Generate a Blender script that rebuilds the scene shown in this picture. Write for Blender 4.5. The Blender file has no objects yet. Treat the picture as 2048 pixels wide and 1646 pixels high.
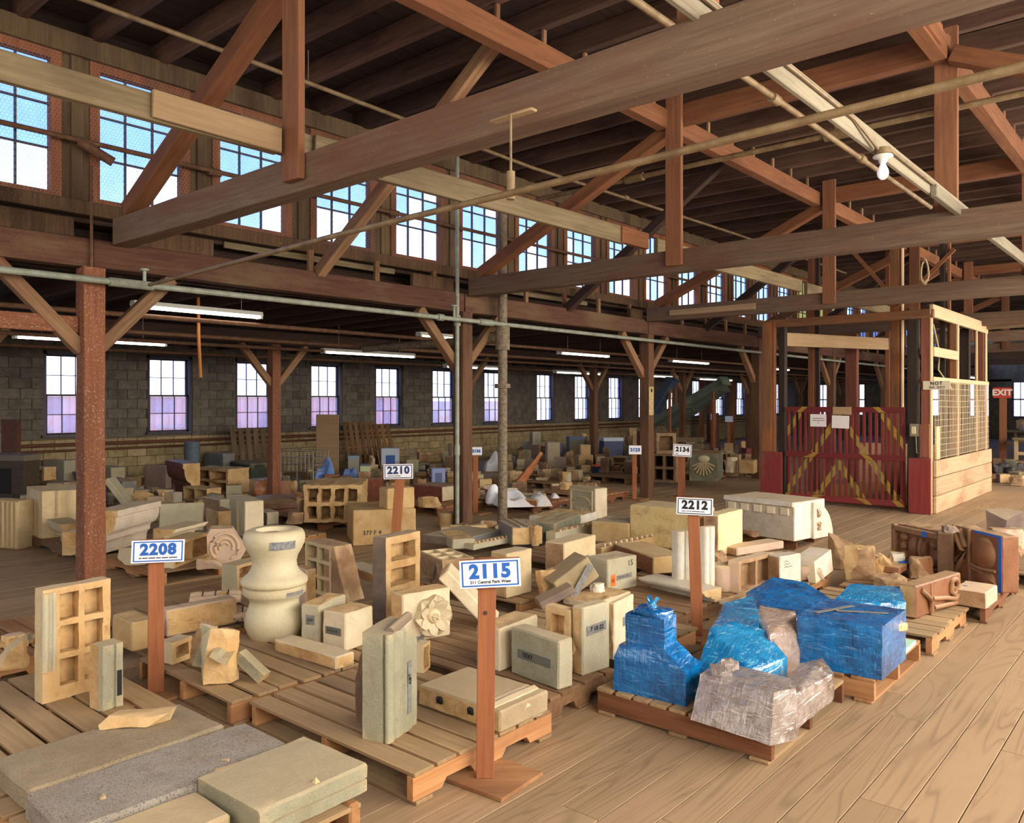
import bpy, bmesh, math, random
from mathutils import Vector, Matrix, noise
R = math.radians
random.seed(7)
SC = bpy.context.scene
COL = SC.collection

# ------------------------------------------------------------------ camera
F_PX, HORIZON, CAM_H, YAW = 1604.0, 803.0, 1.75, R(40.87)
SN, CS = math.sin(YAW), math.cos(YAW)
cam = bpy.data.cameras.new('camera')
cam.sensor_width = 36.0
cam.lens = 36.0 * F_PX / 2048.0
cam.shift_y = -(823.0 - HORIZON) / 2048.0
cam.clip_end = 400
cam_o = bpy.data.objects.new('camera', cam)
cam_o.location = (0, 0, CAM_H)
cam_o.rotation_euler = (R(90), 0, YAW)
COL.objects.link(cam_o)
SC.camera = cam_o

# ------------------------------------------------------------------ world, light, exposure
SC.view_settings.view_transform = 'Standard'
SC.view_settings.look = 'None'
SC.view_settings.gamma = 1.0
SC.view_settings.use_curve_mapping = False
SC.view_settings.exposure = 0.32
SC.cycles.max_bounces = 7
SC.cycles.diffuse_bounces = 4
SC.cycles.glossy_bounces = 3
SC.cycles.transparent_max_bounces = 12
SC.cycles.caustics_reflective = False
SC.cycles.caustics_refractive = False
SC.cycles.sample_clamp_indirect = 6.0
SC.cycles.use_denoising = True

wd = bpy.data.worlds.new('sky')
SC.world = wd
wd.use_nodes = True
nt = wd.node_tree
nt.nodes.clear()
o = nt.nodes.new('ShaderNodeOutputWorld')
bg = nt.nodes.new('ShaderNodeBackground')
tc = nt.nodes.new('ShaderNodeTexCoord')
sx = nt.nodes.new('ShaderNodeSeparateXYZ')
rp = nt.nodes.new('ShaderNodeValToRGB')
rp.color_ramp.elements[0].position = 0.0
rp.color_ramp.elements[0].color = (0.92, 0.93, 1.0, 1)
rp.color_ramp.elements[1].position = 0.5
rp.color_ramp.elements[1].color = (0.27, 0.45, 0.9, 1)
e = rp.color_ramp.elements.new(0.16); e.color = (0.74, 0.82, 1.0, 1)
e = rp.color_ramp.elements.new(0.28); e.color = (0.44, 0.61, 1.0, 1)
nt.links.new(tc.outputs['Generated'], sx.inputs[0])
nt.links.new(sx.outputs['Z'], rp.inputs[0])
nt.links.new(rp.outputs[0], bg.inputs['Color'])
nt.links.new(bg.outputs[0], o.inputs[0])
bg.inputs['Strength'].default_value = 3.2


def area(name, loc, rot, sx_, sy_, power, colr):
    l = bpy.data.lights.new(name, 'AREA')
    l.shape = 'RECTANGLE'; l.size = sx_; l.size_y = sy_; l.energy = power; l.color = colr
    ob = bpy.data.objects.new(name, l)
    ob.location = loc; ob.rotation_euler = rot
    COL.objects.link(ob)
    return ob


# daylight of the right-hand clerestory and side windows, and an added fill light behind the camera
area('daylight_right', (2.6, 11.0, 2.9), (0, R(76), 0), 2.6, 24.0, 1800, (1.0, 0.915, 0.80))
area('fill_behind', (-3.0, -3.2, 3.3), (R(68), 0, 0), 11.0, 3.6, 250, (1.0, 0.92, 0.82))


# ------------------------------------------------------------------ helpers
def at(px, py, z=0.0):
    """World point at height z seen at a photograph pixel (2048x1646)."""
    u = (px - 1024) / F_PX; v = (HORIZON - py) / F_PX
    t = (z - CAM_H) / v
    return Vector(((-SN + u * CS) * t, (CS + u * SN) * t, z))


def depth(p):
    return -SN * p.x + CS * p.y


def foot(c, l, r, top, z=0.14):
    """Near, left and right base corners (pixels) and the pixel height of the near edge's top."""
    C_, L_, R_ = at(*c, z), at(*l, z), at(*r, z)
    u, v = L_ - C_, R_ - C_
    if u.length >= v.length:
        xd = (-u).normalized(); yd = Vector((-xd.y, xd.x, 0)); w = u.length; d = abs(v.dot(yd))
    else:
        yd = v.normalized(); xd = Vector((yd.y, -yd.x, 0)); d = v.length; w = abs(u.dot(xd))
    d = max(d, .04); w = max(w, .04)
    ctr = C_ - xd * (w / 2) + yd * (d / 2)
    return ctr, math.atan2(xd.y, xd.x), w, d, (c[1] - top) / F_PX * depth(C_)


def tag(ob, label=None, cat=None, group=None, kind=None):
    if label: ob['label'] = label
    if cat: ob['category'] = cat
    if group: ob['group'] = group
    if kind: ob['kind'] = kind
    return ob


def thing(name, label, cat, loc=(0, 0, 0), rz=0.0, group=None):
    ob = bpy.data.objects.new(name, None)
    ob.empty_display_size = .1
    COL.objects.link(ob)
    ob.location = loc; ob.rotation_euler = (0, 0, rz)
    return tag(ob, label, cat, group)


def mesh_of(name, bm, mats, smooth=None):
    me = bpy.data.meshes.new(name)
    bmesh.ops.recalc_face_normals(bm, faces=bm.faces[:])
    bm.to_mesh(me); bm.free()
    for m in (mats if isinstance(mats, (list, tuple)) else [mats]):
        me.materials.append(m)
    if smooth is not None:
        me.shade_smooth()
        me.set_sharp_from_angle(angle=R(smooth))
    return me


def link(name, me, parent=None, loc=None, rot=None, mat=None):
    ob = bpy.data.objects.new(name, me)
    COL.objects.link(ob)
    if parent is not None: ob.parent = parent
    if mat is not None:
        ob.matrix_local = mat
    else:
        if loc is not None: ob.location = loc
        if rot is not None: ob.rotation_euler = rot
    return ob


def struct(name, bm, mats, parent=None, smooth=None):
    ob = link(name, mesh_of(name, bm, mats, smooth), parent)
    if parent is None: ob['kind'] = 'structure'
    return ob


def world_to(parent, M):
    """Matrix of a child given in world space, for a parent whose own parent is None."""
    if parent is None: return M
    P = Matrix.Translation(parent.location) @ parent.rotation_euler.to_matrix().to_4x4()
    return P.inverted() @ M


def add_box(bm, cx, cy, cz, sx, sy, sz, mi=0):
    vs = [bm.verts.new((cx + a * sx / 2, cy + b * sy / 2, cz + c * sz / 2)) for a in (-1, 1) for b in (-1, 1) for c in (-1, 1)]
    for f in ((0, 1, 3, 2), (4, 6, 7, 5), (0, 4, 5, 1), (2, 3, 7, 6), (0, 2, 6, 4), (1, 5, 7, 3)):
        fc = bm.faces.new([vs[i] for i in f]); fc.material_index = mi
    return vs


def box_bm(sx, sy, sz, bev=0.0, base=True):
    bm = bmesh.new()
    add_box(bm, 0, 0, sz / 2 if base else 0, sx, sy, sz)
    if bev: bmesh.ops.bevel(bm, geom=bm.edges[:], offset=bev, segments=1, affect='EDGES')
    return bm


def rough(bm, cell=.06, amp=.003, sc=.12, seed=0, raw_amp=None, maxit=4):
    """Subdivide a mesh to about `cell` and jitter it; faces with material 1 are broken and move more."""
    bmesh.ops.triangulate(bm, faces=bm.faces[:])
    for _ in range(maxit):
        es = [e_ for e_ in bm.edges if e_.calc_length() > cell * 1.5]
        if not es or len(bm.faces) > 4500: break
        bmesh.ops.subdivide_edges(bm, edges=es, cuts=1)
        bmesh.ops.triangulate(bm, faces=[f for f in bm.faces if len(f.verts) > 3])
    raw_amp = amp * 4 if raw_amp is None else raw_amp
    off = Vector((seed * 3.17, seed * 1.31, seed * 7.7))
    for v in bm.verts:
        raw = bool(v.link_faces) and all(f.material_index == 1 for f in v.link_faces)
        a = raw_amp if raw else amp
        n = noise.noise_vector(v.co / sc + off) + noise.noise_vector(v.co / (sc * .35) + off) * .5
        v.co += n * a
    return bm


BEAMS = {}


def beam(name, p0, p1, w, h, mat, parent=None, roll=0.0, rgh=.004, bev=.006):
    """Timber of width w (sideways) and height h (up) from p0 to p1, its grain along local x."""
    p0, p1 = Vector(p0), Vector(p1)
    L = (p1 - p0).length
    key = (round(L, 2), round(w, 3), round(h, 3), mat.name, rgh)
    me = BEAMS.get(key)
    if me is None:
        bm = box_bm(L, w, h, bev, base=False)
        if rgh:
            n = max(1, min(14, int(L / .35)))
            es = [e_ for e_ in bm.edges if abs((e_.verts[0].co - e_.verts[1].co).x) > L * .6]
            bmesh.ops.subdivide_edges(bm, edges=es, cuts=n, use_grid_fill=True)
            s = len(BEAMS)
            for v in bm.verts:
                v.co += noise.noise_vector(Vector((v.co.x * 1.6 + s * 9, v.co.y * 3, v.co.z * 3))) * rgh
        me = mesh_of(name, bm, mat, 40)
        BEAMS[key] = me
    x = (p1 - p0).normalized()
    up = Vector((0, 0, 1)) if abs(x.z) < .95 else Vector((0, 1, 0))
    y = up.cross(x).normalized(); z = x.cross(y)
    M = Matrix((x, y, z)).transposed().to_4x4()
    M = Matrix.Translation((p0 + p1) / 2) @ M @ Matrix.Rotation(roll, 4, 'X')
    ob = link(name, me, parent, mat=world_to(parent, M))
    return ob


def tube_bm(pts, r, n=8, bm=None, mi=0):
    bm = bm or bmesh.new()
    pts = [Vector(p) for p in pts]
    rings = []
    for i, p in enumerate(pts):
        d = (pts[min(i + 1, len(pts) - 1)] - pts[max(i - 1, 0)]).normalized()
        up = Vector((0, 0, 1)) if abs(d.z) < .9 else Vector((1, 0, 0))
        a = d.cross(up).normalized(); b = d.cross(a)
        rr = r[i] if isinstance(r, (list, tuple)) else r
        rings.append([bm.verts.new(p + (a * math.cos(2 * math.pi * k / n) + b * math.sin(2 * math.pi * k / n)) * rr) for k in range(n)])
    for A, B in zip(rings, rings[1:]):
        for k in range(n):
            f = bm.faces.new((A[k], A[(k + 1) % n], B[(k + 1) % n], B[k])); f.material_index = mi
    for rg in (rings[0], rings[-1]):
        f = bm.faces.new(rg); f.material_index = mi
    return bm


def tube(name, pts, r, mat, parent=None, n=10):
    bm = tube_bm(pts, r, n)
    if parent is not None:
        bm.transform(world_to(parent, Matrix.Identity(4)))
    return link(name, mesh_of(name, bm, mat, 40), parent)


def lathe_bm(prof, n=40):
    bm = bmesh.new()
    rings = [[bm.verts.new((r * math.cos(2 * math.pi * k / n), r * math.sin(2 * math.pi * k / n), z)) for k in range(n)] for r, z in prof]
    for A, B in zip(rings, rings[1:]):
        for k in range(n):
            bm.faces.new((A[k], A[(k + 1) % n], B[(k + 1) % n], B[k]))
    bm.faces.new(rings[0]); bm.faces.new(rings[-1])
    return bm


def text(name, s, size, mat, parent, M, bold=0.0, extrude=.0008, spacing=1.0, align='CENTER'):
    cu = bpy.data.curves.new(name, 'FONT')
    cu.body = s; cu.size = size; cu.align_x = align; cu.align_y = 'CENTER'
    cu.offset = bold; cu.extrude = extrude; cu.space_character = spacing; cu.resolution_u = 3
    tmp = bpy.data.objects.new(name, cu)
    me = bpy.data.meshes.new_from_object(tmp)
    bpy.data.objects.remove(tmp); bpy.data.curves.remove(cu)
    me.materials.clear(); me.materials.append(mat)
    return link(name, me, parent, mat=M)


# ------------------------------------------------------------------ materials
def lin(c):
    return tuple(((x / 255) / 12.92 if x / 255 <= .04045 else ((x / 255 + .055) / 1.055) ** 2.4) for x in c) + (1,)


MATS = {}


class NT:
    def __init__(s, name):
        s.m = bpy.data.materials.new(name); s.m.use_nodes = True
        s.t = s.m.node_tree; s.t.nodes.clear()
        s.out = s.n('ShaderNodeOutputMaterial'); s.b = s.n('ShaderNodeBsdfPrincipled')
        s.l(s.b.outputs[0], s.out.inputs[0])

    def n(s, t, **k):
        x = s.t.nodes.new(t)
        for a, b in k.items(): setattr(x, a, b)
        return x

    def l(s, a, b): s.t.links.new(a, b)

    def coord(s, scale=(1, 1, 1), rand=True):
        tc_ = s.n('ShaderNodeTexCoord'); mp = s.n('ShaderNodeMapping')
        mp.inputs['Scale'].default_value = scale
        s.l(tc_.outputs['Object'], mp.inputs['Vector'])
        s.oi = s.n('ShaderNodeObjectInfo')
        if rand:
            mu = s.n('ShaderNodeMath', operation='MULTIPLY'); mu.inputs[1].default_value = 37.0
            s.l(s.oi.outputs['Random'], mu.inputs[0])
            cb = s.n('ShaderNodeCombineXYZ')
            for i in range(3): s.l(mu.outputs[0], cb.inputs[i])
            s.l(cb.outputs[0], mp.inputs['Location'])
        return mp.outputs[0]

    def noise(s, v, scale, detail=4, rough_=.6, dist=0):
        x = s.n('ShaderNodeTexNoise')
        x.inputs['Scale'].default_value = scale; x.inputs['Detail'].default_value = detail
        x.inputs['Roughness'].default_value = rough_; x.inputs['Distortion'].default_value = dist
        s.l(v, x.inputs['Vector'])
        return x.outputs['Fac']

    def ramp(s, f, a, b):
        x = s.n('ShaderNodeMapRange'); x.clamp = True
        x.inputs['From Min'].default_value = a; x.inputs['From Max'].default_value = b
        s.l(f, x.inputs['Value'])
        return x.outputs[0]

    def mix(s, f, a, b, mode='MIX'):
        x = s.n('ShaderNodeMix', data_type='RGBA', blend_type=mode)
        if isinstance(f, (int, float)): x.inputs[0].default_value = f
        else: s.l(f, x.inputs[0])
        for i, c in ((6, a), (7, b)):
            if isinstance(c, tuple): x.inputs[i].default_value = c
            else: s.l(c, x.inputs[i])
        return x.outputs[2]

    def mul(s, a, k):
        x = s.n('ShaderNodeMath', operation='MULTIPLY'); s.l(a, x.inputs[0])
        if isinstance(k, (int, float)): x.inputs[1].default_value = k
        else: s.l(k, x.inputs[1])
        return x.outputs[0]

    def bump(s, h, strength=.4, dist=.004):
        x = s.n('ShaderNodeBump'); x.inputs['Strength'].default_value = strength; x.inputs['Distance'].default_value = dist
        s.l(h, x.inputs['Height']); s.l(x.outputs[0], s.b.inputs['Normal'])

    def dust(s, base, colour=(186, 160, 124), amt=.7, lo=.55, hi=.95):
        """Settled dust lies on the faces that look up."""
        g = s.n('ShaderNodeNewGeometry'); sp = s.n('ShaderNodeSeparateXYZ')
        s.l(g.outputs['Normal'], sp.inputs[0])
        f = s.mul(s.ramp(sp.outputs['Z'], lo, hi), amt)
        return s.mix(f, base, lin(colour))


def wood(name, c1, c2, c3=None, fleck=None, fleck_amt=.0, rgh=.75, dust=.0, axis=0, gs=1.0, var=.25, bump=.35):
    """Timber with its grain along one local axis; c1/c2 are the grain, c3 blotches, fleck peeling paint."""
    if name in MATS: return MATS[name]
    s = NT(name)
    sc = [34 * gs] * 3; sc[axis] = 1.6 * gs
    v = s.coord(tuple(sc))
    g = s.noise(v, 1.0, 5, .65, .6)
    col = s.mix(s.ramp(g, .3, .72), lin(c1), lin(c2))
    sb = [2.2] * 3; sb[axis] = .7
    vb = s.coord(tuple(sb))
    bl = s.noise(vb, 1.0, 5, .6)
    if c3: col = s.mix(s.mul(s.ramp(bl, .5, .68), .8), col, lin(c3))
    if fleck:
        sf = [75] * 3; sf[axis] = 42
        fl = s.noise(s.coord(tuple(sf)), 1.0, 6, .7)
        col = s.mix(s.ramp(fl, .66 - fleck_amt, .70 - fleck_amt), col, lin(fleck))
    hv = s.n('ShaderNodeHueSaturation')
    vr = s.n('ShaderNodeMapRange'); vr.inputs['To Min'].default_value = 1 - var; vr.inputs['To Max'].default_value = 1 + var
    s.l(s.oi.outputs['Random'], vr.inputs['Value']); s.l(vr.outputs[0], hv.inputs['Value']); s.l(col, hv.inputs['Color'])
    col = hv.outputs[0]
    if dust: col = s.dust(col, amt=dust)
    s.l(col, s.b.inputs['Base Color']); s.b.inputs['Roughness'].default_value = rgh
    s.b.inputs['Specular IOR Level'].default_value = .25
    s.bump(g, bump, .003)
    MATS[name] = s.m
    return s.m


def stone(name, c1, c2, speck=None, speck_sc=220, speck_amt=.5, stain=None, stain_amt=.5, dust=.55, rgh=.8, bump=.3, var=.12, spec=.3, dustc=(200, 176, 138), fine=60, edge=.5):
    if name in MATS: return MATS[name]
    s = NT(name)
    v = s.coord((1, 1, 1))
    n1 = s.noise(v, 5.5, 6, .62)
    col = s.mix(s.ramp(n1, .34, .68), lin(c1), lin(c2))
    n2 = s.noise(v, fine, 5, .7)
    n4 = s.noise(v, fine * .22, 6, .65, .5)
    hs = s.n('ShaderNodeMath', operation='MULTIPLY_ADD'); s.l(n4, hs.inputs[0]); hs.inputs[1].default_value = 1.6; s.l(n2, hs.inputs[2])
    if stain:
        col = s.mix(s.mul(s.ramp(s.noise(v, 3.1, 7, .7, .4), .50, .64), stain_amt), col, lin(stain))
        col = s.mix(s.mul(s.ramp(s.noise(v, 9, 8, .75, .8), .56, .70), stain_amt * .9), col, lin(tuple(int(x * .72) for x in stain)))
    col = s.mix(s.mul(s.ramp(n2, .60, .72), .28), col, lin(tuple(int(x * .66) for x in c1)))
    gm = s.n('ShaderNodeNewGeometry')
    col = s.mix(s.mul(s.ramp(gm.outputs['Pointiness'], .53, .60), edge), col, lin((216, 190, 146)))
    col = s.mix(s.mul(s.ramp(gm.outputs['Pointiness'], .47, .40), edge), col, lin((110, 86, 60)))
    if speck:
        n3 = s.noise(v, speck_sc, 2, .5)
        col = s.mix(s.mul(s.ramp(n3, .56, .64), speck_amt), col, lin(speck))
    hv = s.n('ShaderNodeHueSaturation')
    vr = s.n('ShaderNodeMapRange'); vr.inputs['To Min'].default_value = 1 - var; vr.inputs['To Max'].default_value = 1 + var
    s.l(s.oi.outputs['Random'], vr.inputs['Value']); s.l(vr.outputs[0], hv.inputs['Value']); s.l(col, hv.inputs['Color'])
    col = hv.outputs[0]
    if dust: col = s.dust(col, dustc, amt=dust)
    s.l(col, s.b.inputs['Base Color'])
    s.b.inputs['Roughness'].default_value = rgh
    s.b.inputs['Specular IOR Level'].default_value = spec
    s.bump(hs.outputs[0], min(1, bump * 1.7), .006)
    MATS[name] = s.m
    return s.m


def plain(name, c, rgh=.6, metal=0.0, emit=0.0, spec=.4, noise_c=None, nsc=20):
    if name in MATS: return MATS[name]
    s = NT(name)
    if noise_c:
        v = s.coord((1, 1, 1))
        col = s.mix(s.ramp(s.noise(v, nsc, 5, .65), .38, .66), lin(c), lin(noise_c))
        s.l(col, s.b.inputs['Base Color'])
    else:
        s.b.inputs['Base Color'].default_value = lin(c)
    s.b.inputs['Roughness'].default_value = rgh; s.b.inputs['Metallic'].default_value = metal
    s.b.inputs['Specular IOR Level'].default_value = spec
    if emit:
        s.b.inputs['Emission Color'].default_value = lin(c); s.b.inputs['Emission Strength'].default_value = emit
    MATS[name] = s.m
    return s.m


def pane(name, tint, clear=.85, diff=(200, 215, 240), rgh=.3):
    """Old window glass: mostly see-through, dirty enough to scatter some of the daylight."""
    if name in MATS: return MATS[name]
    s = NT(name)
    s.t.nodes.remove(s.b)
    tr = s.n('ShaderNodeBsdfTransparent'); tr.inputs[0].default_value = lin(tint)
    tl = s.n('ShaderNodeBsdfTranslucent'); tl.inputs[0].default_value = lin(diff)
    gl = s.n('ShaderNodeBsdfGlossy'); gl.inputs['Roughness'].default_value = rgh
    v = s.coord((1, 1, 1))
    f = s.n('ShaderNodeMapRange'); f.inputs['From Min'].default_value = .3; f.inputs['From Max'].default_value = .7
    f.inputs['To Min'].default_value = 1 - clear - .06; f.inputs['To Max'].default_value = 1 - clear + .08
    s.l(s.noise(v, 6, 4, .6), f.inputs['Value'])
    m1 = s.n('ShaderNodeMixShader'); s.l(f.outputs[0], m1.inputs[0]); s.l(tr.outputs[0], m1.inputs[1]); s.l(tl.outputs[0], m1.inputs[2])
    m2 = s.n('ShaderNodeMixShader'); m2.inputs[0].default_value = .04; s.l(m1.outputs[0], m2.inputs[1]); s.l(gl.outputs[0], m2.inputs[2])
    s.l(m2.outputs[0], s.out.inputs[0])
    MATS[name] = s.m
    return s.m


def film(name, c, alpha, c2=None, dark=None, bmp=.5, streak=None):
    """Stretch wrap: a glossy creased plastic film over what it wraps."""
    if name in MATS: return MATS[name]
    s = NT(name)
    v = s.coord((1, 1, 1), False)
    w1 = s.noise(s.coord((5, 2, 16), False), 1.0, 3, .5, 1.5)
    w2 = s.noise(s.coord((22, 5, 4), False), 1.0, 3, .55, 2.2)
    w3 = s.noise(s.coord((7, 26, 9), False), 1.0, 2, .5, 1.0)
    h1 = s.n('ShaderNodeMath', operation='MULTIPLY_ADD'); s.l(w2, h1.inputs[0]); h1.inputs[1].default_value = .6; s.l(w1, h1.inputs[2])
    hs = s.n('ShaderNodeMath', operation='MULTIPLY_ADD'); s.l(w3, hs.inputs[0]); hs.inputs[1].default_value = .5; s.l(h1.outputs[0], hs.inputs[2])
    col = s.mix(s.ramp(s.noise(v, 4, 4, .6), .35, .65), lin(c), lin(c2 or c))
    if dark: col = s.mix(s.ramp(s.noise(v, 5, 5, .7), .45, .66), col, lin(dark))
    if streak:  # pale streaks put wrinkle highlights, and some crease whitening, into the colour
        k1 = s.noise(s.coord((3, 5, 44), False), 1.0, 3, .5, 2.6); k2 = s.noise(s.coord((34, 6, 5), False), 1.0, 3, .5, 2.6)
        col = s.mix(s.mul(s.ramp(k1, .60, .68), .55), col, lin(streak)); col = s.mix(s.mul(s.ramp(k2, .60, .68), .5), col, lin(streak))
    s.l(col, s.b.inputs['Base Color'])
    s.b.inputs['Roughness'].default_value = .2; s.b.inputs['Specular IOR Level'].default_value = .7
    s.b.inputs['Coat Weight'].default_value = .5; s.b.inputs['Coat Roughness'].default_value = .06
    bp = s.n('ShaderNodeBump'); bp.inputs['Strength'].default_value = bmp; bp.inputs['Distance'].default_value = .02
    s.l(hs.outputs[0], bp.inputs['Height']); s.l(bp.outputs[0], s.b.inputs['Normal']); s.l(bp.outputs[0], s.b.inputs['Coat Normal'])
    if alpha < 1: s.b.inputs['Alpha'].default_value = alpha
    MATS[name] = s.m
    return s.m


W_ROOF = wood('timber_rafter', (74, 52, 42), (104, 78, 62), (58, 40, 33), rgh=.9, var=.3)
W_DECK = wood('roof_board', (46, 34, 28), (66, 48, 38), rgh=.95, axis=1)
W_TIE = wood('timber_tie', (92, 73, 58), (120, 99, 80), (104, 68, 52), fleck=(150, 134, 114), fleck_amt=.01, rgh=.85, dust=.5)
W_ORANGE = wood('timber_orange', (112, 70, 46), (146, 96, 62), (100, 60, 42), rgh=.8, dust=.35, var=.15)
W_HANG = wood('timber_hanger', (116, 76, 52), (146, 98, 68), (104, 66, 48), rgh=.8, axis=2, var=.12)
W_GREY = wood('timber_grey', (116, 100, 74), (150, 132, 100), (94, 78, 58), rgh=.88, var=.12)
W_TAN = wood('timber_tan', (150, 122, 90), (172, 144, 108), rgh=.85, var=.1)
W_POST = wood('post_red', (112, 66, 46), (138, 90, 64), (90, 60, 46), fleck=(164, 138, 118), fleck_amt=.085, rgh=.85, var=.12)
W_POSTD = wood('post_dark', (84, 58, 44), (120, 88, 66), (66, 44, 36), fleck=(150, 132, 110), fleck_amt=.02, rgh=.9, var=.2)
W_BRACE = wood('brace_wood', (120, 88, 62), (158, 124, 92), (104, 58, 42), rgh=.85, dust=.3)
W_GIRD = wood('girder_wood', (76, 48, 38), (102, 70, 54), (112, 92, 68), fleck=(58, 40, 32), fleck_amt=.05, rgh=.9)
W_STAIN = wood('stained_board', (72, 54, 40), (104, 80, 56), (46, 32, 26), fleck=(160, 112, 66), fleck_amt=.03, rgh=.9, axis=2)
W_DARK = wood('dark_timber', (52, 38, 32), (78, 58, 48), rgh=.92)
W_PAL = wood('pallet_wood', (138, 110, 78), (172, 142, 104), (112, 88, 64), rgh=.85, dust=.25, var=.16)
W_PALO = wood('pallet_orange', (150, 106, 70), (180, 136, 94), (120, 80, 54), rgh=.85, var=.12)
W_PALD = wood('pallet_dark', (112, 82, 58), (146, 112, 80), (88, 62, 44), rgh=.88, dust=.2, var=.2)
W_STAKE = wood('stake_wood', (138, 84, 54), (164, 106, 70), (120, 72, 48), rgh=.75, var=.1)
W_SASH = wood('sash_wood', (118, 68, 44), (150, 92, 60), (80, 56, 44), fleck=(78, 54, 42), fleck_amt=.04, rgh=.85, axis=2)
W_FRAME = wood('frame_wood', (84, 68, 50), (112, 92, 68), (66, 50, 40), rgh=.9, axis=2)
W_WIN = wood('window_wood', (86, 82, 92), (120, 112, 116), (64, 58, 60), rgh=.85, axis=2)
W_LIGHT = wood('new_lumber', (192, 160, 120), (212, 182, 144), rgh=.8, var=.08)
W_STAKEZ = wood('stake_wood_z', (138, 82, 52), (162, 104, 68), (118, 70, 46), rgh=.75, axis=2, var=.1)
M_MUNTIN = plain('muntin_paint', (74, 66, 74), .7)
M_PIPE = plain('pipe_tan', (134, 112, 78), .55, .0, noise_c=(106, 82, 54), nsc=9)
M_PIPEG = plain('pipe_grey_green', (150, 156, 140), .5, noise_c=(126, 130, 112), nsc=8)
M_PIPER = plain('pipe_rust', (92, 62, 44), .8, noise_c=(118, 84, 58), nsc=14)
M_RISER = plain('riser_paint', (136, 122, 102), .7, noise_c=(96, 78, 58), nsc=22)
M_STEEL = plain('dark_steel', (62, 50, 42), .7, .3, noise_c=(84, 62, 48))
M_WHITE = plain('white_enamel', (222, 220, 208), .45)
M_TUBE = plain('lit_tube', (255, 246, 232), .5, emit=7.0)
M_BLACK = plain('black_print', (22, 22, 26), .6)
M_BLUEP = plain('blue_print', (28, 92, 176), .6)
M_SIGN = plain('sign_white', (236, 236, 242), .5)
M_PAPER = plain('paper', (226, 220, 216), .8)
M_TAPE = plain('grey_tape', (138, 136, 132), .45, noise_c=(112, 110, 108), nsc=40)
M_BTAPE = plain('blue_tape', (38, 104, 200), .55)
M_WIRE = plain('galvanised_wire', (150, 146, 140), .5, .3)
M_RED = wood('red_paint', (106, 36, 38), (128, 52, 50), (96, 44, 42), fleck=(150, 110, 96), fleck_amt=.0, rgh=.7, axis=2, var=.12)
M_YEL = plain('yellow_stripe', (164, 130, 48), .6, noise_c=(140, 104, 42))

# ------------------------------------------------------------------ floor
Y_END = 44.0
s_ = NT('floor_plank')
sc3 = s_.coord((4.2, .33, 4.2))
cn = s_.noise(sc3, 1.0, 2, .45, .35)
pp = s_.n('ShaderNodeMath', operation='PINGPONG'); s_.l(s_.mul(cn, 17.0), pp.inputs[0]); pp.inputs[1].default_value = .5
grain = s_.ramp(pp.outputs[0], .0, .2)
st_ = s_.noise(s_.coord((38, .8, 38)), 1, 3, .55)
fine_ = s_.noise(s_.coord((60, 2, 60)), 1, 4, .6)
colr = s_.mix(grain, lin((134, 110, 84)), lin((160, 132, 101)))
colr = s_.mix(s_.mul(s_.ramp(st_, .52, .66), .5), colr, lin((136, 110, 82)))
colr = s_.mix(s_.mul(s_.ramp(fine_, .45, .7), .35), colr, lin((150, 122, 92)))
tcw = s_.n('ShaderNodeNewGeometry')
nz = s_.noise(tcw.outputs['Position'], .45, 5, .6)
colr = s_.mix(s_.ramp(nz, .40, .62), colr, lin((164, 137, 106)))
nz2 = s_.noise(tcw.outputs['Position'], 2.3, 6, .65)
colr = s_.mix(s_.mul(s_.ramp(nz2, .55, .72), .45), colr, lin((152, 124, 94)))
hv_ = s_.n('ShaderNodeHueSaturation'); vr_ = s_.n('ShaderNodeMapRange')
vr_.inputs['To Min'].default_value = .86; vr_.inputs['To Max'].default_value = 1.1
s_.l(s_.oi.outputs['Random'], vr_.inputs['Value']); s_.l(vr_.outputs[0], hv_.inputs['Value']); s_.l(colr, hv_.inputs['Color'])
s_.l(hv_.outputs[0], s_.b.inputs['Base Color']); s_.b.inputs['Roughness'].default_value = .62
s_.b.inputs['Specular IOR Level'].default_value = .35
s_.bump(grain, .15, .001)
M_FLOOR = s_.m

bm = bmesh.new(); add_box(bm, -8.0, 20.0, -.13, 19.2, Y_END + 10, .2)
FLOOR = struct('floor', bm, plain('floor_gap', (40, 30, 22), .9))
PW, PL = .19, 3.66
rest = bmesh.new(); near_me = None; count = 0
bm = box_bm(PW - .005, PL - .006, .03, .0015)
near_me = mesh_of('plank', bm, M_FLOOR)
rows = []
for i in range(int(19.0 / PW)):
    x = 1.5 - PW * (i + .5)
    off = random.random() * PL
    y = -3.0 + off - PL
    while y < Y_END:
        rows.append((x, y + PL / 2)); y += PL
def plank_key(q):
    x, y = q
    return 99 if (x > .3 or y + PL / 2 < .9 or -SN * x + CS * (y + PL / 2) < .8) else math.hypot(x, max(0, y - PL / 2 - .4))
rows.sort(key=plank_key)
for k, (x, y) in enumerate(rows):
    dz = random.uniform(-.0012, .0012)
    if k < 290 and plank_key((x, y)) < 99:
        ob = link('plank', near_me, FLOOR, (x, y, -.03 + dz))
    else:
        add_box(rest, x, y, -.015 + dz, PW - .003, PL - .004, .03)
ob = struct('distant_planks', rest, M_FLOOR, FLOOR); ob['kind'] = 'stuff'

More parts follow.
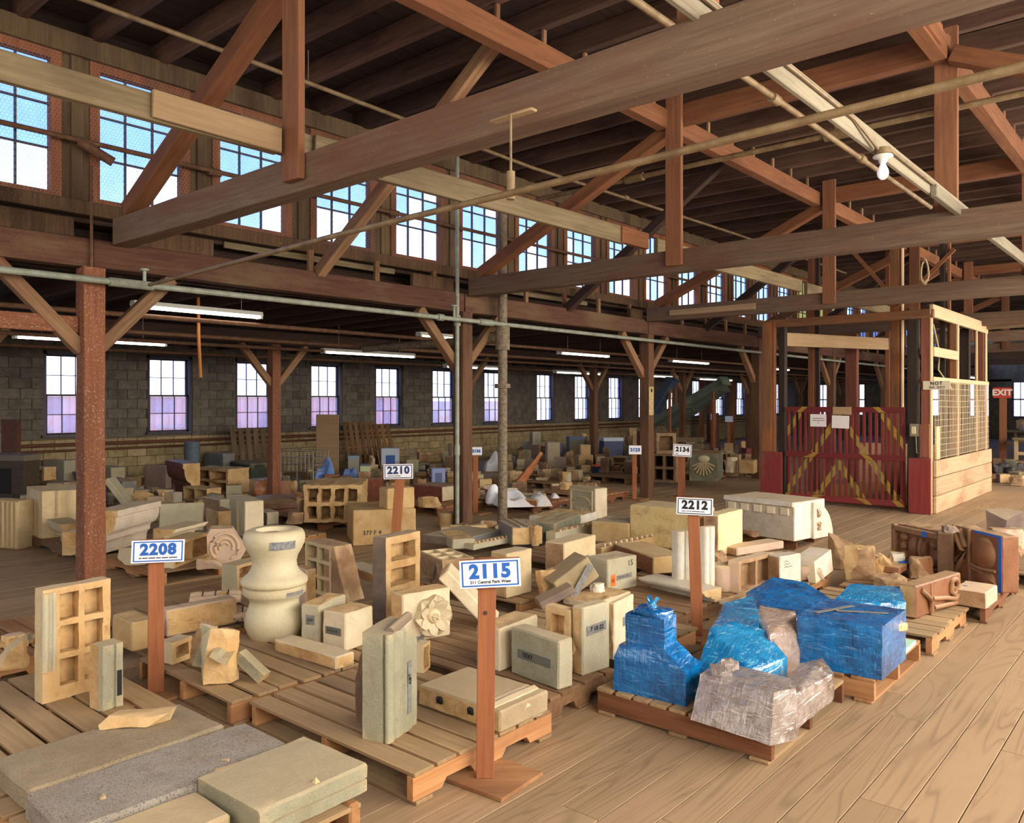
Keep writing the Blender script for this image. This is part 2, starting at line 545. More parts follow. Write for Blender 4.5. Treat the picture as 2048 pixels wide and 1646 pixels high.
# ------------------------------------------------------------------ left outer wall of concrete block, windows
WX = -17.0
M_BLK = stone('block_grey', (104, 98, 90), (130, 120, 106), stain=(80, 72, 64), stain_amt=.6, dust=0, edge=0, var=.16, fine=30, bump=.5)
M_BLKL = stone('block_ochre', (162, 142, 104), (186, 166, 126), stain=(120, 96, 66), stain_amt=.6, dust=0, edge=0, var=.14, fine=30, bump=.5)
M_MORT = plain('mortar', (116, 104, 88), .95)
M_PIPEW = plain('heating_pipe', (120, 74, 52), .7, noise_c=(96, 60, 46))
WIN_Y = [3.75, 5.80, 7.815, 9.858, 11.90, 13.98, 16.09, 18.3, 20.9, 23.05, 25.2, 27.3, 29.5, 31.7, 33.9, 36.1, 38.3, 40.5]
WW, WZ0, WZ1 = 1.0, 1.05, 2.74
M_P_CLEAR = pane('pane_clear', (240, 242, 250), .86, (230, 234, 248))
M_P_DIRTY = pane('pane_dirty', (222, 224, 238), .8, (214, 218, 238))
M_P_PLAST = pane('pane_plastic', (204, 220, 248), .78, (196, 216, 246))
M_P_OCHRE = pane('pane_ochre', (196, 188, 140), .2, (214, 204, 150))
bm = bmesh.new()
prev = 2.0
for wy in WIN_Y + [Y_END]:
    add_box(bm, WX - .12, (prev + wy) / 2, 1.6, .14, wy - prev, 3.2)
    if wy < Y_END:
        add_box(bm, WX - .12, wy + WW / 2, WZ0 / 2, .14, WW, WZ0)
        add_box(bm, WX - .12, wy + WW / 2, (WZ1 + 3.2) / 2, .14, WW, 3.2 - WZ1)
    prev = wy + WW
WALL = struct('wall_left', bm, M_MORT)
bl_me = [mesh_of('block', box_bm(.06, .392, .192, .006), m) for m in (M_BLKL, M_BLK)]
blocks = []; cut = [bmesh.new(), bmesh.new()]
for r_ in range(16):
    z = r_ * .2
    y = 2.0 - (.2 if r_ % 2 else 0)
    while y < Y_END:
        y0, y1 = y, y + .4
        y += .4
        segs = [(y0, y1)]
        for wy in WIN_Y:
            if z + .2 > WZ0 + .02 and z < WZ1 - .02:
                ns = []
                for a, b in segs:
                    if b <= wy or a >= wy + WW: ns.append((a, b)); continue
                    if a < wy: ns.append((a, wy))
                    if b > wy + WW: ns.append((wy + WW, b))
                segs = ns
        lower = 0 if z < .98 else 1
        for a, b in segs:
            if b - a > .399 and y0 > 4.9: blocks.append((y0, z, lower))
            elif b - a > .03: add_box(cut[lower], WX - .03 + random.uniform(-.004, .004), (a + b) / 2, z + .1, .06, b - a - .008, .192)
blocks.sort(key=lambda q: q[0])
for k, (y, z, lw) in enumerate(blocks):
    dx = random.uniform(-.004, .004)
    if k < 290: link('block', bl_me[lw], WALL, (WX - .03 + dx, y + .2, z + .004))
    else: add_box(cut[lw], WX - .03 + dx, y + .2, z + .1, .06, .392, .192)
for i, m in enumerate((M_BLKL, M_BLK)):
    ob = struct('blockwork', cut[i], m, WALL); ob['kind'] = 'stuff'
pb = tube_bm([(WX + .08, 3, .9), (WX + .08, 40, .9)], .035)
tube_bm([(WX + .07, 3, .78), (WX + .07, 40, .78)], .02, bm=pb)
struct('heating_pipe', pb, M_PIPEW, WALL, 40)


def bars(bm, y0, y1, z0, z1, x, ny, nz, t, dpt):
    for i in range(1, ny):
        add_box(bm, x, y0 + (y1 - y0) * i / ny, (z0 + z1) / 2, dpt, t, z1 - z0)
    for j in range(1, nz):
        add_box(bm, x, (y0 + y1) / 2, z0 + (z1 - z0) * j / nz, dpt, y1 - y0, t)


pane_me = {}
def pane_mesh(w, h, m):
    k = (round(w, 3), round(h, 3), m.name)
    if k not in pane_me:
        bm = bmesh.new(); add_box(bm, 0, 0, 0, .003, w, h); pane_me[k] = mesh_of('pane', bm, m)
    return pane_me[k]


MULL = {3: 1}
for n_, wy in enumerate(WIN_Y):
    y0, y1 = wy, wy + WW
    bm = bmesh.new()
    for yy in (y0 + .03, y1 - .03): add_box(bm, WX - .12, yy, (WZ0 + WZ1) / 2, .2, .06, WZ1 - WZ0)
    add_box(bm, WX - .12, (y0 + y1) / 2, WZ1 - .03, .2, WW, .06); add_box(bm, WX - .08, (y0 + y1) / 2, WZ0 + .02, .3, WW + .08, .045)
    win = struct('window_%d' % (n_ + 1), bm, W_WIN)
    zm = (WZ0 + WZ1) / 2 - .02
    for nm, za, zb, xx in (('lower_sash', WZ0 + .04, zm + .02, WX - .10), ('upper_sash', zm - .02, WZ1 - .06, WX - .15)):
        bm = bmesh.new(); a, b = y0 + .06, y1 - .06
        for yy in (a + .018, b - .018): add_box(bm, xx, yy, (za + zb) / 2, .04, .036, zb - za)
        for zz in (za + .02, zb - .02): add_box(bm, xx, (a + b) / 2, zz, .04, b - a, .04)
        bars(bm, a + .036, b - .036, za + .04, zb - .04, xx, 3, 2, .014, .03)
        sash = struct(nm, bm, M_MUNTIN, win)
        pw, ph = (b - a - .072) / 3, (zb - za - .08) / 2
        if n_ < 12:
            for i in range(3):
                for j in range(2):
                    rr = random.random()
                    m = M_P_CLEAR if rr < .74 else M_P_DIRTY
                    link('pane', pane_mesh(pw - .004, ph - .004, m), sash, (xx, a + .036 + pw * (i + .5), za + .04 + ph * (j + .5)))
        else:
            link('glazing', pane_mesh(b - a - .08, zb - za - .08, M_P_CLEAR), sash, (xx, (a + b) / 2, (za + zb) / 2))
# far end wall, seen past the lift, with its own row of windows
bm = bmesh.new()
add_box(bm, -8, Y_END, .5, 19, .2, 1.0); add_box(bm, -8, Y_END, 4.1, 19, .2, 2.8)
ex = [-16.4 + 1.9 * i for i in range(10)]
prev = -17.5
for x in ex + [1.5]:
    add_box(bm, (prev + x) / 2, Y_END, 1.9, x - prev, .2, 1.8); prev = x + 1.0
struct('wall_back', bm, M_BLK)
for i, x in enumerate(ex):
    bm = bmesh.new()
    for xx in (x + .03, x + .97): add_box(bm, xx, Y_END, 1.85, .06, .16, 1.7)
    for zz in (1.03, 1.85, 2.67): add_box(bm, x + .5, Y_END, zz, 1.0, .16, .06)
    for k in (1, 2): add_box(bm, x + k / 3, Y_END, 1.85, .02, .1, 1.7)
    w_ = struct('window_%d' % (i + 50), bm, W_WIN)
    bm = bmesh.new(); add_box(bm, x + .5, Y_END, 1.85, .94, .004, 1.6); struct('pane', bm, M_P_DIRTY, w_)

# ------------------------------------------------------------------ roofs
ROOF = bmesh.new(); add_box(ROOF, -2.5, 20.5, 5.46, 11.8, 52, .06)
ROOF = struct('ceiling', ROOF, W_DECK)
rb = bmesh.new()
for i in range(52):
    add_box(rb, -8.3 + .2 * i + .1, 20.5, 5.41, .188, 50, .03)
ob = struct('roof_boards', rb, W_DECK, ROOF); ob['kind'] = 'stuff'
for k in range(58):
    y = .62 + .643 * k
    beam('rafter', (-8.3, y, 5.28), (1.8, y, 5.28), .085, .22, W_ROOF, ROOF)
A_ROOF = bmesh.new(); add_box(A_ROOF, -12.6, 20.5, 3.3, 9.0, 50, .06)
A_ROOF = struct('ceiling', A_ROOF, W_DECK)
for k in range(62):
    y = 1.1 + .64 * k
    beam('rafter', (-17.1, y, 3.0), (-8.12, y, 3.14), .06, .16, W_DARK, A_ROOF)

bm = bmesh.new(); add_box(bm, 3.4, 19.5, 2.7, .2, 49, 5.4); struct('wall_right', bm, W_DARK)  # unseen wall, added to block sky light from the right
bm = bmesh.new(); add_box(bm, -6.8, -4.6, 2.7, 20.6, .2, 5.4); struct('wall_front', bm, W_DARK)  # unseen wall, added to block sky light from behind
# ------------------------------------------------------------------ clerestory wall and windows
CX = -8.1
bm = bmesh.new(); add_box(bm, CX - .28, 21, 3.28, .05, 46, .5); add_box(bm, CX - .12, 21, 3.46, .4, 46, .04)
CL = struct('wall_clerestory', bm, W_DARK)
beam('sill_beam', (CX + .02, -1, 3.57), (CX + .02, Y_END, 3.57), .24, .13, W_STAIN, CL)
beam('top_plate', (CX + .03, -1, 5.09), (CX + .03, Y_END, 5.09), .2, .2, W_FRAME, CL)
beam('rafter_blocking', (CX - .1, -2, 5.29), (CX - .1, Y_END, 5.29), .04, .24, W_DARK, CL, rgh=0)
for k in range(-2, 30):
    y = 2.874 + 1.241 * (k + 1)
    bm = bmesh.new(); add_box(bm, CX - .01, y + .148, 4.3, .14, .262, 1.4); add_box(bm, CX + .07, y + .148, 4.3, .03, .1, 1.4)
    struct('mullion_post', bm, W_FRAME, CL)
netting = None
def make_net(w, h, c=.034):
    bm = bmesh.new(); t = .0009
    def rib(p, q):
        p, q = Vector(p), Vector(q); d = (q - p).normalized(); s = Vector((0, -d.z, d.y)) * t; n = Vector((t, 0, 0))
        v = [bm.verts.new(x) for x in (p + s, p - s, q - s, q + s)]
        bm.faces.new(v)
    ny, nz = int(w / c), int(h / (c * .75 * 1.15))
    for j in range(nz):
        for i in range(ny):
            y = -w / 2 + (i + (.5 if j % 2 else 0)) * c; z = -h / 2 + j * h / nz
            hz = h / nz
            rib((0, y, z), (0, y + c / 2, z + hz * .35)); rib((0, y + c / 2, z + hz * .35), (0, y + c, z)); rib((0, y + c / 2, z + hz * .35), (0, y + c / 2, z + hz))
    return mesh_of('wire_netting', bm, M_WIRE)
NET = make_net(1.0, 1.38)
for k in range(-1, 28):
    y0 = 3.171 + 1.241 * k - .03; y1 = y0 + .99
    z0, z1 = 3.63, 4.99
    bm = bmesh.new()
    for yy in (y0 + .045, y1 - .045): add_box(bm, CX + .03, yy, (z0 + z1) / 2, .10, .09, z1 - z0)
    add_box(bm, CX + .03, (y0 + y1) / 2, z1 - .04, .10, y1 - y0 - .18, .08); add_box(bm, CX + .03, (y0 + y1) / 2, z0 + .03, .10, y1 - y0 - .18, .06)
    win = struct('window_%d' % (21 + k), bm, W_SASH)
    bm = bmesh.new(); a, b, c_, d_ = y0 + .09, y1 - .09, z0 + .06, z1 - .08
    bars(bm, a, b, c_, d_, CX, 3, 3, .016, .03)
    struct('glazing_bars', bm, M_MUNTIN, win)
    pw, ph = (b - a) / 3, (d_ - c_) / 3
    if k < 12:
        for i in range(3):
            for j in range(3):
                m = M_P_PLAST if (j > 0 and random.random() < .8) or random.random() < .25 else M_P_CLEAR
                link('pane', pane_mesh(pw - .004, ph - .004, m), win, (CX - .01, a + pw * (i + .5), c_ + ph * (j + .5)))
    else:
        link('glazing', pane_mesh(b - a, d_ - c_, M_P_OCHRE if k in (14, 15, 16) else M_P_PLAST), win, (CX - .01, (a + b) / 2, (c_ + d_) / 2))
    if k < 8:
        ob = link('wire_netting', NET, win, (CX + .085, (y0 + y1) / 2, (z0 + z1) / 2)); ob['kind'] = 'stuff'

# ------------------------------------------------------------------ row girder on the post line, stained blocking above it
RX = -7.7
PY = [-1.75, 3.04, 7.92, 12.73, 17.5, 22.3, 27.1, 31.9, 36.7, 41.5]
BLK = [(1.3, 2.9), (3.3, 4.25), (7.0, 7.75), (12.2, 12.6)]
for i, (a, b) in enumerate(zip(PY, PY[1:])):
    t = thing('girder', ['weathered heavy timber girder on the near left post, running off the left edge', 'red and rotted timber girder between the first and second posts under the clerestory',
        'charred red timber girder between the second and third posts', 'dusty timber girder from the third post back to the lift', 'timber girder behind the lift gate',
        'far timber girder past the lift', 'sixth timber girder down the post line', 'seventh timber girder down the post line', 'last timber girder at the far end'][i], 'beam', (RX - .1, a, 2.98))
    beam('timber', (RX - .11, a + .01, 3.11), (RX - .11, b - .01, 3.11), .2, .26, W_GIRD, t, rgh=.012)
    for q in range(5):
        y = a + (b - a) * (q + .5) / 5
        if 5.1 < y < 40: beam('stub_post', (RX - .12, y, 3.24), (RX - .12, y, 3.5), .05, .07, W_BRACE, t, rgh=0)
    for (p, q) in BLK:
        if a <= p < b: beam('blocking_board', (RX - .08, p, 3.33), (RX - .08, q, 3.33), .06, .17, W_STAIN, t)
    for (p, q, zz) in ((4.5, 6.9, 3.44), (8.6, 11.2, 3.42)):
        if a <= p < b: beam('ledger_board', (RX - .3, p, zz), (RX - .3, q, zz), .03, .07, W_GREY, t)

POSTLAB = ['', 'near left timber post, peeling red paint flecked white', 'second timber post, dark and split, behind the grey-green standpipe', 'third timber post with the pale hanging plate on it',
           'timber post hidden in the corner of the lift shaft', 'timber post with V braces seen through the lift shaft', 'timber post with orange lower half seen through the lift shaft', 'far timber post beyond the lift', 'farther timber post beyond the lift', 'farthest timber post of the front line']
for i, y in enumerate(PY[1:], 1):
    t = thing('timber_post', POSTLAB[i], 'post', (RX - .05, y, 0))
    m = W_POST if i == 1 else W_POSTD
    beam('shaft', (RX - .05, y, 0), (RX - .05, y, 2.98), .19, .19, m, t, rgh=.008)
    for sg in (-1, 1):
        beam('knee_brace', (RX - .1, y + sg * .06, 2.22), (RX - .1, y + sg * .78, 2.97), .11, .12, W_BRACE, t)
    if i == 1:
        beam('girt', (RX - .1, y - 3.0, 2.45), (RX - .1, y - .1, 2.45), .08, .15, W_POST, t)
        tube('strap', [(RX + .02, y - .02, 3.9), (RX + .02, y - .02, 3.0), (RX + .01, y - .08, 2.0)], .014, M_PIPER, t, 6)
    if i == 3:
        bm = box_bm(.012, .16, .52, .004); bm.transform(Matrix.Translation((.106, -.02, 1.5)))
        link('hanging_plate', mesh_of('hanging_plate', bm, plain('old_enamel', (196, 178, 128), .6, noise_c=(160, 140, 96))), t)
        bm = box_bm(.004, .05, .06); bm.transform(Matrix.Translation((.115, -.02, 1.92))); link('slot', mesh_of('slot', bm, M_BLACK), t)
R2 = -12.35
for i, y in enumerate([3.1, 7.9, 12.75, 17.6, 22.4, 27.2, 32.0, 36.8]):
    t = thing('timber_post', ['aisle post off the left edge', 'first aisle post, white and red peeling paint, by the leaning grey pallet', 'aisle post behind the second post, by the wall windows', 'third aisle post, slim and grey, among the far rubble',
              'aisle post in front of the sloping ducts', 'aisle post left of the lift, far back', 'aisle post far beyond the ducts', 'last aisle post of the row'][i], 'post', (R2, y, 0))
    beam('shaft', (R2, y, 0), (R2, y, 2.75), .17, .17, W_POSTD if i != 1 else W_POST, t, rgh=.008)
    for sg in (-1, 1): beam('knee_brace', (R2, y + sg * .06, 2.05), (R2, y + sg * .66, 2.74), .1, .11, W_BRACE, t)
t = thing('girder', 'dark timber girder over the aisle posts', 'beam', (R2, 20, 2.75))
beam('timber', (R2, 1, 2.86), (R2, Y_END, 2.86), .18, .22, W_DARK, t, rgh=.01)

# ------------------------------------------------------------------ roof trusses
TY = [3.2, 7.95, 12.6, 17.4, 22.2, 27.0, 31.8, 36.6]
TL = ['nearest truss, its broad brown tie beam crossing the whole picture', 'second truss, tie beam with a pipe below it', 'third truss, tie beam just in front of the lift', 'fourth truss, through the lift shaft', 'fifth truss past the lift', 'sixth truss past the lift', 'seventh truss past the lift', 'farthest truss of the row']
for i, y in enumerate(TY):
    t = thing('roof_truss', TL[i], 'truss', (-3.2, y, 3.2))
    yc = y + .09
    beam('tie_beam', (-7.68, yc, 3.32), (1.3, yc, 3.32), .17, .25, W_TIE, t, rgh=.006)
    beam('strut', (1.2, yc, 3.5), (-1.72, yc, 4.86), .15, .15, W_ORANGE, t)
    
    hx = [-4.72, -4.47, -4.4, -4.4, -4.4, -4.4, -4.4, -4.4][i]
    beam('strut', (-7.5, yc, 3.5), (hx - .02, yc, 4.86), .15, .15, W_ORANGE, t)
    beam('straining_beam', (hx, yc, 4.95), (-1.75, yc, 4.95), .14, .22, W_ORANGE, t)
    for x, yy in ((hx, y - .03), (-1.8, y + .21)):
        bm = box_bm(.195, .055, 1.91, .005); link('hanger', mesh_of('hanger', bm, W_HANG, 40), t, mat=world_to(t, Matrix.Translation((x, yy, 3.26))))
    if i == 2:
        beam('patch_board', (-7.2, y - .012, 3.32), (-5.6, y - .012, 3.32), .024, .1, W_TAN, t)
MIDB = [5.55, 10.3, 15.0, 19.8, 24.6]
for i, y in enumerate(MIDB):
    t = thing('diagonal_brace', ['grey diagonal brace in the first bay, from the girder up to the rafters', 'dark diagonal brace in the second bay', 'dark diagonal brace in the third bay', 'diagonal brace in the bay behind the lift', 'diagonal brace far behind the lift'][i], 'brace', (-7.6, y, 3.2))
    beam('timber', (-7.74, y, 3.24), (-5.0, y, 5.1), .12, .13, W_BRACE if i == 0 else W_DARK, t)
seq = [(-1.7, 3.12), (3.33, 7.93), (8.16, 12.58), (12.8, 17.4), (17.6, 22.2), (22.4, 27.0)]
for i, (a, b) in enumerate(seq):
    n = ['near', 'second', 'third', 'fourth', 'fifth', 'sixth'][i]
    t = thing('longitudinal_beam', n + ' bay longitudinal grey beam resting on the trusses by the windows', 'beam', (-4.85, a, 3.45))
    if i == 0:
        beam('timber', (-4.85, a, 3.535), (-4.85, b, 3.535), .06, .165, W_GREY, t)
        beam('splice_board', (-4.79, 2.23, 3.545), (-4.79, b, 3.535), .03, .17, W_TAN, t, rgh=.001)
        beam('shim', (-4.79, b + .27, 3.56), (-4.79, b + .9, 3.56), .03, .18, W_GREY, t)
    else:
        beam('timber', (-4.85, a - .5 if i == 1 else a, 3.555), (-4.85, b - (.45 if i == 1 else 0), 3.575), .06, .19, W_GREY, t)
        if i == 1: beam('splice_board', (-4.83, b - .55, 3.575), (-4.83, b, 3.575), .07, .18, W_ORANGE, t, rgh=.001)
    for x, nm in ((-4.6, 'left'), (-1.8, 'right')):
        t = thing('purlin', n + ' bay orange purlin along the %s hangers under the rafters' % nm, 'beam', (x, a, 4.95))
        beam('timber', (x, a + .02, 4.9), (x, b - .02, 4.9), .13, .21, W_ORANGE, t)
        for k in range(58):
            yr = .62 + .643 * k
            if a + .1 < yr < b - .1: beam('stub', (x, yr, 5.0), (x, yr, 5.163), .035, .05, W_BRACE, t, rgh=0)
        if nm == 'right' and i in (1, 0): beam('scab_board', (x + .08, b - 1.5, 4.9), (x + .08, b - .3, 4.9), .03, .17, W_ORANGE, t)
# white board on the trusses with its conduit, box and bulb
t = thing('white_beam', 'whitewashed beam lying on the trusses at upper right, carrying the bulb conduit', 'beam', (-1.7, 3.3, 3.45))
W_WHITE = wood('whitewash', (122, 112, 92), (146, 136, 114), (104, 92, 74), rgh=.9, axis=0)
beam('board', (-1.70, .8, 3.5), (-1.70, 8.05, 3.5), .035, .14, W_WHITE, t); beam('board', (-1.70, 8.0, 3.5), (-1.70, 17.3, 3.5), .035, .14, W_WHITE, t)
beam('rail', (-1.66, 7.1, 3.45), (-1.66, 17.0, 3.45), .05, .1, W_WHITE, t)
tube('conduit', [(-1.665, 1.0, 3.52), (-1.665, 5.2, 3.52), (-1.65, 5.45, 3.46), (-1.65, 5.62, 3.43)], .012, M_PIPE, t, 6)
tube('conduit', [(-1.65, 5.8, 3.44), (-1.66, 5.9, 3.5), (-1.66, 12.0, 3.5)], .012, M_PIPE, t, 6)
t = thing('bulb_lamp', 'bare white bulb in a lampholder under the whitewashed beam', 'lamp', (-1.64, 5.7, 3.43))
for nm, pr, m in (('junction_box', [(.0, .02), (.05, .02), (.052, -.02), (.04, -.03), (0, -.03)], M_PIPE), ('lampholder', [(.0, -.03), (.062, -.03), (.064, -.04), (.03, -.055), (.026, -.075), (0, -.075)], M_WHITE),
                  ('bulb', [(.0, -.07), (.016, -.075), (.018, -.09), (.034, -.125), (.038, -.148), (.032, -.172), (.016, -.188), (0, -.192)], plain('bulb_glass', (250, 246, 250), .25, emit=.25))):
    link(nm, mesh_of(nm, lathe_bm(pr, 20), m, 50), t)

# ------------------------------------------------------------------ pipes
def pipe(name, label, pts, r, mat, extra=()):
    t = thing(name, label, 'pipe', pts[0])
    tube('pipe_run', pts, r, mat, t)
    for nm, p, q, rr in extra: tube(nm, [p, q], rr, mat, t)
    return t
pipe('sprinkler_pipe', 'tan sprinkler pipe under the rafters by the windows', [(-6.6, .4, 4.9), (-6.6, 4, 4.86), (-6.6, 8, 4.78), (-6.6, 14, 4.86), (-6.6, 20, 4.86)], .022, M_PIPE,
     [('coupling', (-6.6, 3.72, 4.87), (-6.6, 3.86, 4.86), .035), ('hook', (-6.6, 4.5, 4.85), (-6.6, 4.5, 5.165), .005), ('hook', (-6.6, 4.6, 4.85), (-6.6, 4.6, 5.165), .005), ('coupling', (-6.6, 6.2, 4.82), (-6.6, 6.3, 4.82), .035),
      ('hook', (-6.6, 7.2, 4.8), (-6.6, 7.2, 5.165), .005), ('coupling', (-6.6, 10.2, 4.82), (-6.6, 10.3, 4.82), .035)])
pipe('window_pipe', 'slim rust-tan pipe across the clerestory windows', [(-7.9, .5, 4.17), (-7.9, 8, 4.18), (-7.9, 16, 4.19)], .024, M_PIPER,
     [('clamp', (-7.92, 3.0, 4.17), (-7.84, 3.28, 4.02), .045), ('clamp', (-7.92, 4.28, 4.17), (-7.92, 4.42, 4.17), .04), ('clamp', (-7.92, 6.75, 4.18), (-7.92, 6.9, 4.18), .04), ('clamp', (-7.92, 9.15, 4.18), (-7.92, 9.3, 4.18), .04)])
pipe('girder_pipe', 'long grey-green pipe along the post line under the girder', [(-7.5, .5, 2.835), (-7.5, 8, 2.84), (-7.5, 30, 2.84)], .03, M_PIPEG,
     [('coupling', (-7.5, 3.1, 2.835), (-7.5, 3.5, 2.835), .042), ('valve', (-7.5, 3.42, 2.85), (-7.5, 3.42, 2.97), .016), ('valve_wheel', (-7.5, 3.42, 2.97), (-7.5, 3.42, 2.99), .04),
      ('coupling', (-7.5, 7.2, 2.84), (-7.5, 7.3, 2.84), .045), ('coupling', (-7.5, 7.98, 2.84), (-7.5, 8.25, 2.84), .045), ('valve', (-7.5, 7.5, 2.85), (-7.5, 7.5, 3.0), .018), ('valve_wheel', (-7.5, 7.5, 3.0), (-7.5, 7.5, 3.02), .05)])
pipe('cross_pipe', 'sagging dark pipe from the near left post across the nave', [(-7.4, 3.42, 2.83), (-6, 3.24, 2.80), (-4, 3.03, 2.775), (-2, 3.0, 2.79), (-.2, 2.98, 2.815)], .017, M_PIPE,
     [('hanger_rod', (-2.63, 3.03, 2.79), (-2.63, 3.03, 3.19), .007), ('clevis', (-2.63, 3.03, 2.76), (-2.63, 3.03, 2.9), .022)])
beam('hanger_plate', (-2.78, 3.06, 3.19), (-2.5, 3.06, 3.19), .05, .015, W_TAN, bpy.data.objects['cross_pipe'], rgh=0)
pipe('upper_cross_pipe', 'brass-tan pipe running across the nave behind the first pipe', [(-6.75, 8.3, 4.44), (-4, 8.3, 4.46), (-1.0, 8.3, 4.47)], .03, M_PIPE,
     [('tee', (-2.95, 8.3, 4.46), (-2.7, 8.3, 4.46), .055), ('drop', (-2.83, 8.3, 4.46), (-2.83, 8.3, 4.68), .035), ('coupling', (-5.35, 8.3, 4.45), (-5.1, 8.3, 4.45), .05)])
pipe('nave_pipe', 'tan pipe slanting beside the whitewashed beam', [(-2.2, .9, 3.79), (-2.2, 9.3, 3.8)], .022, M_PIPE, [('coupling', (-2.2, 5.2, 3.79), (-2.2, 5.3, 3.79), .035), ('coupling', (-2.2, 7.0, 3.8), (-2.2, 7.1, 3.8), .035)])
pipe('standpipe', 'slim pale grey-green standpipe in front of the second post', [(-7.71, 7.77, 0), (-7.71, 7.77, 5.1)], .029, M_PIPEG, [('coupling', (-7.71, 7.77, 2.78), (-7.71, 7.77, 2.92), .05), ('coupling', (-7.71, 7.77, 1.02), (-7.71, 7.77, 1.16), .038)])
pipe('riser_pipe', 'thick paint-flecked riser pipe right of the second post', [(-7.54, 8.51, 0), (-7.54, 8.51, 4.7)], .068, M_RISER,
     [('fitting', (-7.54, 8.51, 2.48), (-7.54, 8.51, 2.82), .105), ('branch', (-7.6, 8.51, 2.65), (-10.5, 8.4, 2.62), .06), ('elbow', (-7.55, 8.51, 2.66), (-7.85, 8.5, 2.66), .085), ('flange', (-7.54, 8.51, 1.94), (-7.54, 8.51, 2.0), .115)])
for i, (x, z) in enumerate(((-9.3, 2.74), (-10.6, 2.66), (-11.5, 2.62), (-13.6, 2.6), (-15.0, 2.68))):
    pipe('aisle_pipe', ['brown pipe under the aisle ceiling, nearest the posts', 'second brown pipe under the aisle ceiling', 'third brown pipe, beside the aisle girder', 'pipe past the aisle girder', 'pipe nearest the window wall'][i], [(x, 2, z), (x, 40, z)], .028, M_PIPER)
pipe('drop_pipe', 'orange drop pipe hanging from the aisle ceiling', [(-9.6, 5.05, 3.275), (-9.58, 5.05, 2.55), (-9.55, 5.06, 2.05)], .02, plain('orange_pipe', (168, 104, 44), .6))

# ------------------------------------------------------------------ fluorescent strips in the aisle
FX = [(-9.3, 4.1, 5.75, 2.86, 'near strip light just behind the near left post'), (-11.6, 3.6, 5.6, 2.6, 'strip light at the left edge under the aisle ceiling'), (-11.5, 8.3, 10.4, 2.62, 'strip light over the first aisle post'),
      (-9.4, 8.6, 10.6, 2.8, 'strip light right of the second post'), (-9.6, 12.5, 14.2, 2.72, 'strip light left of the third post'), (-12.9, 12.6, 14.6, 2.55, 'low strip light behind the riser pipe'),
      (-13.2, 17.0, 19.2, 2.55, 'far strip light by the third aisle post'), (-13.0, 21.0, 23.2, 2.55, 'far strip light left of the ducts'), (-9.7, 17.0, 18.9, 2.74, 'strip light left of the lift corner post'),
      (-13.4, 25.4, 28.0, 2.55, 'far strip light above the ducts'), (-9.8, 22.6, 24.4, 2.74, 'strip light seen behind the lift corner post'), (-6.2, 31.0, 33.0, 2.6, 'long strip light at the far right')]
for x, a, b, z, lab in FX:
    t = thing('strip_light', lab, 'light fixture', (x, (a + b) / 2, z))
    L = b - a
    bm = bmesh.new()
    pr = [(-.07, 0), (.07, 0), (.05, .05), (-.05, .05)]
    v0 = [bm.verts.new((p, -L / 2, q)) for p, q in pr]; v1 = [bm.verts.new((p, L / 2, q)) for p, q in pr]
    bm.faces.new(v0); bm.faces.new(v1)
    for k in range(4): bm.faces.new((v0[k], v0[(k + 1) % 4], v1[(k + 1) % 4], v1[k]))
    link('housing', mesh_of('housing', bm, M_WHITE), t)
    for xx in (-.035, .035):
        bm = tube_bm([(xx, -L / 2 + .04, -.02), (xx, L / 2 - .04, -.02)], .014, 8)
        link('tube', mesh_of('tube', bm, M_TUBE, 40), t)
    for yy in (-L / 2 + .02, L / 2 - .02):
        bm = bmesh.new(); add_box(bm, 0, yy, -.015, .12, .03, .05); link('end_cap', mesh_of('end_cap', bm, M_WHITE), t)
    for yy in (-L / 3, L / 3):
        bm = tube_bm([(0, yy, .05), (0, yy, (3.275 if x < -7.9 else 5.4) - z)], .004, 5); link('hanger_wire', mesh_of('hanger_wire', bm, M_WIRE), t)

# ------------------------------------------------------------------ outside: red shed with louvres, yard, far bank
bm = bmesh.new(); add_box(bm, -60, 30, -1.6, 84, 160, .2); struct('yard_ground', bm, plain('yard_sand', (222, 206, 184), .95, noise_c=(204, 180, 156), nsc=.2))
shed = thing('shed', 'red corrugated shed with louvred vents outside the windows', 'building', (-25, 14.5, -1.5))
M_CORR = plain('corrugated_red', (240, 164, 146), .7, noise_c=(226, 140, 122), nsc=2)
bm = bmesh.new()
n = 150
for i in range(n):
    y = 6 + 17 * i / n
    add_box(bm, -25 + (.02 if i % 2 else -.02), y, .2, .06, 17 / n, 3.4)
add_box(bm, -27.5, 14.5, .2, 5, 17, 3.4)
bm.transform(world_to(shed, Matrix.Identity(4))); link('corrugated_wall', mesh_of('corrugated_wall', bm, M_CORR), shed)
for j, y in enumerate((8.2, 9.9, 12.2, 14.1, 17.6)):
    fr = beam('louvre_frame', (-24.9, y - .5, 0.95), (-24.9, y + .5, .95), .08, .06, plain('louvre_frame_paint', (196, 148, 150), .7), shed, rgh=0)
    for k in range(8): beam('louvre_slat', (-24.9, y - .5, -.2 + .14 * k), (-24.9, y + .5, -.2 + .14 * k), .1, .05, plain('louvre_lav', (150, 146, 206), .6) if j % 3 == 0 else plain('louvre_orange', (236, 160, 104), .6), shed, rgh=0)
bm = bmesh.new(); add_box(bm, -75, 34, -.4, 4, 90, 2.6); add_box(bm, -90, 40, .2, 4, 120, 3.2)
struct('trim_bank', bm, plain('far_bank', (226, 150, 118), .95, noise_c=(236, 206, 180), nsc=.4))

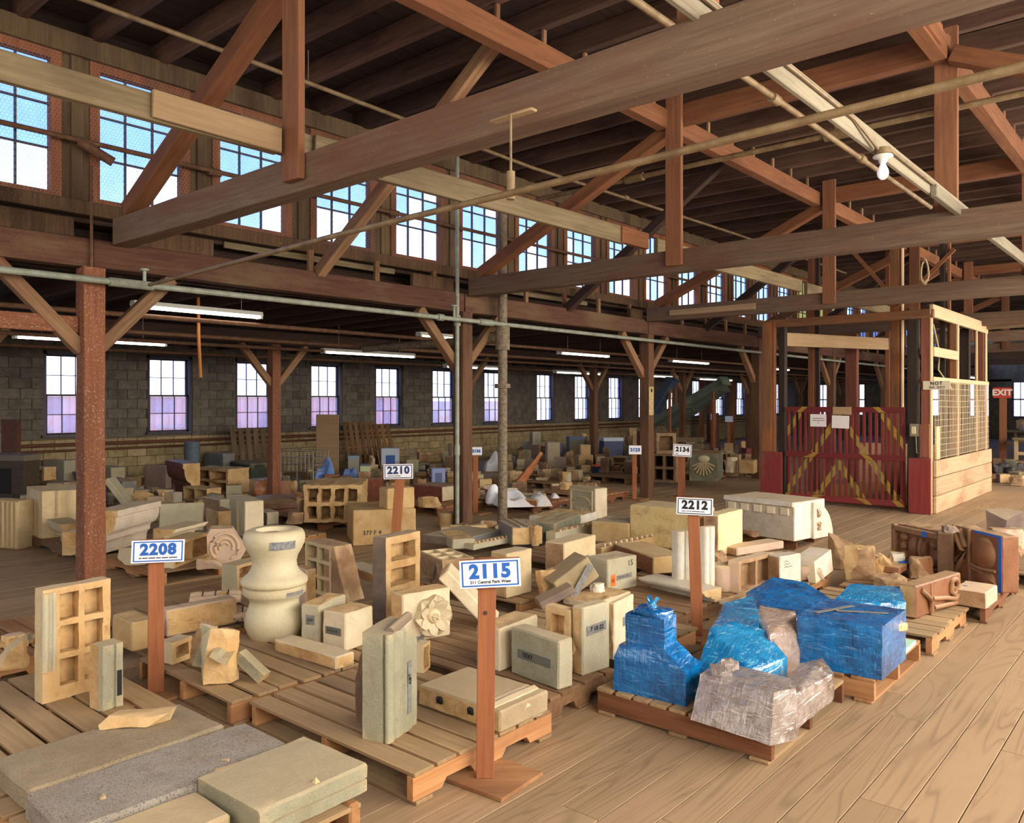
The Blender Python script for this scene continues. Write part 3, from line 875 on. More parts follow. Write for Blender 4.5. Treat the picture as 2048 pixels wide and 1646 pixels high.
# ------------------------------------------------------------------ goods lift: shaft frame, gate, side screen
LY = 13.72
t = thing('goods_lift', 'open timber and steel frame of the goods lift', 'lift', (-4.6, 15.8, 0))
W_OLD = wood('lift_old', (96, 66, 46), (130, 92, 62), (150, 92, 52), rgh=.88)
W_STEELP = wood('lift_rail', (46, 36, 30), (62, 48, 38), rgh=.6)
W_REDP = wood('lift_post', (112, 66, 52), (140, 86, 66), rgh=.85)
for x, y, w, d, z1, m, nm in ((-5.86, LY, .17, .17, 3.15, W_OLD, 'corner_post'), (-5.75, LY - .03, .06, .1, 3.15, W_ORANGE, 'corner_post'), (-5.62, LY + .05, .11, .12, 3.2, W_STEELP, 'guide_rail'),
                             (-3.5, LY + .03, .15, .14, 3.15, W_STEELP, 'guide_rail'), (-3.31, LY + .02, .13, .12, 3.2, W_REDP, 'corner_post'), (-3.235, LY, .03, .1, 3.2, W_LIGHT, 'corner_post'),
                             (-3.3, 15.5, .1, .1, 3.2, W_OLD, 'stud'), (-3.24, 15.5, .03, .09, 3.2, W_LIGHT, 'stud'), (-3.34, 17.8, .15, .12, 3.2, W_REDP, 'stud'), (-3.24, 17.85, .03, .1, 3.2, W_LIGHT, 'stud'), (-3.24, 17.0, .03, .06, 3.2, W_LIGHT, 'stud'),
                             (-5.83, 15.7, .12, .1, 5.0, W_ORANGE, 'guide_rail'), (-5.71, 15.7, .07, .07, 5.1, W_STEELP, 'guide_rail'), (-5.05, 17.9, .09, .09, 5.0, W_ORANGE, 'stud'), (-5.78, 17.9, .24, .16, 3.2, W_REDP, 'corner_post'),
                             (-3.62, 17.95, .16, .16, 3.2, W_STEELP, 'guide_rail'), (-3.5, 15.62, .08, .12, 4.9, W_STEELP, 'guide_rail'), (-3.4, 15.62, .05, .08, 4.9, W_ORANGE, 'guide_rail'), (-4.3, 15.7, .16, .12, 4.9, W_OLD, 'stud'), (-4.18, 15.7, .03, .1, 4.9, W_LIGHT, 'stud')):
    beam(nm, (x, y, 0.002), (x, y, z1), w, d, m, t, rgh=.003)
for p, q, w, h, m, nm in (((-5.9, LY, 3.12), (-3.2, LY, 3.12), .1, .14, W_OLD, 'head_beam'), ((-3.26, LY + .1, 3.18), (-3.26, 18.0, 3.18), .06, .2, W_LIGHT, 'head_beam'), ((-5.7, LY + .1, 2.85), (-5.05, 17.8, 2.95), .1, .24, W_TAN, 'head_beam'),
                          ((-3.4, 17.9, 3.25), (-.6, 17.9, 3.3), .1, .2, W_GREY, 'head_beam'), ((-5.05, 15.6, 4.6), (-4.2, 15.6, 3.5), .05, .07, W_ORANGE, 'cross_brace'), ((-4.2, 15.55, 3.5), (-3.3, 15.55, 4.4), .05, .07, W_ORANGE, 'cross_brace'),
                          ((-5.6, 17.85, 3.4), (-3.9, 17.85, 4.5), .07, .12, W_OLD, 'cross_brace')):
    beam(nm, p, q, w, h, m, t, rgh=.003)
for yy, zz, a, b, h in ((0, 2.53, 13.75, 15.4, .15), (0, 2.1, 13.72, 17.9, .07)):
    beam('screen_rail', (-3.21, a, zz), (-3.21, b, zz), .03, h, W_LIGHT, t, rgh=0)
for k, (z0, z1) in enumerate(((0, .27), (.275, .56), (.565, .83))):
    beam('side_plank', (-3.19, 13.74, (z0 + z1) / 2), (-3.19, 18.0, (z0 + z1) / 2), .045, z1 - z0 - .006, wood('lift_plank', (176, 148, 114), (198, 172, 138), (158, 116, 84), rgh=.85, var=.1), t, rgh=.004)
beam('side_plank', (-3.19, 13.9, .84), (-3.19, 13.9, 1.36), .03, .22, W_LIGHT, t, rgh=0).name = 'screen_board'
bm = bmesh.new()
for k in range(13):
    z = .86 + .1 * k
    tube_bm([(-3.2, 13.75, z + .01 * math.sin(k)), (-3.2, 15.5, z - .008), (-3.2, 17.9, z + .008)], .0035, 4, bm)
for k in range(85):
    y = 13.8 + 4.1 * k / 84
    tube_bm([(-3.205, y, .84), (-3.205 , y + random.uniform(-.03, .03), 1.5), (-3.205, y + random.uniform(-.04, .04), 2.1)], .0022, 4, bm)
bm.transform(world_to(t, Matrix.Identity(4)))
ob = link('wire_screen', mesh_of('wire_screen', bm, plain('screen_wire', (206, 184, 148), .6)), t); ob['kind'] = 'stuff'
for x0, x1, nm in ((-5.95, -5.56, 'left'), (-3.53, -3.21, 'right')):
    beam('guard_board', ((x0 + x1) / 2, LY - .13, .003), ((x0 + x1) / 2, LY - .13, .87), x1 - x0, .04, wood('guard_red', (116, 42, 42), (138, 60, 56), (118, 84, 72), fleck=(170, 140, 126), fleck_amt=.0, rgh=.75, var=.05), t, rgh=.002)
beam('kick_board', (-3.3, LY - .12, .88), (-3.3, LY - .12, 1.4), .14, .03, W_REDP, t, rgh=0)
for y in (17.95,):
    for k in range(3): beam('rear_plank', (-5.7, y, .15 + .29 * k), (-3.3, y, .15 + .29 * k), .04, .28, W_LIGHT, t, rgh=.003)
beam('car_floor', (-4.6, 14.2, .03), (-4.6, 17.7, .03), 2.0, .05, wood('car_floor_wood', (150, 120, 60), (176, 142, 78)), t, rgh=0)

g = thing('lift_gate', 'red slatted lift gate with yellow chevron stripes', 'gate', (-4.58, LY - .02, 0))
gx0, gx1, gy = -5.53, -3.61, LY - .02
def gbox(name, x0, x1, z0, z1, y, th, m, par=None):
    bm = bmesh.new(); add_box(bm, (x0 + x1) / 2 - (g.location.x), y - gy, (z0 + z1) / 2, x1 - x0, th, z1 - z0)
    bmesh.ops.bevel(bm, geom=bm.edges[:], offset=.003, segments=1, affect='EDGES')
    return link(name, mesh_of(name, bm, m), par or g)
sl_n = 20; pit = (gx1 - gx0) / sl_n
xc = gx0 + (gx1 - gx0) * .473
rails = []
def stripes(par, x0, x1, z0, z1, y):
    for apex in (.72, 1.53, 2.55):
        def zc(x): return apex - 1.5 * abs(x - xc)
        lo = min(zc(x0), zc(x1)); hi = max(zc(x0), zc(x1))
        if hi + .09 < z0 or lo - .09 > z1: continue
        pts = []
        for x, s_ in ((x0, -1), (x1, -1), (x1, 1), (x0, 1)):
            pts.append((x - g.location.x, min(max(zc(x) + s_ * .085, z0), z1)))
        if max(p[1] for p in pts) - min(p[1] for p in pts) < .02: continue
        bm = bmesh.new()
        v = [bm.verts.new((a, y - gy, b)) for a, b in pts]; w = [bm.verts.new((a, y - gy + .003, b)) for a, b in pts]
        try:
            bm.faces.new(v); bm.faces.new(w[::-1])
            for k in range(4): bm.faces.new((v[k], v[(k + 1) % 4], w[(k + 1) % 4], w[k]))
        except ValueError: pass
        link('stripe', mesh_of('stripe', bm, M_YEL), par)
for k in range(sl_n):
    x = gx0 + pit * (k + .5); hw = .023 if k not in (7,) else .045
    s1 = gbox('slat', x - hw, x + hw, .16, 1.6, gy, .02, M_RED); stripes(s1, x - hw, x + hw, .17, 1.56, gy - .014)
W_REDX = wood('red_rail', (106, 36, 38), (128, 52, 50), (96, 44, 42), rgh=.7, axis=0)
for z0, z1 in ((.07, .17), (.8, .89), (1.57, 1.66)):
    r_ = gbox('rail', gx0, gx1, z0, z1, gy - .022, .024, W_REDX)
    for k in range(sl_n): stripes(r_, gx0 + pit * k, gx0 + pit * (k + 1), z0, z1, gy - .038)
for x in (gx0 + .03, gx1 - .03): gbox('stile', x - .03, x + .03, .07, 1.66, gy + .02, .02, M_RED)
gbox('patch_board', -4.72, -4.42, 1.53, 1.66, gy - .045, .018, W_TAN)


def sheet(name, label, cat, M, w, h, th, m):
    bm = box_bm(w, th, h, 0, base=False)
    ob = link(name, mesh_of(name, bm, m), None, mat=M)
    return tag(ob, label, cat)
nx = lambda px: Vector(((gx0 + (px - 1572) / 243 * 1.92), gy - .04, 0))
a = sheet('paper_notice', 'white paper notice with typed lines on the lift gate', 'notice', Matrix.Translation((-4.96, gy - .05, 1.43)), .27, .21, .003, M_PAPER)
for k, (w, z) in enumerate(((.19, .035), (.2, .0), (.03, -.035))):
    bm = box_bm(w, .001, .008, base=False); link('typed_line', mesh_of('typed_line', bm, M_BLACK), a, (0, -.003, z))
sheet('paper_notice', 'blank white paper under the tan board on the lift gate', 'notice', Matrix.Translation((-4.59, gy - .06, 1.41)) @ Matrix.Rotation(R(1.5), 4, 'Y'), .28, .21, .003, M_PAPER)
# switch box
t = thing('switch_box', 'old metal switch box on the dark right rail of the lift', 'switch box', (-3.46, LY - .08, 1.3))
link('box', mesh_of('box', box_bm(.13, .08, .2, .012, base=False), plain('switch_grey', (132, 122, 100), .6), 30), t)
link('plate', mesh_of('plate', box_bm(.07, .02, .12, .01, base=False), plain('switch_cream', (206, 190, 150), .6), 30), t, (.0, -.045, .0))
bm = tube_bm([(.03, -.02, -.1), (.04, -.02, -.35), (.05, .02, -.36)], .008, 6); link('conduit', mesh_of('conduit', bm, M_PIPEG), t)
# coil of rope
t = thing('rope_coil', 'pale coil of rope hung over the third tie beam above the lift', 'rope', (-3.06, 12.58, 3.6))
for k in range(3):
    bm = tube_bm([(.05 * math.sin(a_) + .008 * k, -.01 * k, .16 * math.cos(a_) + .03 * math.sin(2 * a_ + k)) for a_ in [2 * math.pi * i / 20 for i in range(21)]], .011, 6)
    link('loop', mesh_of('loop', bm, plain('rope', (196, 176, 132), .9), 40), t)
# hanging wire in the shaft
tag(tube('hanging_cable', [(-3.6, 15.4, 3.1), (-3.5, 15.4, 2.6), (-3.52, 15.4, 2.3), (-3.3, 15.4, 1.95)], .013, plain('rope', (196, 176, 132))), 'pale cable hanging in the lift shaft above the side screen', 'cable')


def plate_sign(par, M, w, h, body, sub, ink, border, board=True, bsize=.52, paper=M_SIGN, sub2=None):
    """A printed card on a board: white sheet, frame line, bold number, small line of text."""
    P = lambda x, y, z: M @ Matrix.Translation((x, y, z))
    RX = Matrix.Rotation(R(90), 4, 'X')
    if board:
        link('backing_board', mesh_of('backing_board', box_bm(w * 1.0, .018, h * 1.04, .002, base=False), W_STAKE), par, mat=P(0, 0, 0))
    card = link('card', mesh_of('card', box_bm(w, .003, h, 0, base=False), paper), par, mat=P(0, -.011, 0))
    if border:
        for x, z, a_, b_ in ((0, h * .42, w * .93, h * .05), (0, -h * .42, w * .93, h * .05), (-w * .455, 0, w * .025, h * .85), (w * .455, 0, w * .025, h * .85)):
            link('border', mesh_of('border', box_bm(a_, .0012, b_, 0, base=False), ink), card, (x, -.002, z))
    text('number', body, h * bsize * 1.35, ink, card, Matrix.Translation((0, -.003, h * .07 if sub or sub2 else 0)) @ RX, bold=h * .034, spacing=1.12)
    if sub: text('address', sub, h * .155, M_BLACK, card, Matrix.Translation((0, -.003, -h * .29)) @ RX, bold=h * .0025)
    if sub2:
        x = -w * .36
        for k, L in enumerate(sub2):
            link('small_print', mesh_of('small_print', box_bm(L * w, .001, h * .045, base=False), M_BLACK), card, (x + L * w / 2, -.002, -h * .29)); x += (L + .015) * w


M_INKD = plain('navy_print', (30, 50, 104), .6)
SIGNS = [('2115', (975, 1562), 1.03, .277, .128, '211 Central Park West', None, M_BLUEP, 2.6, .083, 'front stake sign numbered 2115, blue on white, on a plywood foot', 0),
         ('2208', (312, 1390), .93, .288, .133, None, (.05, .1, .13, .09, .12, .16), M_BLUEP, -2.2, .09, 'stake sign numbered 2208, blue on white, left foreground', 0),
         ('2212', (1386, 1275), 1.04, .262, .126, None, (.1, .03, .04, .05, .24, .1), M_BLACK, -1.2, .085, 'stake sign numbered 2212, black on white, beside the blue wrapped blocks', 0),
         ('2210', (802, 1106), 1.03, .335, .17, None, (.2, .22), M_INKD, 0.5, .11, 'stake sign numbered 2210, navy on white, behind the big tan boxes', 0),
         ('2136', (951, 1027), 1.04, .18, .125, None, None, M_BLUEP, 0, .08, 'small stake sign numbered 2136 right of the second post', 0),
         ('2123', (1269, 1000), .97, .22, .155, None, None, M_BLUEP, 0, .08, 'small stake sign numbered 2123 left of the third post', 0),
         ('2134', (1363, 995), .97, .34, .22, None, (.15,), M_BLACK, -4, .13, 'curling stake sign numbered 2134, black on white, right of the third post', 14)]
for num, px, zt, w, h, sub, sub2, ink, tilt, sw, lab, yaw in SIGNS:
    p = at(*px); ang = math.atan2(p.y, p.x) - math.pi / 2
    t = thing('stake_sign', lab, 'sign', p, ang)
    lean = {'2115': -.012, '2212': .03, '2210': -.07}.get(num, 0)
    bm = box_bm(sw, .038, zt - .02, .003)
    bm.transform(Matrix.Shear('XY', 4, (0, 0)))
    for v in bm.verts: v.co.x += (v.co.z - zt) * -lean
    bm.transform(Matrix.Translation((0, 0, .019)))
    link('stake', mesh_of('stake', bm, W_STAKEZ), t)
    bm = box_bm(.36, .32, .018, .002); bm.transform(Matrix.Rotation(-ang + R(4), 4, 'Z')); link('foot', mesh_of('foot', bm, W_PALO), t, (.02, .03, .001))
    if num == '2115':
        bm = lathe_bm([(0, .004), (.009, .003), (.01, 0), (0, 0)], 12); bm.transform(Matrix.Rotation(R(90), 4, 'X')); link('screw_head', mesh_of('screw_head', bm, M_STEEL), t, (-.01, -.02, .78))
    plate_sign(t, Matrix.Translation((.012 if num != '2210' else -.03, -.032, zt - h / 2)) @ Matrix.Rotation(R(yaw), 4, 'Z') @ Matrix.Rotation(R(-tilt), 4, 'Y'), w, h, num, sub, ink, num not in ('2136', '2123'), bsize={'2136': .36, '2123': .38, '2134': .38}.get(num, .5), sub2=sub2)
for px, zt, lab in (((1458, 905), 1.25, 'far small blue stake sign past the third post'), ((1424, 900), 1.3, 'far stake sign turned edge-on left of it')):
    p = at(*px); t = thing('stake_sign', lab, 'sign', p, math.atan2(p.y, p.x) - math.pi / 2 + (R(60) if 'edge' in lab else 0))
    link('stake', mesh_of('stake', box_bm(.1, .04, zt), W_STAKEZ), t)
    link('card', mesh_of('card', box_bm(.26, .02, .2, base=False), plain('pale_blue_card', (190, 206, 236), .6)), t, (0, -.03, zt - .1))
# EXIT on its own post, NOT AN EXIT on the lift corner
p = at(2006, 925)
t = thing('exit_sign', 'red EXIT sign on a brown post at the right edge', 'sign', p, math.atan2(p.y, p.x) - math.pi / 2)
link('post', mesh_of('post', box_bm(.19, .19, 1.92, .006), wood('exit_post', (132, 84, 58), (158, 104, 72), axis=2)), t)
link('panel', mesh_of('panel', box_bm(.45, .03, .3, .004, base=False), plain('exit_red', (196, 56, 38), .5)), t, (-.02, -.12, 2.0))
text('lettering', 'EXIT', .235, plain('exit_cream', (246, 232, 214), .5), t, Matrix.Translation((-.02, -.138, 2.0)) @ Matrix.Rotation(R(90), 4, 'X'), bold=.008, spacing=1.02)
t = thing('lift_sign', 'cream NOT AN EXIT sign across the lift corner post', 'sign', (-3.14, LY - .1, 2.0))
link('panel', mesh_of('panel', box_bm(.38, .012, .135, .002, base=False), plain('old_cream', (206, 194, 166), .6)), t)
text('lettering', 'NOT', .07, M_BLACK, t, Matrix.Translation((.0, -.008, .028)) @ Matrix.Rotation(R(90), 4, 'X'), bold=.002, spacing=1.25)
text('lettering', 'AN  EXIT', .047, M_BLACK, t, Matrix.Translation((.01, -.008, -.034)) @ Matrix.Rotation(R(90), 4, 'X'), bold=.001, spacing=1.2)

# ------------------------------------------------------------------ pallets
def pallet(x0, x1, y0, y1, label, along='x', nb=7, mat=None, smat=None, H=.14, ang=0.0, block=False, stringer_full=False):
    """Deck boards along `along`; three stringers across them; three boards below. Top at H."""
    mat = mat or W_PAL; smat = smat or mat
    cx, cy = (x0 + x1) / 2, (y0 + y1) / 2
    t = thing('pallet', label, 'pallet', (cx, cy, .001), ang)
    w, d = x1 - x0, y1 - y0
    L, A = (w, d) if along == 'x' else (d, w)           # board length, span across the boards
    R90 = 0 if along == 'x' else R(90)
    bw = A / nb * .86
    th = .02
    me = mesh_of('deck_board', box_bm(L, bw, th, .003, base=False), mat, 40)
    for i in range(nb):
        q = -A / 2 + A / nb * (i + .5) * 1.0
        if i == 0: q = -A / 2 + bw / 2
        if i == nb - 1: q = A / 2 - bw / 2
        p = Vector((random.uniform(-.012, .012), q + random.uniform(-.004, .004), H - th / 2))
        M = Matrix.Rotation(R90, 4, 'Z') @ Matrix.Translation(p) @ Matrix.Rotation(random.uniform(-.012, .012), 4, 'Z') @ Matrix.Rotation(random.uniform(-.006, .006), 4, 'X')
        link('deck_board', me, t, mat=M)
    sh = H - th - .018
    bm = bmesh.new()
    # stringer with two fork notches cut up from below
    n = A
    pts = [(-n / 2, 0), (-n * .32, 0), (-n * .29, sh * .38), (-n * .13, sh * .38), (-n * .10, 0), (n * .10, 0), (n * .13, sh * .38), (n * .29, sh * .38), (n * .32, 0), (n / 2, 0), (n / 2, sh), (-n / 2, sh)]
    if stringer_full: pts = [(-n / 2, 0), (n / 2, 0), (n / 2, sh), (-n / 2, sh)]
    a = [bm.verts.new((-.019, p, q)) for p, q in pts]; b = [bm.verts.new((.019, p, q)) for p, q in pts]
    bm.faces.new(a); bm.faces.new(b[::-1])
    for k in range(len(pts)): bm.faces.new((a[k], a[(k + 1) % len(pts)], b[(k + 1) % len(pts)], b[k]))
    sme = mesh_of('stringer', bm, smat)
    for xx in (-L / 2 + .03, 0, L / 2 - .03):
        link('stringer', sme, t, mat=Matrix.Rotation(R90, 4, 'Z') @ Matrix.Translation((xx, 0, .018)))
    bme = mesh_of('bottom_board', box_bm(L, .1, .016, .002), mat)
    for yy in (-A / 2 + .06, 0, A / 2 - .06):
        link('bottom_board', bme, t, mat=Matrix.Rotation(R90, 4, 'Z') @ Matrix.Translation((0, yy, 0)))
    return t


W_STRO = wood('stringer_wood', (166, 116, 74), (200, 150, 104), (140, 96, 62), rgh=.85, axis=1, var=.1)
W_STRD = wood('stringer_dark', (104, 66, 44), (138, 92, 62), (86, 56, 40), rgh=.88, axis=1, var=.1)
P1 = pallet(-3.88, -2.58, 2.34, 3.31, 'pallet behind the 2115 stake with green numerals on its side, under the tall jamb block', 'x', 7, W_PAL, W_STRO)
text('numerals', '122', .085, plain('green_paint', (120, 116, 48), .8), P1, Matrix.Translation((.634, .06, .062)) @ Matrix.Rotation(R(90), 4, 'Z') @ Matrix.Rotation(R(90), 4, 'X'), bold=.002)
pallet(-2.59, -1.58, 3.72, 4.77, 'front pallet under the blue and clear wrapped blocks', 'y', 9, W_PAL, W_STRD, stringer_full=True)
pallet(-5.06, -3.95, 2.27, 3.42, 'pallet behind the 2208 stake under the vase and broken mouldings', 'x', 8, W_PAL, W_STRO)
pallet(-5.25, -3.97, 1.12, 2.06, 'left foreground pallet under the six-celled hollow block', 'x', 6, W_PAL, W_STRO)
pallet(-3.90, -2.56, 1.06, 2.04, 'front pallet at the lower edge, hidden under four big slabs', 'y', 7, W_PAL, W_STRO)
pallet(-6.35, -5.25, 2.5, 3.55, 'pallet left of the vase under the pink-topped terracotta beam', 'x', 7, W_PAL, W_STRO)
pallet(-6.7, -5.6, 1.5, 2.35, 'low pallet at the left edge behind the six-celled block', 'x', 6, W_PALO, W_STRO)
pallet(-3.98, -2.69, 3.42, 4.06, 'grey pallet between the square block and the taped jamb block', 'x', 6, W_PALD, W_PALD)
pallet(-4.9, -3.62, 3.62, 4.6, 'pallet under the carved flower block', 'x', 8, W_PAL, W_PAL)
pallet(-3.95, -2.75, 4.25, 5.2, 'pallet right of the 2115 stake under the tumbled grey blocks', 'x', 7, W_PAL, W_STRO)
pallet(-4.05, -3.0, 5.3, 6.55, 'pallet behind the 2212 stake under the white mouldings', 'x', 7, W_PALD, W_PALD)
pallet(-5.35, -4.15, 4.9, 6.0, 'pallet behind the 2115 stake under the cornice blocks', 'x', 7, W_PAL, W_STRO)
pallet(-5.6, -4.3, 6.3, 7.4, 'pallet under the gray speckled slabs in mid-room', 'x', 7, W_PALD, W_PALD)
pallet(-4.7, -3.64, 9.3, 10.5, 'pallet under the big white block before the lift', 'y', 8, W_PALD, W_STRD, stringer_full=True)
pallet(-4.6, -3.3, 6.9, 8.1, 'pallet under the yellow glazed block behind the 2212 stake', 'x', 7, W_PALD, W_PALD)
pallet(-2.55, -1.45, 4.86, 5.88, 'second pallet of the right row, under the blue-wrapped box', 'y', 7, W_PALO, W_STRO, stringer_full=True)
pallet(-2.5, -1.41, 6.04, 7.08, 'third pallet of the right row, under the scroll reliefs', 'x', 7, W_PAL, W_STRO)
pallet(-2.45, -1.30, 7.2, 8.6, 'fourth pallet of the right row, under the brown relief panels', 'x', 8, W_PALD, W_STRD)
pallet(-2.4, -1.15, 8.8, 9.9, 'fifth pallet of the right row, at the right edge', 'x', 7, W_PALD, W_STRD)
pallet(-3.75, -2.65, 6.75, 7.6, 'pallet under the rough brown rocks by the right row', 'x', 7, W_PAL, W_STRO)
pallet(-8.75, -7.45, 3.56, 4.75, 'pallet behind the 2208 sign under carved leaf fragments', 'y', 8, W_PAL, W_STRO)
pallet(-10.75, -9.0, 3.5, 4.7, 'long grey pallet left of the near post under the curved blocks', 'y', 9, W_PALD, W_PALD)
pallet(-9.25, -8.15, 4.95, 5.95, 'pallet under the tall grey block beside the vase', 'x', 7, W_PAL, W_STRO)
pallet(-10.1, -9.0, 6.45, 7.6, 'pallet under the big honeycomb terracotta block', 'x', 7, W_PALD, W_STRD)
pallet(-9.9, -8.8, 8.45, 9.5, 'pallet with the brown channel piece, left of the standpipe', 'x', 7, W_PALO, W_STRD)
pallet(-9.15, -7.95, 9.7, 10.8, 'pallet under the white cloth and the taped slab', 'x', 7, W_PALO, W_STRD)
pallet(-8.95, -7.85, 11.2, 12.3, 'pallet of rubble left of the 2123 stake', 'x', 7, W_PALO, W_STRD)
pallet(-10.5, -9.3, 12.4, 13.5, 'dark pallet of rubble behind the 2123 stake', 'x', 7, W_PALD, W_PALD)
pallet(-10.4, -9.2, 14.3, 15.5, 'pallet under the shell relief behind the third post', 'x', 7, W_PALD, W_PALD)
pallet(-9.4, -8.3, 16.0, 17.1, 'pale pallet left of the lift corner', 'x', 7, W_PALO, W_STRO)
# pallets leaning on the window wall
def lean_pallet(x, y, w, h, label, tilt, n, mat, horiz=False, yaw=0.0):
    t = thing('pallet', label, 'pallet', (x, y, .01), yaw)
    M0 = Matrix.Rotation(-tilt, 4, 'Y')
    for i in range(n):
        if horiz: M = M0 @ Matrix.Translation((.05, 0, h * (i + .5) / n)); sz = (.02, w, h / n * .72)
        else: M = M0 @ Matrix.Translation((.05, -w / 2 + w * (i + .5) / n, h / 2)); sz = (.02, w / n * .66, h)
        link('deck_board', mesh_of('deck_board', box_bm(*sz, .003, base=False), mat), t, mat=M)
    for k in range(3):
        q = (k - 1) * .46
        if horiz: M = M0 @ Matrix.Translation((.0, w * q, h / 2)); sz = (.08, .04, h)
        else: M = M0 @ Matrix.Translation((.0, 0, h / 2 + h * q)); sz = (.08, w, .05)
        link('stringer', mesh_of('stringer', box_bm(*sz, .003, base=False), mat), t, mat=M)
    return t
W_PALV = wood('pallet_upright', (96, 80, 62), (126, 106, 84), (80, 64, 50), rgh=.9, axis=2)
W_PALVO = wood('pallet_upright_o', (112, 82, 54), (150, 112, 76), (84, 62, 44), rgh=.9, axis=2)
lean_pallet(-16.1, 9.9, 1.3, 1.15, 'grey pallet leaning upright on the wall left of the aisle post', .16, 7, W_PALV)
lean_pallet(-15.7, 12.55, 1.0, 1.25, 'brown slatted pallet leaning under the wall windows', .22, 6, W_PALVO)
lean_pallet(-15.6, 13.25, .55, 1.2, 'narrow brown pallet leaning beside the slatted one', .26, 3, W_PALVO)
lean_pallet(-11.3, 20.2, 1.5, .75, 'grey pallet standing on edge behind the 2134 sign', .1, 4, W_PALV, True, R(-50))

# ------------------------------------------------------------------ masonry builders (all base-centred, x right, y back, z up)
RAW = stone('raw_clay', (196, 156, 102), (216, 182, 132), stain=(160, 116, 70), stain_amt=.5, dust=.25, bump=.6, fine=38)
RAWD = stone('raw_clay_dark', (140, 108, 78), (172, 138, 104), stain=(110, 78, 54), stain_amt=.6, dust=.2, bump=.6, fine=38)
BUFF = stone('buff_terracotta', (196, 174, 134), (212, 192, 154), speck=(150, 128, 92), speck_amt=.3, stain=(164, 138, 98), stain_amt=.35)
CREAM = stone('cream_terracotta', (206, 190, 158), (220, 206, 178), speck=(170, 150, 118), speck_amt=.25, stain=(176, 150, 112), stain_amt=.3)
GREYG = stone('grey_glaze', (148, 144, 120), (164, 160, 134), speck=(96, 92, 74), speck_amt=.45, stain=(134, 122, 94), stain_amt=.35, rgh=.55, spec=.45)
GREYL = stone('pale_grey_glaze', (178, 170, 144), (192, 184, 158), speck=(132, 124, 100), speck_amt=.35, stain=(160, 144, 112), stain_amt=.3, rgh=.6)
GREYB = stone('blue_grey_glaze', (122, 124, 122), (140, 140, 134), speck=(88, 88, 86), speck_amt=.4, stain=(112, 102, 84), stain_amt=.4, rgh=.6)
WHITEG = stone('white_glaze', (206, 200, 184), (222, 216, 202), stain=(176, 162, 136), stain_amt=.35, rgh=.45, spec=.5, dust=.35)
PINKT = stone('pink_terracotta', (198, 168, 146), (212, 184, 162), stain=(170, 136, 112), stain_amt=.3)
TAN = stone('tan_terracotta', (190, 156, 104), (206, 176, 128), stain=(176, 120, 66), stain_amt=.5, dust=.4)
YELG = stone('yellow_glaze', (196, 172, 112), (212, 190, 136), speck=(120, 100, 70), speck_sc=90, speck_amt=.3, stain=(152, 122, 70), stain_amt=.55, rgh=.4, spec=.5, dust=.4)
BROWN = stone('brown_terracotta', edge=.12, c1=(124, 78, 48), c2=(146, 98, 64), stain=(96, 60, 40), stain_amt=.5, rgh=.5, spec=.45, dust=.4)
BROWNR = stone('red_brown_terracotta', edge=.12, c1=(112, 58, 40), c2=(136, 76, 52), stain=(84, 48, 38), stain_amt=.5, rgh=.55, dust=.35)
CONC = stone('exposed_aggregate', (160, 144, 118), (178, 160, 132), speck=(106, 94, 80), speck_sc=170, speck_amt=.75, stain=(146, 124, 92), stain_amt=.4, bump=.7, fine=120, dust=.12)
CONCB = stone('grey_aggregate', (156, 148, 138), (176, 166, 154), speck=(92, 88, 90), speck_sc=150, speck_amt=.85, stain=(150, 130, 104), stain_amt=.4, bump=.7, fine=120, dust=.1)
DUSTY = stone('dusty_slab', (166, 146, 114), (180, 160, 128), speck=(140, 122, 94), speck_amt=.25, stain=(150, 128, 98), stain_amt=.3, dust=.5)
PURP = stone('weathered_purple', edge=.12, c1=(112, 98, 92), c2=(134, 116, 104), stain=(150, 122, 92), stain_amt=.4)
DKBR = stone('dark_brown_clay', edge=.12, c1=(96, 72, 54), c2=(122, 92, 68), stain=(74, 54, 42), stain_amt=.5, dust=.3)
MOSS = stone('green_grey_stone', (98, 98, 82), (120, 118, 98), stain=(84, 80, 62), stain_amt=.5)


def solid(w, d, h, cell=.042, amp=.0036, raw=(), seed=0, bev=.009, taper=None, raw_amp=None):
    """Block; raw lists broken sides among 'x+','x-','y+','y-','z+','z-'."""
    bm = bmesh.new(); add_box(bm, 0, 0, h / 2, w, d, h)
    bm.normal_update()
    bmesh.ops.recalc_face_normals(bm, faces=bm.faces[:])
    nm = {'x+': (1, 0, 0), 'x-': (-1, 0, 0), 'y+': (0, 1, 0), 'y-': (0, -1, 0), 'z+': (0, 0, 1), 'z-': (0, 0, -1)}
    for f in bm.faces:
        for r_ in raw:
            if f.normal.dot(Vector(nm[r_])) > .9: f.material_index = 1
    if bev: bmesh.ops.bevel(bm, geom=bm.edges[:], offset=min(bev, w / 6, d / 6, h / 6), segments=1, affect='EDGES')
    rough(bm, max(cell, min(w, d, h) * .16), amp, .1, seed, raw_amp)
    if taper: taper(bm)
    return bm


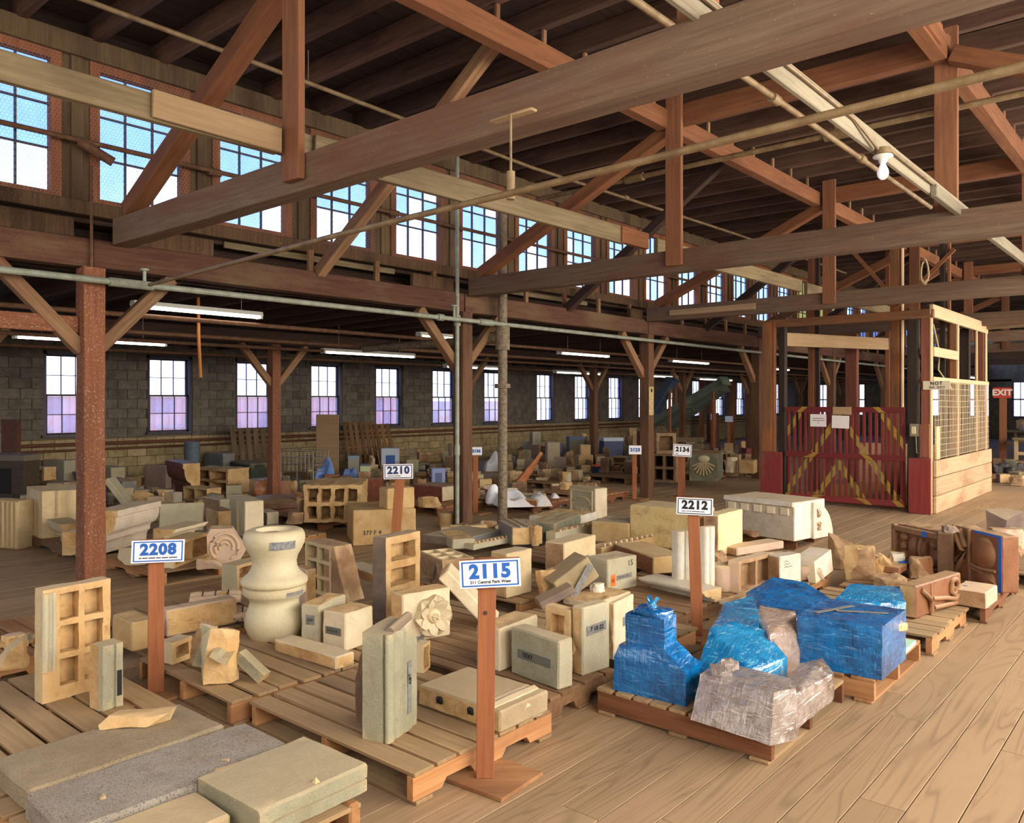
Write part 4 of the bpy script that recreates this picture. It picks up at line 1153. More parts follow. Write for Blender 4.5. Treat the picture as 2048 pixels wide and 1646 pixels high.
def prism(prof, L, axis='x', cell=.06, amp=.002, seed=0, ends_raw=False, raw_edges=()):
    """Extrude a closed profile. axis x: profile (y,z); y: (x,z); z: (x,y) from z=0 up."""
    bm = bmesh.new()
    def P(p, q, s):
        if axis == 'x': return (s, p, q)
        if axis == 'y': return (p, s, q)
        return (p, q, s)
    s0, s1 = (0, L) if axis == 'z' else (-L / 2, L / 2)
    a = [bm.verts.new(P(p, q, s0)) for p, q in prof]; b = [bm.verts.new(P(p, q, s1)) for p, q in prof]
    f1 = bm.faces.new(a); f2 = bm.faces.new(b[::-1])
    if ends_raw: f1.material_index = f2.material_index = 1
    n = len(prof)
    for k in range(n):
        f = bm.faces.new((a[k], a[(k + 1) % n], b[(k + 1) % n], b[k]))
        if k in raw_edges: f.material_index = 1
    bmesh.ops.recalc_face_normals(bm, faces=bm.faces[:])
    return rough(bm, cell, amp, .12, seed)


def hollow(w, d, h, nx, nz, t=.03, dep=None, face='y-', cell=.05, amp=.004, seed=0, margins=None, skip=()):
    """Block with nx by nz open cells in one face (hollow-back terracotta)."""
    if face in ('y-', 'y+'): U, V, D = w, h, d
    elif face in ('x+', 'x-'): U, V, D = d, h, w
    else: U, V, D = w, d, h
    dep = dep or D * .72
    l_, r_, b_, t_ = margins or (t, t, t, t)
    us = [0]; cw = (U - l_ - r_ - t * (nx - 1)) / nx
    p = l_
    for i in range(nx): us += [p, p + cw]; p += cw + t
    us.append(U)
    vs = [0]; ch = (V - b_ - t_ - t * (nz - 1)) / nz
    p = b_
    for j in range(nz): vs += [p, p + ch]; p += ch + t
    vs.append(V)
    bm = bmesh.new(); cache = {}
    def pt(u, v, q):
        if face == 'y-': c = (u - U / 2, -d / 2 + q, v)
        elif face == 'y+': c = (U / 2 - u, d / 2 - q, v)
        elif face == 'x+': c = (w / 2 - q, u - U / 2, v)
        elif face == 'x-': c = (-w / 2 + q, U / 2 - u, v)
        else: c = (u - U / 2, v - V / 2, h - q)
        k = tuple(round(x, 5) for x in c)
        if k not in cache: cache[k] = bm.verts.new(c)
        return cache[k]
    nu, nv = len(us) - 1, len(vs) - 1
    for i in range(nu):
        for j in range(nv):
            q = [(us[i], vs[j]), (us[i + 1], vs[j]), (us[i + 1], vs[j + 1]), (us[i], vs[j + 1])]
            hole = i % 2 == 1 and j % 2 == 1 and (i // 2, j // 2) not in skip
            if not hole: f = bm.faces.new([pt(a, b, 0) for a, b in q]); f.material_index = 1
            else:
                bk = bm.faces.new([pt(a, b, dep) for a, b in q]); bk.material_index = 1
                for k in range(4):
                    a, b = q[k], q[(k + 1) % 4]
                    f = bm.faces.new((pt(*a, 0), pt(*b, 0), pt(*b, dep), pt(*a, dep))); f.material_index = 1
    loop = [(u, 0) for u in us] + [(U, v) for v in vs[1:]] + [(u, V) for u in us[::-1][1:]] + [(0, v) for v in vs[::-1][1:-1]]
    for k in range(len(loop)):
        a, b = loop[k], loop[(k + 1) % len(loop)]
        bm.faces.new((pt(*a, 0), pt(*b, 0), pt(*b, D), pt(*a, D)))
    bm.faces.new([pt(a, b, D) for a, b in loop])
    bmesh.ops.recalc_face_normals(bm, faces=bm.faces[:])
    return rough(bm, max(cell, t * .9), amp, .09, seed, amp * 1.3)


def shard(w, d, h, seed=0, n=24, amp=.016, cell=.05, flat=True):
    """Angular broken lump: hull of scattered points, then roughened."""
    rr = random.Random(seed)
    bm = bmesh.new()
    for i in range(n):
        a = rr.uniform(0, 2 * math.pi); k = rr.uniform(.75, 1)
        z = rr.choice((0, 0, rr.uniform(.15, .7), rr.uniform(.6, 1), 1))
        bm.verts.new((math.cos(a) * w / 2 * k, math.sin(a) * d / 2 * k, z * h))
    r_ = bmesh.ops.convex_hull(bm, input=bm.verts[:])
    for v in [v for v in bm.verts if not v.link_faces]: bm.verts.remove(v)
    bmesh.ops.recalc_face_normals(bm, faces=bm.faces[:])
    q_ = Vector((rr.uniform(-1, 1), rr.uniform(-1, 1), rr.uniform(-.3, .6))).normalized()
    for f in bm.faces: f.material_index = 1 if f.normal.dot(q_) > -.2 else 0
    mn = min(v.co.z for v in bm.verts)
    for v in bm.verts: v.co.z -= mn
    sz = (w * d * h) ** (1 / 3)
    rough(bm, max(.018, sz * .14), amp * .5, sz * .4, seed, amp)
    return bm


def arc(cx, cy, r, a0, a1, n=6):
    return [(cx + r * math.cos(R(a0 + (a1 - a0) * i / n)), cy + r * math.sin(R(a0 + (a1 - a0) * i / n))) for i in range(n + 1)]


def hull_bm(pts, cell=.05, amp=.006, seed=0, sc=.09):
    bm = bmesh.new()
    for p in pts: bm.verts.new(p)
    bmesh.ops.convex_hull(bm, input=bm.verts[:])
    for v in [v for v in bm.verts if not v.link_faces]: bm.verts.remove(v)
    return rough(bm, cell, amp, sc, seed, amp, 5)


GROUPS = {}


def put(name, label, cat, bm, mats, ctr, ang, smooth=32, tilt=None, group=None):
    if tilt: bm.transform(Matrix.Rotation(tilt[1], 4, tilt[0]))
    mn = min(v.co.z for v in bm.verts)
    bm.transform(Matrix.Translation((0, 0, -mn + .001)))
    me = mesh_of(name, bm, mats, smooth)
    ob = link(name, me, None, ctr, (0, 0, ang))
    return tag(ob, label, cat, group)


def tape(par, size, loc, rz=0.0, m=None, scribble=True, name='tape', face='y-'):
    """Strip of labelling tape on a block face; the scribble is the pen marks on it."""
    m = m or M_TAPE
    rot = {'y-': 0, 'x+': R(90), 'y+': R(180)}.get(face, 0)
    if face == 'z+': M = Matrix.Translation(loc) @ Matrix.Rotation(rz, 4, 'Z') @ Matrix.Rotation(R(-90), 4, 'X')
    else: M = Matrix.Translation(loc) @ Matrix.Rotation(rot, 4, 'Z') @ Matrix.Rotation(rz, 4, 'Y')
    bm = box_bm(size[0], .0016, size[1], 0, base=False)
    tp = link(name, mesh_of(name, bm, m), par, mat=M)
    if scribble:
        rr = random.Random(int(size[0] * 9999) + int(loc[2] * 999)); x = -size[0] * .36
        bm = bmesh.new()
        for k in range(5):
            hh = size[1] * rr.uniform(.3, .5)
            tube_bm([(x, -.0015, -hh / 2), (x + .004, -.0015, hh / 2), (x + size[0] * .05, -.0015, -hh * .3), (x + size[0] * .08, -.0015, hh * .4)], .0011, 4, bm)
            x += size[0] * .14
        link('pen_marks', mesh_of('pen_marks', bm, M_BLACK), tp)
    return tp


def B(name, label, c, l, r, top, mats, z=.14, raw=('z+',), cat='stone block', **k):
    """Solid block from its three base corners and top in the photograph."""
    ctr, ang, w, d, h = foot(c, l, r, top, z)
    ob = put(name, label, cat, solid(w, d, h, raw=raw, seed=len(bpy.data.meshes), **k), mats, ctr, ang)
    ob['_d'] = 0; del ob['_d']
    return ob, w, d, h


def HB(name, label, c, l, r, top, nx, nz, face, mats, z=.14, cat='hollow block', t=.03, dep=None, **k):
    ctr, ang, w, d, h = foot(c, l, r, top, z)
    ob = put(name, label, cat, hollow(w, d, h, nx, nz, t, dep, face, seed=len(bpy.data.meshes), **k), mats, ctr, ang)
    return ob, w, d, h


def SH(name, label, px, wpx, hpx, mats, z=.14, dpx=None, seed=None, rz=None, cat='fragment', tilt=None, **k):
    """Broken lump standing at a floor pixel with a pixel size."""
    p = at(*px, z); s_ = depth(p) / F_PX
    seed = seed if seed is not None else len(bpy.data.meshes)
    rr = random.Random(seed)
    w, h = wpx * s_, hpx * s_
    d = (dpx or wpx * .7) * s_
    fwd = Vector((-SN, CS, 0))
    return put(name, label, cat, shard(w, d, h, seed, **k), mats, p + fwd * d * .35, YAW + (rz if rz is not None else rr.uniform(-.25, .25)), 30, tilt), w, d, h


def PR(name, label, px, prof, L, axis, mats, z=.14, ang=0.0, scale=1.0, tilt=None, cat='moulding', smooth=34, **k):
    p = at(*px, z)
    pf = [(a * scale, b * scale) for a, b in prof]
    return put(name, label, cat, prism(pf, L, axis, seed=len(bpy.data.meshes), **k), mats, p, ang, smooth, tilt)


def corn(d, h):
    """Cornice-like profile, flat back at +, stepped and curved front at -, in (depth, height)."""
    return [(d / 2, 0), (d / 2, h), (-d / 2, h), (-d / 2, h * .86), (-d * .42, h * .84)] + [(-d * .42 + d * .34 * (1 - math.cos(a)), h * .8 - h * .34 * math.sin(a)) for a in [i * math.pi / 12 for i in range(7)]] + [(-d * .02, h * .4), (-d * .02, h * .3)] + [(-d * .02 + d * .16 * math.sin(a), h * .3 - h * .2 * (1 - math.cos(a))) for a in [i * math.pi / 10 for i in range(1, 6)]] + [(d * .16, 0)]


def ogee(w, h):
    n = 10
    top = []
    for i in range(n + 1):
        u = i / n
        top.append((-w / 2 + w * u, h * (.35 + .65 * (.5 - .5 * math.cos(math.pi * u))) + .07 * h * math.sin(2 * math.pi * u)))
    return [(-w / 2, 0)] + top + [(w / 2, 0)]

# ------------------------------------------------------------------ left foreground
ctr, ang, w, d, h = foot((85, 1410), (64, 1404), (221, 1371), 1182)
d = min(d, .46)
a = put('hollow_block', 'upright six-celled hollow terracotta block on the left foreground pallet', 'hollow block', hollow(w, d, h, 2, 3, .09 * d, w * .72, 'x+', .03, .0035, 3, (.24 * d, .12 * d, .12 * h, .06 * h)), [BUFF, RAW], ctr, ang)
for q, r_ in ((-.47, .018), (-.405, .014), (-.345, .012)):
    bm = tube_bm([(w / 2 + .0, d * q, h * .28), (w / 2 + .002, d * q, h * .975)], r_, 10); rough(bm, .04, .0015, .1, 5)
    link('roll_moulding', mesh_of('roll_moulding', bm, GREYL, 50), a)
ctr, ang, w, d, h = foot((200, 1425), (168, 1419), (246, 1411), 1296)
pf = [(-w / 2, -d / 2), (w * .3, -d / 2), (w * .5, -d * .38), (w * .5, d * .05), (w * .42, d * .08), (w * .42, d * .16), (w * .5, d * .2), (w * .5, d * .5), (-w / 2, d / 2)]
a = put('moulded_block', 'small upright moulded block with taped side, in front of the six-celled block', 'moulding', prism(pf, h, 'z', .035, .003, 4, raw_edges=(0, 8)), [GREYG, RAW], ctr, ang)
tape(a, (d * .2, h * .4), (w / 2 + .002, d * .34, h * .38), 0, M_BLACK, False, 'label', 'x+')
p = at(275, 1448, .245)
a = put('slab_shard', 'flat broken slab shard lying on the aggregate slab', 'fragment', hull_bm([(-.15, -.06, .0), (-.12, -.02, .05), (-.1, .05, .045), (.16, .06, .05), (.15, -.01, .045), (.03, -.05, .04), (.05, -.05, 0), (.14, .03, 0), (-.08, .05, 0), (-.16, -.05, .02)], .03, .006, 3), [RAW], p, YAW + .1)
def slab_at(name, label, x0, x1, y0, y1, z, h, mats, ang=0, seed=0, amp=.004, cat='slab', raw=(), cell=.05):
    return put(name, label, cat, solid(x1 - x0, y1 - y0, h, cell, amp, raw, seed, .012, raw_amp=.01), mats, Vector(((x0 + x1) / 2, (y0 + y1) / 2, z)), ang)
slab_at('aggregate_slab', 'long tan aggregate slab, leftmost of the front slabs, with a shard on it', -3.87, -3.45, 1.12, 1.95, .14, .1, [CONC, CONC], .02, 1)
a = slab_at('aggregate_slab', 'long grey speckled aggregate slab between the tan slab and the tiled slab', -3.425, -3.0, 1.1, 2.03, .14, .1, [CONCB, CONCB], -.02, 2)
bm = shard(.03, .025, .012, 4); link('stuck_chip', mesh_of('stuck_chip', bm, RAW), a, (.1, .2, .1)); bm = shard(.03, .025, .012, 9); link('stuck_chip', mesh_of('stuck_chip', bm, RAWD), a, (.05, -.28, .1))
tape(a, (.32, .025), (-.2, .02, .1015), R(92), plain('faded_blue', (132, 144, 170), .8), False, 'blue_strip', 'z+')
slab_at('dusty_slab', 'dusty flat slab cut by the lower edge of the frame', -2.99, -2.72, .98, 1.56, .14, .09, [DUSTY, RAW], -.04, 3, raw=('x-',))
ctr, ang, w, d, h = Vector((-2.79, 1.83, .16)), .03, .42, .5, .11
a = put('moulded_slab', 'grey-green stepped slab with a taped label at bottom centre', 'slab', prism([(-w / 2, 0), (w / 2, 0), (w / 2, h * .42), (w * .46, h * .45), (w * .5, h * .5), (w * .5, h * .92), (w * .47, h), (-w / 2, h)], d, 'y', .035, .003, 8, raw_edges=(7,)), [GREYG, RAW], ctr, ang)
bm = shard(.12, .42, .1, 14, 18); link('broken_edge', mesh_of('broken_edge', bm, [GREYG, RAW], 30), a, (-w * .52, -.05, .0))
tape(a, (.16, .035), (.02, -.08, h + .002), R(24), plain('faded_label', (138, 136, 140), .7), True, 'tape', 'z+')
bm = hull_bm([(-.02, -.02, 0), (.02, -.02, 0), (.02, .02, 0), (-.02, .02, 0), (0, 0, .03)], .02, .003, 2); link('chip', mesh_of('chip', bm, RAW), a, (w * .42, .02, h * .9))
slab_at('wood_block', 'short orange timber block under the stepped slab', -2.66, -2.56, 1.98, 2.03, .0, .15, [W_PALO, W_PALO], 0, 5, .001, 'timber')
SH('brick_fragment', 'stack of broken buff blocks at the left edge', (12, 1345), 62, 60, [BUFF, RAW], .14, 60, 21)
SH('brick_fragment', 'loose buff lump on top at the left edge', (20, 1300), 56, 26, [PINKT, RAW], .2, 40, 22)
SH('brick_fragment', 'small lump beside the six-celled block at far left', (52, 1290), 30, 18, [MOSS, RAWD], .14, 20, 23)
# pallet behind the 2208 stake
SH('broken_moulding', 'broken arch-shaped moulding piece with a notch, beside the 2208 stake', (430, 1372), 84, 112, [GREYL, RAW], .14, 60, 31, .1, amp=.014, cell=.03, n=22)
a = bpy.data.objects['broken_moulding']
bm = prism([(-.05, 0), (-.05, .03), (-.02, .045), (.01, .03), (.05, .05), (.05, 0)], .2, 'y', .03, .002, 2); bm.transform(Matrix.Translation((.03, -.06, .17)) @ Matrix.Rotation(R(32), 4, 'Y'))
link('roll_moulding', mesh_of('roll_moulding', bm, GREYL, 34), a)
SH('broken_moulding', 'dark striped moulding fragment behind the arch-shaped piece', (388, 1340), 46, 84, [GREYG, RAWD], .14, 40, 33, .4, tilt=('Y', .3))
p = at(500, 1360, .14)
a = put('small_moulding', 'small moulding with lettered label leaning on the pallet boards', 'moulding', prism([(-.05, 0), (.05, 0), (.05, .03), (.03, .04), (.03, .055), (0, .06), (-.05, .06)], .2, 'x', .03, .002, 3, True), [GREYG, RAW], p, YAW - .2, tilt=('Y', R(38)))
tape(a, (.1, .022), (.0, -.012, .115), R(38), plain('pale_label', (176, 186, 206), .6), True, 'tape', 'y-')
HB('hollow_block', 'small whitish hollow block right behind the 2208 stake', (345, 1332), (326, 1325), (384, 1316), 1288, 1, 1, 'x+', [CREAM, RAW], t=.03, amp=.006)
B('terracotta_beam', 'rough tan block left of the 2208 stake', (263, 1306), (224, 1286), (298, 1290), 1247, [TAN, RAW], raw=('z+', 'y-'))
a, w, d, h = B('terracotta_beam', 'long pink-topped terracotta beam with pen lines behind the 2208 stake', (334, 1276), (322, 1268), (474, 1246), 1222, [PINKT, RAW], raw=('x+',), z=.16)
for k, q in enumerate((-.3, -.1, .05, .3)):
    bm = tube_bm([(-w * .3, d * q, h + .001), (w * .2, d * (q + .06), h + .001)], .0016, 4); link('pen_line', mesh_of('pen_line', bm, M_BLACK), a)
for nm, px, Lp, lab in (('reeded_block', (432, 1206), 95, 'ribbed pinkish reeded block with a yellow tag behind the beam'), ('reeded_block', (486, 1240), 58, 'second ribbed reeded block, beside the vase foot')):
    p = at(*px, .16); s_ = depth(p) / F_PX; L = Lp * s_
    bm = bmesh.new()
    for k in range(3):
        tube_bm([(x, -.05 + .05 * k, .04 + (.02 if k == 1 else 0)) for x in [-L / 2 + L * i / 12 for i in range(13)]], [.038 if i % 4 else .032 for i in range(13)], 12, bm)
    a = put(nm, lab, 'moulding', bm, [PINKT], p, YAW + .25, 40)
    for k in range(1, 4):
        bm = tube_bm([(-L / 2 + L * k / 4, -.09, .03), (-L / 2 + L * k / 4, -.06, .078), (-L / 2 + L * k / 4, 0, .1), (-L / 2 + L * k / 4, .05, .08)], .004, 5); link('dark_joint', mesh_of('dark_joint', bm, M_BLACK), a)
    if Lp > 70: tape(a, (.05, .035), (.06, -.045, .09), 0, plain('yellow_tag', (236, 200, 40), .6), False, 'tag', 'z+')
# the vase-shaped baluster
p = at(549, 1271, .14); s_ = depth(p) / F_PX
pr = [(0, 0), (46, 0), (50, 6), (57, 22), (58, 34), (55, 48), (49, 60), (47, 68), (50, 76), (58, 82), (61, 86), (61, 95), (57, 97), (56, 99), (62, 101), (65, 106), (64, 112), (58, 118), (49, 126), (44, 136), (43, 146), (46, 158), (52, 168), (58, 180), (60, 190), (59, 199), (55, 206), (48, 209), (36, 208), (33, 200), (32, 185), (0, 183)]
a = put('baluster', 'tall vase-shaped cream baluster with two silver tape labels', 'baluster', rough(lathe_bm([(r_ * s_, z * s_ * 1.02) for r_, z in pr], 44), .05, .0012, .1, 2), [stone('cream_baluster', (206, 194, 160), (218, 208, 176), speck=(176, 162, 128), speck_amt=.25, stain=(178, 160, 118), stain_amt=.25, rgh=.5, dust=.3)], p, .3, 50)
def wrap_tape(par, r0, z, hh, a0, a1, m, r1=None):
    bm = bmesh.new(); n = 8; A = []
    for i in range(n + 1):
        t_ = R(a0 + (a1 - a0) * i / n)
        A.append((bm.verts.new((r0 * math.cos(t_), r0 * math.sin(t_), z)), bm.verts.new(((r1 or r0) * math.cos(t_), (r1 or r0) * math.sin(t_), z + hh))))
    for (p1, p2), (q1, q2) in zip(A, A[1:]): bm.faces.new((p1, q1, q2, p2))
    ob = link('tape', mesh_of('tape', bm, m, 60), par)
    return ob
M_SILVER = plain('silver_tape', (178, 180, 184), .3, .5, noise_c=(120, 124, 130), nsc=60)
off = math.degrees(math.atan2(-p.y, -p.x)) - math.degrees(.3)
wrap_tape(a, 60.5 * s_, 181 * s_, 15 * s_, off - 8, off + 40, M_SILVER, 61.5 * s_)
wrap_tape(a, 62 * s_, 88 * s_, 8 * s_, off + 22, off + 62, M_TAPE)
bm = bmesh.new(); bmesh.ops.create_cone(bm, cap_ends=True, segments=24, radius1=33 * s_, radius2=33 * s_, depth=.004); bm.transform(Matrix.Translation((0, 0, 203 * s_))); link('hollow_core', mesh_of('hollow_core', rough(bm, .03, .008, .05, 4), stone('core_clay', (150, 100, 56), (176, 124, 74), stain=(110, 70, 40), dust=0)), a)
B('pink_block', 'worn pinkish block peeping out behind the baluster', (612, 1224), (588, 1214), (624, 1216), 1140, [PINKT, RAW], .0, raw=('z+', 'x+'))
a, w, d, h = B('grey_block', 'grey glazed block with a square label behind the white block', (640, 1290), (617, 1278), (692, 1262), 1212, [GREYL, RAW])
tape(a, (w * .45, h * .25), (0, -d / 2 - .002, h * .62))
a, w, d, h = B('white_block', 'white-sided block with a dark taped label, right of the baluster', (691, 1305), (646, 1294), (747, 1284), 1229, [CREAM, RAW], .14, seed=None) if False else B('white_block', 'white-sided block with a dark taped label, right of the baluster', (691, 1305), (646, 1294), (747, 1284), 1229, [CREAM, RAW])
tape(a, (w * .66, h * .2), (-w * .02, -d / 2 - .002, h * .5), 0, plain('dark_tape', (104, 104, 96), .5))
B('flat_slab', 'low whitish cracked slab in front of the white block', (672, 1343), (548, 1304), (694, 1326), 1316, [CREAM, RAW], raw=('y-', 'x+'))
HB('hollow_block', 'white hollow block half hidden behind the baluster', (474, 1192), (457, 1184), (512, 1180), 1132, 1, 2, 'x+', [GREYL, RAW], z=.0, t=.03)
a, w, d, h = HB('hollow_block', 'tall four-celled hollow block with a flared rough side', (662, 1197), (610, 1180), (700, 1188), 1094, 2, 3, 'y-', [RAWD, BUFF], t=.03, dep=.14)
bm = hull_bm([(w * .2, -d * .5, 0), (w * 1.0, -d * .4, 0), (w * .55, -d * .45, h), (w * .2, -d * .45, h), (w * .2, d * .5, 0), (w * .95, d * .5, 0), (w * .5, d * .5, h), (w * .2, d * .5, h)], .05, .008, 6)
link('flared_side', mesh_of('flared_side', bm, RAWD, 34), a)
B('pale_slab', 'pale flat slab on the pallet left of the upright hollow block', (747, 1168), (686, 1146), (772, 1156), 1150, [GREYL, RAW], .2, raw=('y-',))
# ------------------------------------------------------------------ centre pallet behind the 2115 stake
ctr, ang, w, d, h = foot((779, 1489), (722, 1481), (832, 1448), 1272)
d = max(d, .17)
pf = [(-w / 2, -d / 2), (w * .24, -d / 2), (w * .27, -d * .46), (w * .29, -d * .5)] + [(w * .40 + w * .13 * math.cos(t_), -d * .40 + d * .12 * math.sin(t_)) for t_ in [R(x) for x in range(-150, 31, 20)]] + [(w * .46, -d * .25), (w * .53, -d * .16), (w * .53, -d * .02), (w * .48, 0), (w * .56, d * .06), (w * .56, d * .3), (w * .5, d * .33), (w * .53, d * .5), (-w * .5, d * .5)]
bm = prism(pf, h, 'z', .035, .002, 12)
for v in bm.verts:
    if v.co.z > h * .5:
        k = (v.co.z - h * .5) / (h * .5)
        v.co.z += k * h * (-.26 * max(0, (v.co.y + d * .1) / d) * (1 if v.co.x > 0 else .1) + .04 * (v.co.y + d / 2) / d * (1 if v.co.x < 0 else 0))
a = put('jamb_block', 'tall grey-green moulded jamb block with roll edge and slanting top, front centre', 'moulding', bm, [GREYG, RAW], ctr, ang)
bm = hull_bm([(-w * .5, -d * .35, 0), (-w * 1.1, -d * .2, h * .1), (-w * 1.3, 0, h * .45), (-w * 1.1, 0, h * .74), (-w * .5, -d * .4, h * .8), (-w * .5, d * .5, 0), (-w * 1.1, d * .5, h * .1), (-w * 1.1, d * .5, h * .7), (-w * .5, d * .5, h * .98), (-w * .55, -d * .3, h * .98)], .04, .012, 5)
link('broken_core', mesh_of('broken_core', bm, DKBR, 34), a)
bm = tube_bm([(w * .2, d * .5, h * 1.05), (w * .3, -d * .3, h * 1.0)], .024, 12); link('roll_top', mesh_of('roll_top', bm, PURP, 50), a)
tape(a, (d * .14, h * .5), (w * .56 + .003, d * .17, h * .42), 0, M_TAPE, False, 'tape', 'x+')
text('lettering', 'ABT', .03, M_BLACK, a, Matrix.Translation((w * .56 + .006, d * .17, h * .5)) @ Matrix.Rotation(R(90), 4, 'Z') @ Matrix.Rotation(R(90), 4, 'X') @ Matrix.Rotation(R(90), 4, 'Z'))
a, w, d, h = B('ledged_slab', 'large flat slab with a moulded ledge and two dark holes in its broken front', (1000, 1470), (836, 1411), (1112, 1428), 1425, [DUSTY, RAW], raw=('y-',), raw_amp=.014)
bm = prism([(-.05, 0), (.03, 0), (.03, .012), (.0, .02), (-.02, .012), (-.05, .012)], d * .9, 'y', .04, .002, 3); link('ledge', mesh_of('ledge', bm, CREAM, 34), a, (w * .36, 0, h - .002))
for x in (-.12, .1):
    bm = shard(.035, .02, .03, 3); link('hole', mesh_of('hole', bm, M_BLACK), a, (x, -d / 2 - .004, h * .5))
bm = shard(.24, .05, .1, 8, 20); link('broken_end', mesh_of('broken_end', bm, [GREYL, GREYL], 30), a, (w * .46, d * .2, 0), (0, 0, R(90)))
a, w, d, h = B('square_block', 'square grey block with a dark tape strip, right of the 2115 stake', (1117, 1383), (1021, 1347), (1141, 1371), 1284, [GREYG, GREYL], raw=('z+', 'x+'), raw_amp=.0035)
tape(a, (w * .68, h * .19), (0, -d / 2 - .002, h * .5), 0, plain('dark_tape', (104, 104, 96), .5), False)
text('lettering', 'TEXT', .036, M_BLACK, a, Matrix.Translation((-w * .12, -d / 2 - .005, h * .5)) @ Matrix.Rotation(R(90), 4, 'X'))
B('pale_block', 'pale rough-topped block behind the square block', (1000, 1346), (962, 1330), (1076, 1312), 1259, [CREAM, RAW])
a, w, d, h = B('taped_jamb', 'tall pale-green jamb block with a lettered tape strip left of the blue wrap', (1165, 1354), (1144, 1346), (1220, 1336), 1217, [GREYL, RAW], raw=('y-',))
tape(a, (d * .7, h * .14), (w / 2 + .002, 0, h * .66), R(-4), M_TAPE, False, 'tape', 'x+')
text('lettering', '7 10 22', .038, M_BLACK, a, Matrix.Translation((w / 2 + .006, 0, h * .665)) @ Matrix.Rotation(R(90), 4, 'Z') @ Matrix.Rotation(R(90), 4, 'X'))
HB('hollow_block', 'rough hollow end block against the taped jamb', (1139, 1346), (1091, 1330), (1150, 1340), 1222, 1, 2, 'y-', [RAW, RAW], t=.045, dep=.1, amp=.006)
a, w, d, h = B('buff_slab', 'upright buff slab with a small tape square just left of the blue wrap', (1228, 1322), (1222, 1318), (1268, 1297), 1208, [CREAM, RAW], raw=('y-',))
tape(a, (d * .35, h * .16), (w / 2 + .002, .03, h * .6), 0, M_TAPE, False, 'tape', 'x+')
ctr, ang, w, d, h = foot((805, 1291), (784, 1279), (901, 1271), 1191)
a = put('flower_block', 'buff block carved with a large open flower', 'carved block', solid(w, d, h, .05, .0025, ('z+', 'y-'), 5), [CREAM, RAW], ctr, ang)
fl = link('flower', mesh_of('flower', lathe_bm([(0, 0), (.05, 0), (.05, .02), (.045, .04), (.03, .052), (0, .056)], 20), CREAM, 50), a, mat=Matrix.Translation((w / 2, d * .1, h * .5)) @ Matrix.Rotation(R(90), 4, 'Y'))
for k in range(7):
    bm = bmesh.new(); G_ = 9
    grid = [[None] * G_ for _ in range(G_)]
    for i in range(G_):
        for j in range(G_):
            u = i / (G_ - 1); q = (j / (G_ - 1) - .5) * 2
            wd_ = .072 * math.sin(math.pi * min(1, .14 + .80 * u)) ** .5
            grid[i][j] = bm.verts.new((.03 + .11 * u - .012 * q * q * u, q * wd_, .012 + .03 * math.sin(math.pi * u * .8) + .018 * abs(q) ** 2 - .012 * math.exp(-(q * 5) ** 2) + (.006 if k % 2 else 0)))
    for i in range(G_ - 1):
        for j in range(G_ - 1): bm.faces.new((grid[i][j], grid[i + 1][j], grid[i + 1][j + 1], grid[i][j + 1]))
    r_ = bmesh.ops.extrude_face_region(bm, geom=bm.faces[:])
    for v in [x for x in r_['geom'] if isinstance(x, bmesh.types.BMVert)]: v.co.z = -.004
    bm.transform(Matrix.Rotation(R(360 / 7 * k + 15), 4, 'Z')); link('petal', mesh_of('petal', bm, CREAM, 50), fl)
for k in range(7):
    bm = bmesh.new(); bmesh.ops.create_icosphere(bm, subdivisions=1, radius=.012); link('stamen', mesh_of('stamen', bm, CREAM, 60), fl, (.02 * math.cos(k * .9) * (k > 0), .02 * math.sin(k * .9) * (k > 0), .055))
tape(a, (.1, .03), (w / 2 + .002, -d * .2, h * .08), 0, M_TAPE, True, 'tape', 'x+')
HB('hollow_block', 'small white hollow piece under the flower block', (846, 1348), (834, 1340), (860, 1336), 1292, 1, 1, 'x+', [CREAM, RAW], t=.02, amp=.004)
a, w, d, h = HB('hollow_block', 'tall purple-sided hollow block with two open cells behind the flower block', (772, 1245), (757, 1236), (840, 1222), 1078, 1, 3, 'x+', [PURP, RAW], t=.055, dep=.12, amp=.006)
p = at(930, 1252, .14)
a = put('leaning_slab', 'cream slab leaning at a steep slant behind the 2115 stake', 'slab', solid(.52, .3, .09, .05, .004, ('z-', 'x-'), 6), [CREAM, RAW], p, YAW, tilt=('Y', R(46)))
SH('rough_lump', 'rough grey-brown lump at the top of the leaning slab', (880, 1168), 44, 40, [DKBR, DKBR], .14, 30, 44)
HB('hollow_block', 'hollow block with open cells on its top, behind the leaning slab', (885, 1166), (838, 1144), (928, 1150), 1122, 3, 2, 'z+', [RAWD, BUFF], t=.025, dep=.12)
B('moss_slab', 'grey slab end left of the 2115 sign', (905, 1100), (878, 1082), (938, 1090), 1080, [GREYL, RAW])
